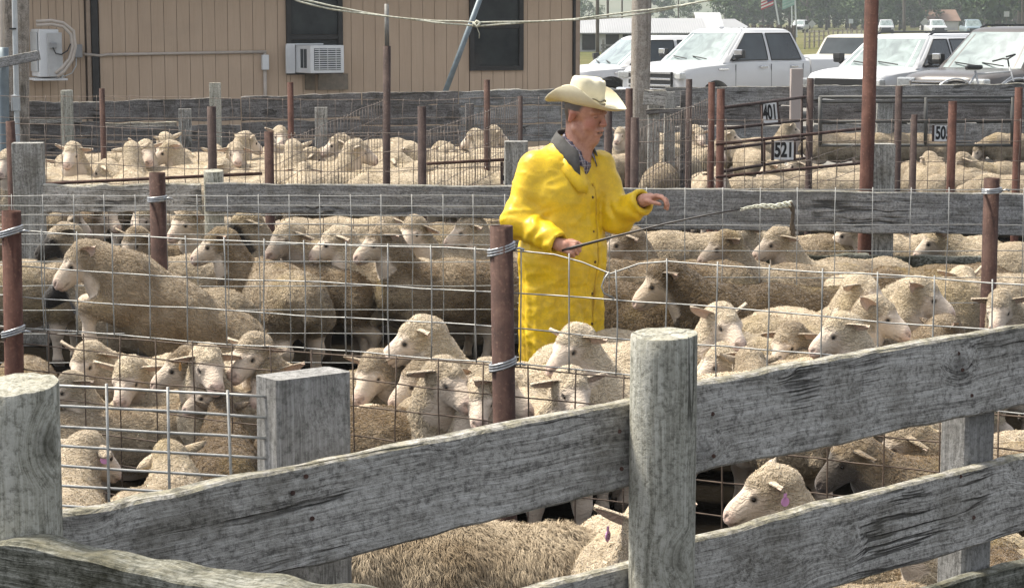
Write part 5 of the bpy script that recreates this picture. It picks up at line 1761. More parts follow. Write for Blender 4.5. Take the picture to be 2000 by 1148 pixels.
# folds: hanging drapes on the skirt, rings at the elbows, creases under the arms
th_ = np.arctan2(L[:, 1], L[:, 0])
low = sm(1.15 - Vc[:, 2], 0, .5)
n1 = vnoise(np.stack([th_ * 1.6, Vc[:, 2] * .55, 0 * th_], 1), 1.6, 2)
n2 = vnoise(np.stack([th_ * 3.0, Vc[:, 2] * .9, 0 * th_], 1), 1.9, 5)
disp = low * (.024 * n1 + .015 * n2)
nn_ = vnoise(Vc, 7, 4)
mid_ = np.exp(-((Vc[:, 2] - 1.12) / .22) ** 2)
disp += mid_ * .004 * np.abs(vnoise(Vc * np.array([1, 1, 2.6], np.float32), 7, 8)) * 1.6
disp += .004 * nn_ + .001 * vnoise(Vc, 16, 6)
warp = Vc + .06 * np.stack([vnoise(Vc, 5, 21), vnoise(Vc, 5, 22), vnoise(Vc, 5, 23)], 1)
rid = 1 - np.abs(vnoise(warp * np.array([1, 1, .35], np.float32), 5.5, 31)) * 2.2
cre = vnoise(warp * np.array([1, 1, .42], np.float32), 4.2, 51); cre2 = vnoise(warp * np.array([.7, .7, 1.2], np.float32), 6.0, 57)
disp -= .006 * np.exp(-(cre / .06) ** 2) * (.15 + low)
rid2 = 1 - np.abs(vnoise(warp * np.array([.8, .8, 1.5], np.float32), 11, 37)) * 2.2
disp += .006 * np.clip(rid, 0, 1) ** 2 * (.5 + low) + .004 * np.clip(rid2, 0, 1) ** 2
for (a, b, c_) in ((sh_r, el_r, wr_r), (sh_l, el_l, wr_l)):
    for (p, q_, amp, fr) in ((a, b, .006, 30), (b, c_, .007, 33)):
        ax = np.array((q_ - p)[:], np.float32); LL = float(np.linalg.norm(ax)); ax /= LL
        tt = (Vc - np.array(p[:], np.float32)) @ ax / LL
        dd = cone_sdf(Vc, p[:], q_[:], .001, .001)
        w = sm(dd, .13, .09) * sm(tt, -.1, .25) * sm(tt, 1.15, .9)
        if amp < .0065: w = w * (.3 + .7 * sm(tt, .45, .95))
        disp += w * amp * np.sin(tt * LL * fr * 2.1 + 3.0 * vnoise(Vc, 9, 3) * 2) * (.5 + .8 * vnoise(Vc, 6, 12))
# placket: a ridge down the front, right panel over left
pk = np.abs(L[:, 1] - .012) - .030
front = L[:, 0] > .05
disp += np.where(front & (Vc[:, 2] < 1.36), .007 * sm(pk, .008, -.004), 0)
disp -= np.where(front & (Vc[:, 2] < 1.38), .018 * sm(np.abs(L[:, 1] - .050), .014, .002), 0)
# breast seam and pocket flap
disp += np.where(front, .007 * sm(np.maximum(np.abs(L[:, 1] + .115) - .085, np.abs(Vc[:, 2] - .90) - .045), .006, -.004), 0)
Vc2 = Vc + Nc * disp[:, None]
seam = np.where(front & (Vc[:, 2] < 1.38), sm(np.abs(L[:, 1] - .050), .012, .004), 0)
t = NT("yellow_rubber_coat")
c = t.coord(); sep = t.new("SeparateColor"); t.l.new(t.attr('mask').outputs['Color'], sep.inputs[0])
ye = t.ramp(t.noise(c, 5, 5, .6), [(.3, (.78, .50, .010)), (.7, (.88, .61, .016))])
gr_ = t.ramp(t.noise(c, 7.5, 8, .80), [(.40, 0.0), (.58, .9)])
ye = t.mix(t.math('MULTIPLY', gr_, t.ramp(t.sepxyz(c)[2], [(0.35, 1.0), (1.0, .40)])), ye, (.34, .215, .030))
sp = t.ramp(t.voronoi(t.vmath('ADD', c, t.noise(c, 20, 2, out=1)), 13), [(.09, 1.0), (.15, 0.0)])
sp = t.math('MULTIPLY', sp, t.ramp(t.noise(c, 4.5, 3), [(.52, 0.0), (.60, 1.0)]))
ye = t.mix(t.math('MULTIPLY', sp, .8), ye, (.06, .045, .015))
ye = t.mix(t.math('MULTIPLY', sep.outputs[0], .85), ye, (.22, .075, .008))
hh = t.math('ADD', t.math('ABSOLUTE', t.math('SUBTRACT', t.noise(c, 11, 5, .6, 1.5), .5)), t.math('MULTIPLY', t.noise(c, 40, 4), .25))
M['coat'] = t.done(ye, .42, t.bump(hh, .18, .02), 0, .42)
coat = np_mesh('coat', Vc2, Fc, M['coat'], man, True, np.stack([seam, seam * 0, seam * 0], 1))
bt = MB()
for (zz, l_) in ((1.31, .012), (1.13, .012), (.97, .012), (.80, .012), (.64, .012)):
    p = np.array([bl(.30, l_, zz)[:]], np.float32)
    for _ in range(40): p = p - np.array([[FD.x, FD.y, 0]], np.float32) * np.clip(coat_f(p), -.02, .02)[:, None] * .8
    p = Vector(p[0]) + FD * .008
    bm = bmesh.new(); bmesh.ops.create_uvsphere(bm, u_segments=10, v_segments=6, radius=.0085); bm.verts.index_update()
    MB_ = MB(); MB_.add([p + Vector((v.co.x, v.co.y, v.co.z)) for v in bm.verts], [[q.index for q in f.verts] for f in bm.faces]); bm.free()
    MB_.build('snap_button', plain("brass_snap", (.10, .055, .02), .4, .6), man, True)
# collar: stand-up grey lining folded over
def ribbon(name, mat, path, thick=.006):
    vs, fs = [], []
    n = len(path)
    for (a, b, nrm) in path:
        for sgn in (0, 1):
            vs.append(Vector(a) + nrm * thick * sgn); vs.append((Vector(a) + Vector(b)) / 2 + nrm * (thick * sgn + .006)); vs.append(Vector(b) + nrm * thick * sgn)
    m = 6
    for i in range(n - 1):
        for (u, v) in ((0, 1), (1, 2), (2, 5), (5, 4), (4, 3), (3, 0)):
            fs.append((i * m + u, i * m + v, (i + 1) * m + v, (i + 1) * m + u))
    fs.append((0, 3, 4, 5, 2, 1)); e = (n - 1) * m; fs.append((e, e + 1, e + 2, e + 5, e + 4, e + 3))
    o = mesh_obj(name, vs, fs, mat, man, True)
    bm = bmesh.new(); bm.from_mesh(o.data); bmesh.ops.recalc_face_normals(bm, faces=bm.faces); bm.to_mesh(o.data); bm.free()
    return o
path = []
for i in range(25):
    a = R(38 + i * (322 - 38) / 24)
    fr = max(0, math.cos(a))
    rr = .092 + .012 * fr
    d = bl(math.cos(a), math.sin(a), 0)
    hi_ = bl(NF - .01, NL, 0) + d * (rr - .002) + Vector((0, 0, 1.625 - .06 * fr - .03 * math.cos(a)))
    lo_ = bl(NF - .01, NL, 0) + d * (rr + .040 + .016 * fr) + Vector((0, 0, 1.540 - .115 * fr - .03 * math.cos(a)))
    path.append((hi_, lo_, d))
ribbon('collar', plain("grey_corduroy", (.085, .083, .080), .9, 0, .3, 30, .5), path)
# lapel flap of the yellow coat folded open on the image-left side
path = []
for (f_, l_, z0, z1) in ((.075, -.078, 1.545, 1.46), (.118, -.066, 1.51, 1.405), (.162, -.044, 1.46, 1.35), (.192, -.006, 1.40, 1.33)):
    path.append((bl(f_, l_, z0), bl(f_ + .022, l_ - .050, z1), (FD * .8 - LD * .5).normalized()))
ribbon('lapel', M['coat'], path)
# shirt
def shirt_f(P):
    L = P @ Rb.T
    d = cone_sdf(L, (NF - .012, NL, 1.585), (NF - .02, NL * .6, 1.49), .076, .110)
    d = smin(d, cone_sdf(L / np.array([1, 1.35, 1], np.float32), (.010, 0, 1.44), (.02, 0, 1.22), .112, .135), .04)
    return np.maximum(d, -(cone_sdf(L, (NF + .03, NL, 1.64), (NF + .075, NL, 1.53), .078, .030)))
Vs, Fs = surface_nets(shirt_f, (-.25, -.25, 1.2), (.25, .25, 1.68), .010)
t = NT("plaid_shirt")
c = t.coord(); x_, y_, z_ = t.sepxyz(t.mapping(c, (1, 1, 1), (0, 0, 0), (0, 0, R(42))))
def stripes(v, f_, w):
    s_ = t.math('SINE', t.math('MULTIPLY', v, f_)); return t.ramp(s_, [(w - .08, 0.0), (w + .08, 1.0)])
s1, s2 = stripes(y_, 260, .45), stripes(z_, 240, .45)
pc = t.mix(s1, (.045, .048, .085), (.30, .29, .33)); pc = t.mix(t.math('MULTIPLY', s2, .55), pc, (.36, .33, .36))
pc = t.mix(t.math('MULTIPLY', stripes(z_, 480, .86), .7), pc, (.10, .02, .03))
M['plaid'] = t.done(pc, .8, t.bump(t.noise(c, 25, 3), .5, .01))
np_mesh('shirt', Vs, Fs, M['plaid'], man, True)
# shirt collar points
for s in (-1, 1):
    path = []
    for i in range(9):
        a = R(25 + i * 16) * s
        d = bl(math.cos(a), math.sin(a), 0); fr = max(0, math.cos(a))
        path.append((bl(NF - .008, NL, 0) + d * .078 + Vector((0, 0, 1.615 - .07 * fr)), bl(NF - .008, NL, 0) + d * (.092 + .03 * fr) + Vector((0, 0, 1.565 - .11 * fr)), d))
    ribbon('shirt_collar', M['plaid'], path, .004)
# trousers and boots
for s in (-1, 1):
    mb = MB(); mb.tube([bl(0, s * .10, .80), bl(.01, s * .11, .50), bl(-.02, s * .12, .26)], [.12, .088, .078], 14)
    mb.build('trouser_leg', plain("dark_denim", (.03, .035, .055), .85), man, True)
    mb = MB(); mb.tube([bl(-.02, s * .12, .30), bl(-.025, s * .12, .10), bl(-.01, s * .122, .055)], [.070, .062, .058], 14)
    mb.tube([bl(-.06, s * .12, .05), bl(.08, s * .135, .055), bl(.19, s * .145, .04), bl(.22, s * .148, .035)], [.048, .052, .044, .018], 12)
    mb.build('boot', plain("rubber_boot", (.03, .026, .02), .5), man, True)
# hat
hat_u = .056
vs, fs = [], []
n, prof = 72, []
t = NT("cream_straw"); c = t.coord()
wv_ = t.math('MULTIPLY', t.wave(c, 190, .6, 2, 1, 'X'), t.wave(c, 190, .6, 2, 1, 'Z'))
hc_ = t.mix(t.ramp(t.noise(c, 12, 5, .7), [(.35, 0.0), (.75, .5)]), (.80, .74, .55), (.62, .54, .34))
M['straw'] = t.done(hc_, .75, t.bump(wv_, .4, .002), 0, .25)
rings = [(0.0, 'top'), (.35, 'top'), (.62, 'top'), (.82, 'top')]
def crown(fr, z):  # fraction of the radius
    return fr, z
rows = []
A_, B_ = .104, .088
for fr, z in ((.02, .140), (.35, .142), (.62, .148), (.80, .147), (.90, .138), (.955, .116), (.985, .078), (1.0, .034), (1.015, .0)):
    row = []
    for k in range(n):
        a = 2 * math.pi * k / n
        x, y = math.cos(a) * A_ * fr, math.sin(a) * B_ * fr
        zz = z
        crease = math.exp(-(y / .022) ** 2) * .034 * min(1, max(0, (.115 - abs(x)) / .06)) if fr < .93 else 0
        pinch = math.exp(-((abs(y) - .052) / .022) ** 2) * math.exp(-((x - .070) / .035) ** 2)
        zz -= crease + .020 * pinch * (z > .1)
        zz -= .016 * (-x / A_) * (z > .09) * .5
        y2 = y * (1 - .16 * math.exp(-((x - .075) / .035) ** 2) * min(1, z / .07))
        row.append((x, y2, zz))
    rows.append(row)
def brim_z(a, q):
    sid = abs(math.sin(a)) ** 2.2
    z = .100 * sid * q ** 1.6
    fcos = math.cos(a)
    z += (-.012 * q if fcos > 0 else -.026 * q) * abs(fcos) ** 2
    z += .030 * max(0, fcos) ** 8 * q ** 3
    return z
brim = []
for q in (.12, .28, .45, .62, .78, .90, .97, 1.0):
    row = []
    for k in range(n):
        a = 2 * math.pi * k / n
        w = .112 + .018 * abs(math.cos(a)) ** 2
        sid = abs(math.sin(a)) ** 2.2
        ext = w * q * (1 - .42 * sid * q * q)
        row.append((math.cos(a) * (A_ * 1.015 + ext), math.sin(a) * (B_ * 1.015 + ext * .96), brim_z(a, q)))
    brim.append(row)
allr = rows + brim
for row in allr: vs += row
R_ = len(allr)
for i in range(R_ - 1):
    for k in range(n):
        k2 = (k + 1) % n
        fs.append((i * n + k, (i + 1) * n + k, (i + 1) * n + k2, i * n + k2))
fs.append(tuple(range(n)))
# underside of the brim gives it thickness
b0 = len(vs)
for row in [brim[-1]] + brim[::-1][1:] + [rows[-1]]:
    vs += [(x, y, z - (.0035 if row is not brim[-1] else .002)) for x, y, z in row]
for i in range(len(brim)):
    for k in range(n):
        k2 = (k + 1) % n
        fs.append((b0 + i * n + k, b0 + (i + 1) * n + k, b0 + (i + 1) * n + k2, b0 + i * n + k2))
for k in range(n):
    k2 = (k + 1) % n
    fs.append(((R_ - 1) * n + k, b0 + k, b0 + k2, (R_ - 1) * n + k2))
hat_loc = hd(-.008, 0, hat_u)
yaw_h = math.atan2(hf.y, hf.x)
hat = mesh_obj('hat', vs, fs, M['straw'], man, True)
hat.location = hat_loc
hat.rotation_euler = (R(-3), R(9), yaw_h)
mb = MB()
for dz, rr in ((.018, .0045), (.036, .0035)):
    mb.tube([(math.cos(a) * (A_ * 1.012 + .003), math.sin(a) * (B_ * 1.012 + .003) * (1 - .10 * math.exp(-((math.cos(a) - .75) / .3) ** 2) * .3), dz + .006 * math.sin(a * 7) * (dz > .03)) for a in [2 * math.pi * k / 56 for k in range(57)]], rr, 6)
hb = mb.build('hat_band', plain("hat_cord", (.16, .13, .075), .7, 0, .4, 40), hat, True)

# ---- stick with a twine lash
st = empty('stock_whip', gr + man_o, 0, 'thin black stock stick with a pale twine lash held in the right hand', 'stick')
def rel(px, py, dy): return at(px, py, MY + dy) - st.location
mb = MB()
pts = [rel(1098, 489, -.375), rel(1120, 483, -.40), rel(1200, 462, -.46), rel(1300, 437, -.53), rel(1380, 420, -.58), rel(1450, 408, -.62)]
mb.tube(pts, [.0075, .0085, .006, .005, .0042, .004], 8)
mb.build('handle', plain("black_fibre_rod", (.025, .02, .018), .45), st, True)
def lash(name, pix, rs, mat):
    mb = MB()
    for ph in range(3):
        pts = []
        for i, (x, y) in enumerate(interp(pix, 26)):
            k = i / 26
            w = .011 * (rs[0] + (rs[1] - rs[0]) * k)
            pts.append(rel(x, y, -.62) + Vector((math.sin(i * .55 + ph * 2.1) * w * .3, math.cos(i * .55 + ph * 2.1) * w, math.sin(i * .55 + ph * 2.1) * w)))
        mb.tube(pts, [.0055 * (rs[0] + (rs[1] - rs[0]) * i / 26) for i in range(27)], 6)
    return mb.build(name, mat, st, True)
lash('lash', [(1446, 409), (1470, 404), (1490, 402), (1512, 404), (1530, 400), (1545, 399)], (.5, 1.25), twm)
lash('cracker', [(1543, 398), (1549, 410), (1548, 425), (1546, 440), (1550, 456)], (1.0, 1.5), plain("brown_leather", (.10, .075, .05), .85, 0, .4, 40))
# ================================================================== sheep
def sheep_variant(neck, yaw, pitch, seed, leap=False, lean=1.0, shaggy=False):
    """builds one sheep facing +X as an Empty with body, fleece, eyes and ears; returns (root, head centre)"""
    V = Vector
    yr, pr = R(yaw), R(pitch)
    # neck: 'up', 'level', 'down'
    reach, high = {'up': (0.185, 0.33), 'level': (0.27, 0.20), 'down': (0.30, -0.08), 'mid': (0.29, -0.01)}[neck]
    n0 = V((0.34, 0, 0.60))
    turn = yr * 0.55
    P = n0 + V((math.cos(turn) * reach, math.sin(turn) * reach, high))
    fw = V((math.cos(yr) * math.cos(pr), math.sin(yr) * math.cos(pr), -math.sin(pr)))
    sd = V((-math.sin(yr), math.cos(yr), 0))
    up = fw.cross(sd)
    def H(f, s, u):
        return tuple(P + fw * f + sd * s + up * u)
    pr_ = []
    w = 0.93 * lean
    pr_ += [((-0.40, 0, .525), (0.0, 0, .51), .205, .232, .09, (1, w, 1)),
            ((0.0, 0, .51), (0.30, 0, .53), .232, .205, .09, (1, w, 1)),
            ((-0.47, 0, .55), (-0.42, 0, .55), .165, .18, .09),
            ((0.36, 0, .50), (0.42, 0, .53), .165, .145, .09)]
    nb = P - fw * 0.035 - up * 0.02
    nm = (n0 + nb) / 2 + V((0.03, 0, -0.015))
    pr_ += [(tuple(n0), tuple(nm), .160, .122, .09), (tuple(nm), tuple(nb), .122, .092, .06)]
    # head
    pr_ += [(H(.015, 0, -.01), H(.06, 0, -.012), .083, .078, .04),
            (H(.05, 0, -.015), H(.205, 0, -.030), .070, .047, .03),
            (H(.05, 0, -.055), H(.185, 0, -.058), .055, .033, .03),
            (H(.06, 0, .028), H(.19, 0, .000), .040, .030, .02),
            (H(-.005, 0, .036), H(.055, 0, .040), .064, .048, .03),
            (H(.215, 0, -.034), H(.222, 0, -.040), .042, .040, .02, None)]
    for s in (-1, 1):
        pr_ += [(H(.085, s * .052, .018), H(.10, s * .052, .016), .026, .022, .015)]
        pr_ += [(H(.104, s * .076, .006), H(.108, s * .076, .004), -.012, -.012, .008)]
        pr_ += [(H(.249, s * .020, -.018), H(.235, s * .036, -.008), -.008, -.006, .006)]
        pr_ += [(H(.262, s * .006, -.056), H(.17, s * .056, -.060), -.006, -.004, .006)]
    # legs
    for s in (-1, 1):
        if leap:
            fl = [((.30, s * .12, .42), (.47, s * .12, .33), .085, .050), ((.47, s * .12, .33), (.36, s * .12, .17), .044, .030), ((.36, s * .12, .17), (.33, s * .12, .14), .034, .03)]
            rl = [((-.42, s * .11, .45), (-.48, s * .12, .30), .14, .08), ((-.48, s * .12, .30), (-.66, s * .12, .14), .06, .040), ((-.66, s * .12, .14), (-.70, s * .12, -.14), .034, .028)]
        else:
            dx = 0.05 * s
            fl = [((.30 + dx * .3, s * .11, .40), (.31 + dx, s * .115, .25), .088, .046), ((.31 + dx, s * .115, .25), (.31 + dx, s * .115, .05), .040, .028), ((.315 + dx, s * .115, .03), (.335 + dx, s * .115, .018), .034, .026)]
            rl = [((-.42, s * .11, .45), (-.36 - dx, s * .125, .34), .135, .085), ((-.36 - dx, s * .125, .34), (-.50 - dx, s * .12, .245), .075, .042), ((-.50 - dx, s * .12, .245), (-.465 - dx, s * .12, .05), .036, .028), ((-.46 - dx, s * .12, .03), (-.44 - dx, s * .12, .018), .034, .026)]
        for q in fl + rl: pr_.append(q + (.05,))
    pr_.append(((-.60, 0, .60), (-.665, 0, .47), .045, .035, .03))
    f = make_field(pr_, .05)
    Vt, Fq = surface_nets(f, (-.80, -.42, -.26 if leap else -.04), (1.05, .42, 1.15), 0.0185)
    # finer cells on the head
    bm = bmesh.new()
    bv = [bm.verts.new(v) for v in Vt.tolist()]
    for q in Fq.tolist():
        try: bm.faces.new([bv[i] for i in q])
        except ValueError: pass
    hc = P + fw * 0.11
    ed = [e for e in bm.edges if (e.verts[0].co - hc).length < .19 and (e.verts[1].co - hc).length < .19]
    bmesh.ops.subdivide_edges(bm, edges=ed, cuts=1, use_grid_fill=True)
    bmesh.ops.triangulate(bm, faces=bm.faces[:])
    bm.verts.index_update()
    Vt = np.array([v.co[:] for v in bm.verts], np.float32)
    Ft = np.array([[v.index for v in fc.verts] for fc in bm.faces], np.int32)
    bm.free()
    Vt = project(f, Vt)
    N = grad(f, Vt)
    # masks
    Pn, fn, sn, un = (np.array(x[:], np.float32) for x in (P, fw, sd, up))
    L = Vt - Pn
    lf, ls, lu = L @ fn, L @ sn, L @ un
    near = np.sqrt(((L - fn * .10) ** 2).sum(1)) < .24
    sm = lambda x, a, b: np.clip((x - a) / (b - a), 0, 1)
    wob = vnoise(Vt, 25, seed) * .025
    front = sm(lf + wob - np.clip(lu, 0, 1) * 0.75 - .045, -.012, .03)
    cheek = sm(lf + wob + np.clip(-lu, 0, 1) * .15 - .035, -.01, .025)
    bare = near * np.minimum(front, cheek)
    leg = sm(.33 - Vt[:, 2] + wob, -.02, .03) * (np.abs(Vt[:, 1]) < .25) * (Vt[:, 2] < .33)
    if leap: leg = sm(.30 - Vt[:, 2] + wob, -.02, .03) * (Vt[:, 0] > .2) * (Vt[:, 2] < .31)
    leg = leg * (np.abs(ls) < 9)
    bare = np.maximum(bare, leg)
    mark = np.zeros(len(Vt), np.float32); pink = np.zeros(len(Vt), np.float32)
    for s in (-1, 1):
        e = Vt - np.array(H(.106, s * .072, .006), np.float32)
        mark = np.maximum(mark, .8 * sm(np.sqrt((e ** 2).sum(1)), .021, .012))
        nz = cone_sdf(Vt, H(.255, s * .012, -.022), H(.236, s * .034, -.010), .004, .004)
        mark = np.maximum(mark, .75 * sm(nz, .006, .0))
        mo = cone_sdf(Vt, H(.268, s * .002, -.056), H(.165, s * .056, -.060), .003, .003)
        mark = np.maximum(mark, .6 * sm(mo, .006, .0))
    pink = near * sm(lf, .20, .25) * .5
    hoof = (Vt[:, 2] < .05) * (0 if leap else 1)
    mark = np.maximum(mark, hoof * .8)
    # wool relief
    amp = 1 - np.clip(bare * 1.2, 0, 1)
    wn_ = vnoise(Vt, 26, seed + 3); w2 = vnoise(Vt, 55, seed + 5); w3 = vnoise(Vt, 7, seed + 9)
    Vw = Vt + N * (amp * np.where(near, .35, 1.0) * (.0045 * (1 - 2 * np.abs(wn_)) + .003 * w2 + .012 * w3))[:, None]
    # rest is fleece geometry
    root = empty('sheep')
    root['neck'] = neck
    del root['neck']
    body = np_mesh('body', Vw, Ft, M['wool'], root, True, np.stack([bare, mark, pink], 1))
    # fleece: thousands of curved locks lying on the wool
    A, B, C_ = Vw[Ft[:, 0]], Vw[Ft[:, 1]], Vw[Ft[:, 2]]
    cr = np.cross(B - A, C_ - A)
    area = np.linalg.norm(cr, axis=1) / 2
    fb = bare[Ft].mean(1)
    wgt = area * (fb < .35) * (A[:, 2] > .22)
    rg = np.random.default_rng(seed)
    n = 70000 if shaggy else 30000
    pick = rg.choice(len(Ft), n, p=wgt / wgt.sum())
    u, v = rg.random(n), rg.random(n)
    sw = u + v > 1; u[sw] = 1 - u[sw]; v[sw] = 1 - v[sw]
    Q = A[pick] + u[:, None] * (B - A)[pick] + v[:, None] * (C_ - A)[pick]
    nn = cr[pick] / (2 * area[pick, None])
    # clumps share a direction
    ncl = 2600
    cen = Q[rg.choice(n, ncl, replace=False)]
    own = np.zeros(n, int)
    for i0 in range(0, n, 1500):
        d2 = ((Q[i0:i0 + 1500, None] - cen[None]) ** 2).sum(2)
        own[i0:i0 + 1500] = d2.argmin(1)
    cdir = rg.normal(size=(ncl, 3)) * (.28 if shaggy else .8) + np.array([-.35, 0, -.75 - .6 * shaggy])
    clen = .75 + .6 * rg.random(ncl)
    flow = cdir[own] + rg.normal(size=(n, 3)) * .25
    flow -= (flow * nn).sum(1, keepdims=True) * nn
    flow /= np.linalg.norm(flow, axis=1, keepdims=True) + 1e-6
    headn = np.sqrt(((Q - Pn) ** 2).sum(1)) < .2
    ln = ((.034 + .022 * rg.random(n)) if shaggy else (.006 + .007 * rg.random(n))) * clen[own] * np.where(headn, .6, 1)
    lift = (.25 if shaggy else .45) + .5 * rg.random(n)
    tipc = cen[own] + nn * .012
    mid = Q + (flow * .55 + nn * lift[:, None]) * (ln * .6)[:, None]
    tip = Q + (flow * 1.0 + nn * (lift * .55)[:, None]) * ln[:, None]
    tip = (tip * .72 + tipc * .10 + (Q + flow * ln[:, None]) * .18) if shaggy else tip
    sidev = np.cross(flow, nn)
    wd = ((.0006 if shaggy else .0008) + .0009 * rg.random(n))[:, None]
    VV = np.stack([Q - sidev * wd, Q + sidev * wd, mid + sidev * wd * .9, mid - sidev * wd * .9, tip], 1).reshape(-1, 3)
    b0 = np.arange(n)[:, None] * 5
    tri = np.concatenate([b0 + np.array([0, 1, 2]), b0 + np.array([0, 2, 3]), b0 + np.array([3, 2, 4])])
    rc = np.clip(rg.random(n) * .45 + .55 * rg.random(ncl)[own], 0, 1)
    cols = np.zeros((n, 5, 3), np.float32)
    cols[:, :, 0] = rc[:, None]
    cols[:, 2:4, 1] = .5; cols[:, 4, 1] = 1
    np_mesh('fleece', VV, tri, M['fleece'], root, True, cols.reshape(-1, 3))
    for s in (-1, 1):
        mb = MB()
        c = V(H(.1055, s * .0622, .005))
        bm = bmesh.new(); bmesh.ops.create_icosphere(bm, subdivisions=2, radius=.0108)
        bm.verts.index_update()
        mb.add([vv.co + c for vv in bm.verts], [[q.index for q in fc.verts] for fc in bm.faces]); bm.free()
        mb.build('eye', M['eye'], root, True)
        # ear: a cupped leaf standing out sideways
        base = V(H(-.012, s * .062, .028))
        drop = -.34 + .42 * random.random()
        ax = (sd * s * 1.0 - fw * .30 + up * drop).normalized()
        face_n = (fw * .75 - V((0, 0, 1)) * .55).normalized()
        face_n = (face_n - ax * face_n.dot(ax)).normalized()
        wv = ax.cross(face_n)
        vs, fs, cols = [], [], []
        nu, nv = 9, 7
        for side in (0, 1):
            for i in range(nu):
                a = i / (nu - 1)
                half = .037 * (math.sin(math.pi * min(1, .20 + .80 * a)) ** .6) * (1 - .12 * a) + .003
                for j in range(nv):
                    bb = (j / (nv - 1)) * 2 - 1
                    cup = .020 * (bb * bb) * (1 - a * .3) - .012 * a * a
                    q = base + ax * (a * .150) + wv * (bb * half) + face_n * (cup - (.007 * (1 - bb * bb) if side else 0))
                    vs.append(q)
                    cols.append((.8 - .55 * side, 0.0, .75 * (1 - side) * (1 - abs(bb) * .5)))
        o2 = nu * nv
        for i in range(nu - 1):
            for j in range(nv - 1):
                q = (i * nv + j, (i + 1) * nv + j, (i + 1) * nv + j + 1, i * nv + j + 1)
                fs.append(q); fs.append(tuple(o2 + k for k in reversed(q)))
        for i in range(nu - 1):
            for j in (0, nv - 1):
                q = (i * nv + j, (i + 1) * nv + j, o2 + (i + 1) * nv + j, o2 + i * nv + j)
                fs.append(q if j else tuple(reversed(q)))
        np_mesh('ear', np.array([x[:] for x in vs]), np.array(fs), M['wool'], root, True, np.array(cols))
    info = dict(root=root, head=P + fw * .09, poll=P, fw=fw, sd=sd, up=up, earb=[P + sd * s * .062 + up * .028 for s in (-1, 1)], ear=[P + sd * s * .15 - fw * .06 for s in (-1, 1)])
    return info

SHEEP_KINDS = {
    'up0': ('up', 0, 28), 'up+': ('up', 48, 28), 'up-': ('up', -48, 28), 'upL': ('up', 92, 22), 'upR': ('up', -92, 22),
    'lv0': ('level', 0, 35), 'lv+': ('level', 48, 35), 'lv-': ('level', -48, 35), 'lvL': ('level', 88, 32), 'lvR': ('level', -88, 32),
    'dn0': ('down', 0, 55),
}
G1, G2, G3, G4, G5, G6 = ('sheep in the alley behind the front planks', 'sheep crowding the near mesh fence', 'sheep moving behind the man', 'cream flock in the far left pen', 'sheep in the far right pens', 'sheep behind the middle plank fence')
SHEEP = {}
def get_sheep(k):
    if k not in SHEEP:
        if k == 'shag': SHEEP[k] = sheep_variant('down', 0, 55, 77, shaggy=True)
        elif k == 'leap': SHEEP[k] = sheep_variant('mid', 0, 70, 61, True)
        else: SHEEP[k] = sheep_variant(*SHEEP_KINDS[k], 11 + 5 * list(SHEEP_KINDS).index(k))
        SHEEP[k]['used'] = False
    return SHEEP[k]
def place_sheep(kind, heading, label, px, py, sc=1.0, tone=0.3, dark=0.0, anchor='head', group=None, Y=None, dz=0.0, tilt=0.0):
    s = get_sheep(kind)
    A = s['head'] if anchor == 'head' else Vector(anchor)
    sc *= {G1: .76, G2: .84, G3: .90, G4: .95, G5: .88, G6: .90}.get(group, 1.0) if kind != 'leap' else 1.0
    if group == G2:
        while sc > .66:
            q = atz(px, py, (A * sc).z)
            if q.y > YB(px) + .34: break
            sc -= .01
    if s['used']:
        o = copy_tree(s['root'])
    else:
        o = s['root']; s['used'] = True
    Rm = Matrix.Rotation(R(heading), 3, 'Z') @ Matrix.Rotation(R(tilt), 3, 'Y')
    loc = Rm @ (A * sc)
    W = atz(px, py, loc.z + dz) if Y is None else at(px, py, Y)
    o.location = W - loc
    if Y is not None and abs(o.location.z) > .12: print('sheep z', label, round(o.location.z, 2))
    o.rotation_euler = Rm.to_euler()
    o.scale = (sc, sc, sc)
    tag(o, label, 'sheep', group)
    if group in (G2, G3) and kind != 'leap': tone = max(-.1, tone + random.choice((-.38, -.22, -.05, .08, .25)))
    for c in o.children:
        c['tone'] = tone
        c['dark'] = dark
    ears = [c for c in o.children if c.name.split('.')[0] == 'ear']
    for c, b in zip(ears, s['earb']):
        q = Matrix.Rotation(random.uniform(-.35, .35), 4, s['fw']) @ Matrix.Rotation(random.uniform(-.35, .35), 4, s['up'])
        c.matrix_local = Matrix.Translation(b) @ q @ Matrix.Translation(-b)
    return o
# ================================================================== the sheep
# kind, heading (0 = image right, 90 = away, 180 = left, 270 = towards the camera), label, px, py, scale, tone, dark, anchor
TOP = (0.0, 0, .745)
RUMP = (-.45, 0, .72)
P = place_sheep
# ---- alley between the plank fence and the mesh fence
P('lv-', 100, 'woolly sheep showing only two cupped ears, left one behind the rod panel', 195, 892, 1.0, 0.35, 0, 'head', G1)
P('lv+', 75, 'smaller woolly head with cupped ears, right one behind the rod panel', 318, 908, .97, 0.40, 0, 'head', G1)
P('up0', 183, 'cream faced sheep in left profile with a violet ear tag, between the planks', 1475, 968, 1.0, 0.22, 0, 'head', G1)
P('shag', 174, 'long brown woolly back arching below the front plank, left of the round post', 1040, 1036, 1.06, 0.62, 0, (-.30, 0, .735), G1)
P('up0', 275, 'sheep hidden behind the round post, its pink ear with a violet tag showing left', 1276, 1062, 1.08, 0.30, 0, 'head', G1)
P('lv0', 200, 'pale woolly sheep at the right edge below the top plank', 1985, 850, 1.0, 0.25, 0, TOP, G1)
P('up0', 190, 'pale pinkish sheep low in the bottom right corner beside the square post', 1985, 1085, .9, .30, 0, TOP, G1)
P('dn0', 100, 'dark brown sheep half hidden above the corner rail at bottom right', 1930, 1060, .95, 1.2, 0, TOP, G1)
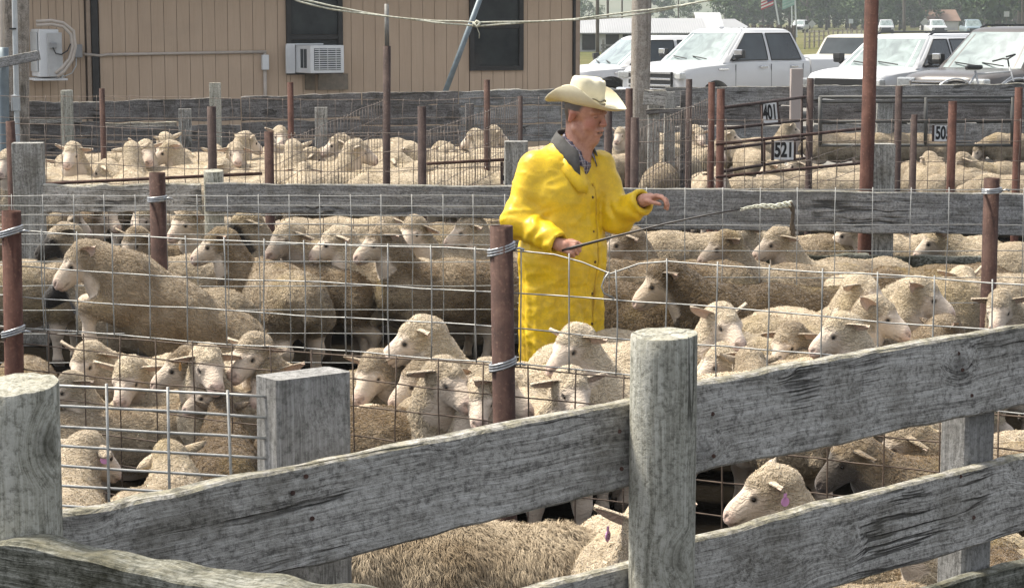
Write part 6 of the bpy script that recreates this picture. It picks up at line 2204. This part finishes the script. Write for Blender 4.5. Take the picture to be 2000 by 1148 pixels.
P('dn0', 175, 'brown back just showing under the second plank at right', 1560, 1140, 1.0, .6, 0, TOP, G1)
P('lv0', 195, 'dark eared sheep behind the tagged one, ear hanging white', 1640, 905, 1.0, .95, .9, 'head', G1)
P('lv0', 185, 'dusky sheep head pointing left by the right square post', 1745, 875, 1.0, .75, .3, 'head', G1)
# ---- crowd against the mesh fence, left part
P('lv+', 200, 'sheep seen from above with both pink ears spread, beside the left rusty post', 160, 715, .93, 0.40, 0, 'head', G2)
P('up0', 192, 'pink faced sheep in left profile behind the tagged one, eyes half closed', 340, 722, .95, 0.37, 0, 'head', G2)
P('up+', 245, 'cream topped sheep with a backlit, glowing orange ear tag facing right', 412, 722, .98, 0.22, 0, 'head', G2)
P('up-', 245, 'grey necked sheep turned left in front of the orange tagged one', 395, 775, .92, 0.57, 0, 'head', G2)
P('up+', 190, 'sheep peering left over the square post with one eye and a long ear', 478, 700, .97, 0.42, 0, 'head', G2)
P('lv+', 200, 'sheep nosing down just left of the square post top', 515, 752, .96, 0.34, 0, 'head', G2)
P('dn0', 10, 'broad cream brown back spread under the three left heads', 250, 800, .95, 0.70, 0, TOP, G2)
P('dn0', 95, 'brown rump at the left edge behind the rusty post', 35, 720, .97, 0.87, 0, TOP, G2)
P('lv0', 100, 'dim brown sheep low behind the rod panel, right side', 440, 850, .95, 0.94, 0, TOP, G2)
# centre
P('up0', 186, 'largest head in the middle, white wool cap, left profile', 795, 668, 1.05, 0.30, 0, 'head', G2)
P('lv+', 195, 'pale sheep under the largest head with one eye, beside the square post', 720, 738, 1.0, 0.37, 0, 'head', G2)
P('lv0', 205, 'brown shaded face pointing left below the largest head', 800, 752, .96, 0.62, 0, 'head', G2)
P('up+', 262, 'sheep with bright white face turned right, ear sticking out left, below the largest head', 888, 752, 1.0, 0.37, 0, 'head', G2)
P('up+', 290, 'sheep half hidden by the middle rusty post with its white cheek to the right', 995, 772, .93, 0.52, 0, 'head', G2)
P('up+', 180, 'white faced sheep in front of the yellow coat, ear pricked right', 1105, 685, 1.02, 0.32, 0, 'head', G2)
P('up0', 286, 'sheep with nearly closed eyes at the plank edge, ear stretched to the left', 1125, 772, .96, 0.40, 0, 'head', G2)
P('lv0', 195, 'tan woolly back on the right of the middle rusty post below the man', 1190, 742, .97, 0.44, 0, (-.1, 0, .74), G2)
P('dn0', 175, 'brown woolly back filling the corner right of the square post', 760, 800, .95, 0.87, 0, TOP, G2)
# right
P('up-', 345, 'white faced sheep looking at the camera just right of the round post', 1425, 640, 1.02, 0.24, 0, 'head', G2)
P('lv+', 185, 'green-cream wool capped sheep looking down left, before the dark gap', 1530, 678, .98, 0.34, 0, 'head', G2)
P('lv0', 100, 'yellowish head seen from behind with a pale ear, low beside the round post', 1455, 722, .95, 0.30, 0, 'head', G2)
P('up0', 320, 'sheep peeking one eye above the pink faced one, ear stretched left', 1703, 578, 1.02, 0.47, 0, 'head', G2)
P('up0', 335, 'pink faced sheep with reddish eye in right profile', 1735, 622, 1.0, 0.54, 0, 'head', G2)
P('up0', 345, 'big curly headed sheep in right profile with a cupped ear', 1820, 585, 1.05, 0.40, 0, 'head', G2)
P('lv+', 200, 'curly sheep with drooping pink ears at the right edge', 1950, 610, 1.0, 0.42, 0, 'head', G2)
P('lv0', 20, 'woolly brown back left of the pink faced sheep', 1650, 672, .98, 0.57, 0, (-.1, 0, .745), G2)
P('dn0', 340, 'cream wool hump just above the plank, below the pink faced sheep', 1690, 690, .95, 0.47, 0, TOP, G2)
P('dn0', 200, 'yellowish woolly back touching the plank at right', 1850, 655, .97, 0.54, 0, TOP, G2)
P('lv0', 180, 'pale sheep with long ear lying against the plank, centre right', 1600, 715, .92, 0.57, 0, TOP, G2)
P('lv+', 215, 'small pale head squeezed between the pink ears and the tagged sheep', 245, 748, .95, .2, 0, 'head', G2)
P('dn0', 170, 'pale back squeezed behind the orange tagged head', 445, 742, .95, .3, 0, TOP, G2)
P('up0', 215, 'pale head low at the left round post edge', 118, 765, .93, .25, 0, 'head', G2)
P('lv0', 190, 'cream back between the middle rusty post and the white faced sheep', 1050, 735, .97, .15, 0, TOP, G2)
P('up-', 320, 'pale head looking right just over the front plank, left of the rusty post', 935, 790, .93, .2, 0, 'head', G2)
P('dn0', 330, 'cream back left of the white faced sheep, over the round post', 1310, 655, .97, .1, 0, TOP, G2)
P('lv0', 200, 'pale lowered head just right of the round post top', 1392, 715, .93, .15, 0, 'head', G2)
P('up0', 200, 'pale face between the green-cream head and the pink faced sheep', 1622, 655, .97, .2, 0, 'head', G2)
P('lv-', 330, 'cream head looking right behind the curly heads, near the right rusty post', 1890, 560, .97, .15, 0, 'head', G2)
P('up0', 190, 'pale head looking left between the rump and the slick tan sheep', 640, 478, 1.0, .3, 0, 'head', G3)
P('lv+', 200, 'dusty pale head just left of the second rusty post, under the planks', 275, 432, .98, .35, 0, 'head', G3)
P('up0', 195, 'cream head peering left beside the middle rusty post', 900, 455, .98, .2, 0, 'head', G3)
P('lv0', 190, 'pale head under the right planks left of the whip end', 1440, 465, .97, .2, 0, 'head', G3)
# ---- the leaping sheep and the middle ground
LEAP = P('leap', 193, 'big tan sheep leaping to the left with its forelegs tucked up', 372, 556, .86, 0.70, 0, (.0, 0, .745), G3, Y=11.0, tilt=-31)
P('dn0', 112, 'tan rump of a sheep turned away right behind the leaping one', 575, 535, 1.05, 0.75, 0, (-.35, 0, .73), G3)
P('up0', 203, 'slick tan sheep in left profile standing before the middle planks', 728, 478, 1.03, 0.88, 0, 'head', G3)
P('up+', 183, 'dark nosed pale sheep looking left with folded ear', 548, 472, 1.03, 0.68, .55, 'head', G3)
P('up0', 188, 'pink faced sheep in left profile behind the leaping sheep', 410, 482, 1.0, 0.71, 0, 'head', G3)
P('up0', 200, 'black faced sheep with white wool cap at the upper left', 105, 472, 1.0, 0.52, 1.0, 'head', G3)
P('lv0', 175, 'dark faced sheep under the leaping one\'s chin at left', 118, 560, .98, 0.93, 1.0, 'head', G3)
P('dn0', 5, 'tan slick back at the left edge behind the rusty post', 40, 512, 1.0, 0.88, 0, TOP, G3)
P('lv+', 200, 'grey headed sheep looking down left of the second rusty post', 255, 480, .98, 0.84, .4, 'head', G3)
P('up0', 200, 'black headed sheep facing left under the middle planks', 462, 445, 1.0, 0.84, 1.0, 'head', G3)
P('up+', 190, 'pale sheep with cupped ear right of the second rusty post', 352, 440, 1.0, 0.65, 0, 'head', G3)
P('lv-', 10, 'dusty sheep facing right between the left stump and second rusty post', 215, 425, .98, 0.78, 0, 'head', G3)
P('lv0', 20, 'dusty brown sheep just right of the left grey stump post', 150, 435, .98, 0.84, 0, 'head', G3)
P('up+', 200, 'sheep looking left with a tan cheek behind the slick tan one', 800, 458, 1.0, 0.75, 0, 'head', G3)
P('lv0', 350, 'pale back under the middle planks right of the slick tan sheep', 660, 428, .98, 0.59, 0, TOP, G3)
P('dn0', 180, 'cream rump beside the middle rusty post below the planks', 945, 445, 1.0, 0.50, 0, (-.3, 0, .74), G3)
P('lv0', 10, 'pale curly neck and shoulder left of the cream rump', 860, 440, .98, 0.59, 0, TOP, G3)
P('up0', 188, 'grey faced sheep looking left right behind the yellow coat', 1205, 478, 1.0, 0.78, .35, 'head', G3)
P('lv0', 180, 'cream woolly back beneath the right planks near the coat', 1305, 455, 1.0, 0.43, 0, TOP, G3)
P('lv0', 185, 'broad khaki sheep with pale ridge, standing right of the coat', 1295, 512, 1.07, 0.90, 0, TOP, G3)
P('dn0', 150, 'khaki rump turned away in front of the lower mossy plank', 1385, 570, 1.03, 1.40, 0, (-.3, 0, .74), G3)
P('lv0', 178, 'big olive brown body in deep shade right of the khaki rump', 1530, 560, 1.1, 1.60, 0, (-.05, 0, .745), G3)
P('up0', 195, 'dark grey head with a folded ear in front of the mossy plank', 1398, 487, .98, 0.84, .5, 'head', G3)
P('up0', 200, 'pale head with a black ear below the right planks', 1502, 478, .97, 0.46, .35, 'head', G3)
P('lv0', 5, 'dull brown back under the planks right of the whip end', 1610, 462, .98, 0.65, 0, TOP, G6)
P('lv0', 175, 'golden lit back under the planks right of the dark square post', 1815, 462, 1.0, 0.23, 0, TOP, G6)
P('dn0', 10, 'tan back with a green smear, left of the right rusty post', 1840, 522, 1.0, 0.71, 0, TOP, G3)
P('lv0', 175, 'golden sheep at the right edge beyond the right rusty post', 1985, 478, .98, 0.25, 0, TOP, G6)
P('dn0', 20, 'brown shaded sheep at the far right edge behind the curly heads', 1960, 540, 1.0, 0.78, 0, TOP, G3)
# ---- far right pens
P('lv0', 275, 'cream lamb facing the camera with both ears out, over the planks', 1407, 350, .98, 0.15, 0, 'head', G5)
P('dn0', 10, 'yellowish rump with a dark ear beside it, right of the lamb facing the camera', 1510, 345, .95, 0.17, 0, TOP, G5)
P('lv0', 175, 'long pale back reaching the tall rusty pole', 1610, 338, 1.0, 0.30, 0, TOP, G5)
P('lv0', 200, 'cream sheep bowed behind the lamb facing the camera', 1545, 326, .95, 0.20, 0, 'head', G5)
P('up0', 10, 'sheep looking right above the lower number board', 1550, 253, .95, 0.25, 0, 'head', G5)
P('up0', 5, 'sheep right of the pair of rusty posts looking right', 1432, 268, .95, 0.17, 0, 'head', G5)
P('dn0', 100, 'pale rump behind the lower gate rails', 1470, 292, .95, 0.25, 0, TOP, G5)
P('up0', 250, 'white head between the two thin brown posts behind the chin', 1208, 266, .92, 0.15, 0, 'head', G5)
P('dn0', 100, 'pale rump right of the short brown post at the hand', 1265, 296, .95, 0.20, 0, TOP, G5)
P('lv0', 20, 'pale humped back highest in the pen above the raised hand', 1312, 262, .97, 0.15, 0, (.2, 0, .75), G5)
P('up-', 330, 'white sheep peering right at the left one of the rusty pair', 1368, 268, .95, 0.17, 0, 'head', G5)
P('lv+', 250, 'pale face pointing down above the raised hand', 1325, 310, .97, 0.20, 0, 'head', G5)
P('lv0', 300, 'cream sheep with blue-grey shadowed flank left of the rusty pair', 1352, 292, .97, 0.25, 0, TOP, G5)
P('dn0', 80, 'dim rump low behind the hand in the mesh', 1290, 325, .95, 0.50, 0, TOP, G5)
P('dn0', 250, 'pale body between thin posts at the man\'s collar', 1205, 305, .95, 0.30, 0, TOP, G5)
P('lv0', 110, 'tan sheep facing away left of the slim brown post', 1808, 318, 1.0, 0.47, 0, 'head', G5)
P('dn0', 100, 'tan rump beside the slim brown post', 1825, 330, .98, 0.43, 0, RUMP, G5)
P('dn0', 30, 'greenish pale back behind the bright rusty post', 1880, 340, .95, 0.35, 0, TOP, G5)
P('lv0', 200, 'tan rounded sheep at the right edge with its ear to the right', 1960, 318, 1.0, 0.43, 0, (.0, 0, .75), G5)
P('dn0', 150, 'pale pink rump in the right bottom of the far pen', 1985, 345, .98, 0.35, 0, TOP, G5)
for i, (px, py, hd_, lb) in enumerate(((1752, 262, 190, 'small pink tan sheep behind the grey stump post'), (1790, 262, 170, 'small tan sheep left of the 505 board'), (1885, 258, 10, 'reddish tan back right of the bright rusty post'), (1945, 252, 175, 'golden tan back in the rear right pen'), (1640, 262, 0, 'brown back behind the dark pipe gate'), (1985, 262, 190, 'tan back at the right edge of the rear pen'))):
    P('dn0', hd_, lb, px, py, .95, .5, 0, TOP, G5)
# ---- far left flock
FL = [
 ('up0', 250, 8, 322, 'white face at the left edge behind the rusty post'), ('dn0', 20, 8, 350, 'cream back at the left edge by the stump post'),
 ('up0', 272, 137, 305, 'head facing the camera with both ears spread, below the green post'), ('lv0', 265, 122, 330, 'cream head low in front of the one with spread ears'),
 ('dn0', 15, 100, 348, 'back just right of the grey stump post'), ('dn0', 340, 150, 350, 'round back low at the left end of the planks'),
 ('dn0', 20, 235, 322, 'long sunlit back sloping up to the right'), ('lv0', 170, 196, 338, 'dusty brown crowned head near the thin rail'),
 ('up0', 95, 258, 302, 'white head seen from behind, left of the pair'), ('up0', 280, 288, 300, 'pale head between two woolly necks'),
 ('up0', 200, 318, 300, 'head turned left with shaded cheek'), ('up0', 110, 318, 280, 'tallest woolly nape left of the grey post'),
 ('dn0', 90, 348, 297, 'round rump against the grey back post'), ('dn0', 10, 372, 325, 'flat back left of the dark pipe post'),
 ('dn0', 170, 300, 338, 'low back behind the short rusty post'), ('lv0', 100, 420, 305, 'cream nape just right of the dark pipe post'),
 ('up0', 285, 462, 302, 'head facing the camera above the thin rail'), ('up0', 40, 492, 280, 'curly head with its ear to the right, highest by the short post'),
 ('dn0', 30, 495, 318, 'sunlit shoulder left of the short rusty post'), ('lv0', 350, 448, 336, 'dusty low head over the thin rail'),
 ('up0', 275, 548, 268, 'upright white head peering over the short rusty post'), ('up0', 100, 570, 298, 'nape right of the short rusty post'),
 ('lv0', 10, 622, 312, 'head looking right with a dark ear mark'), ('dn0', 20, 598, 330, 'sloping back right of the short rusty post'),
 ('up0', 190, 650, 285, 'head facing left on a raised neck'), ('dn0', 170, 690, 290, 'yellow-white back right of the raised neck'),
 ('lv0', 270, 592, 345, 'front head with wide flat ears at the planks'), ('dn0', 0, 650, 342, 'low cream back at the planks'),
 ('up0', 10, 712, 298, 'face left of the tall thin pole'), ('dn0', 30, 735, 275, 'back rising behind the tall thin pole'),
 ('lv-', 200, 785, 302, 'white head turning left, right of the tall thin pole'), ('dn0', 15, 720, 335, 'round sunlit back at the foot of the tall thin pole'),
 ('dn0', 350, 795, 342, 'low pale back left of the dark post'), ('lv0', 165, 850, 300, 'back and lowered head right of the dark post'),
 ('lv0', 20, 888, 305, 'head bowed in the middle above the rusty rail'), ('up0', 150, 918, 272, 'curly nape, left one of two standing heads'),
 ('dn0', 100, 945, 280, 'rump between the two standing heads'), ('up0', 20, 975, 266, 'standing head with folded ear near the man\'s arm'),
 ('dn0', 30, 990, 300, 'back right beside the man\'s arm'), ('dn0', 190, 860, 338, 'body shaded by the rusty rail'),
 ('dn0', 170, 930, 335, 'brown shaded flank under the rusty rail'), ('dn0', 0, 545, 340, 'low back at the foot of the short rusty post'),
 ('dn0', 185, 420, 350, 'sliver of cream back over the plank joint'), ('lv0', 180, 760, 322, 'curly shoulder just right of the tall thin pole'),
 ('dn0', 10, 1010, 290, 'cream back half behind the man\'s shoulder'), ('dn0', 200, 60, 315, 'pale back behind the grey stump post'),
 ('dn0', 20, 215, 300, 'rear back between the spread ears and the pair'), ('dn0', 5, 275, 322, 'sunlit back under the pair of heads'), ('dn0', 15, 335, 322, 'smooth back before the grey back post'),
 ('dn0', 170, 395, 300, 'rear back left of the dark pipe post'), ('dn0', 0, 405, 335, 'back right at the foot of the dark pipe post'), ('dn0', 10, 455, 318, 'crowded back over the thin rail'), ('dn0', 175, 520, 300, 'rear back behind the short rusty post top'),
 ('dn0', 15, 600, 300, 'rear pale back by the slim middle post'), ('dn0', 190, 635, 325, 'wide sunlit back in the middle of the pen'), ('dn0', 5, 680, 315, 'broad back left of the tall thin pole'), ('dn0', 100, 765, 285, 'rear rump right of the tall thin pole'),
 ('dn0', 10, 820, 318, 'back behind the dark post beside the rail'), ('dn0', 180, 905, 318, 'back along the top of the rusty rail'), ('dn0', 20, 960, 312, 'back by the number 5 board'), ('dn0', 350, 170, 330, 'back right of the low front head'),
]
for i, (k, h, px, py, lb) in enumerate(FL):
    P(k, h + random.uniform(-10, 10), lb + ' in the cream flock' if len(lb.split()) < 11 else lb, px, py, random.uniform(.97, 1.06), .02 + .10 * random.random(), 0, 'head' if k[:2] != 'dn' else TOP, G4)

# ---- ear tags: parts of the sheep that wear them
def ear_tag(label_part, which, mat, text=None, size=.034):
    for o in list(COL.objects):
        if o.get('category') == 'sheep' and label_part in o['label']:
            k = next(c for c in o.children if c.name.startswith('ear') and (which is None or (c.data == o_ear(o, which))))
            break
def add_tag(o, kind, side, mat, text=None, drop=.045):
    s = SHEEP[kind]
    p = s['ear'][side]
    mb = MB()
    vs = [(math.cos(a) * .022, 0, math.sin(a) * .020 - .032) for a in [2 * math.pi * k / 14 for k in range(14)]]
    mb.prism([(x, z) for x, _, z in vs], .0035, Matrix.Rotation(R(90), 4, 'X'))
    mb.box((0, -.002, -.008), (.014, .004, .024))
    q = mb.build('ear_tag', mat, o)
    q.location = p + s['fw'] * .03 - Vector((0, 0, drop * .4))
    q.rotation_euler = (0, 0, math.atan2(-(s['fw']).x, s['fw'].y) + math.pi + (R(60) if side == 0 else R(-60)))
    if text:
        cu = bpy.data.curves.new('tag_number', 'FONT'); cu.body = text; cu.size = .026; cu.align_x = 'CENTER'; cu.align_y = 'CENTER'
        tmp = bpy.data.objects.new('tag_number', cu); COL.objects.link(tmp)
        me = bpy.data.meshes.new_from_object(tmp.evaluated_get(bpy.context.evaluated_depsgraph_get())); bpy.data.objects.remove(tmp)
        me.transform(Matrix.Translation((0, -.0045, -.033)) @ Matrix.Rotation(math.pi / 2, 4, 'X'))
        me.materials.clear(); me.materials.append(M['ink'])
        tq = bpy.data.objects.new('tag_number', me); COL.objects.link(tq); tq.parent = q
    return q
def by_label(part):
    return next(o for o in COL.objects if o.get('category') == 'sheep' and part in o['label'])
add_tag(by_label('violet ear tag, between'), 'up0', 1, M['tag_pink'])
add_tag(by_label('violet tag showing left'), 'up0', 0, M['tag_pink'], '124')
add_tag(by_label('glowing orange ear tag'), 'up+', 0, M['tag_backlit'])
add_tag(by_label('left one behind the rod panel'), 'lv-', 0, M['tag_pink'])
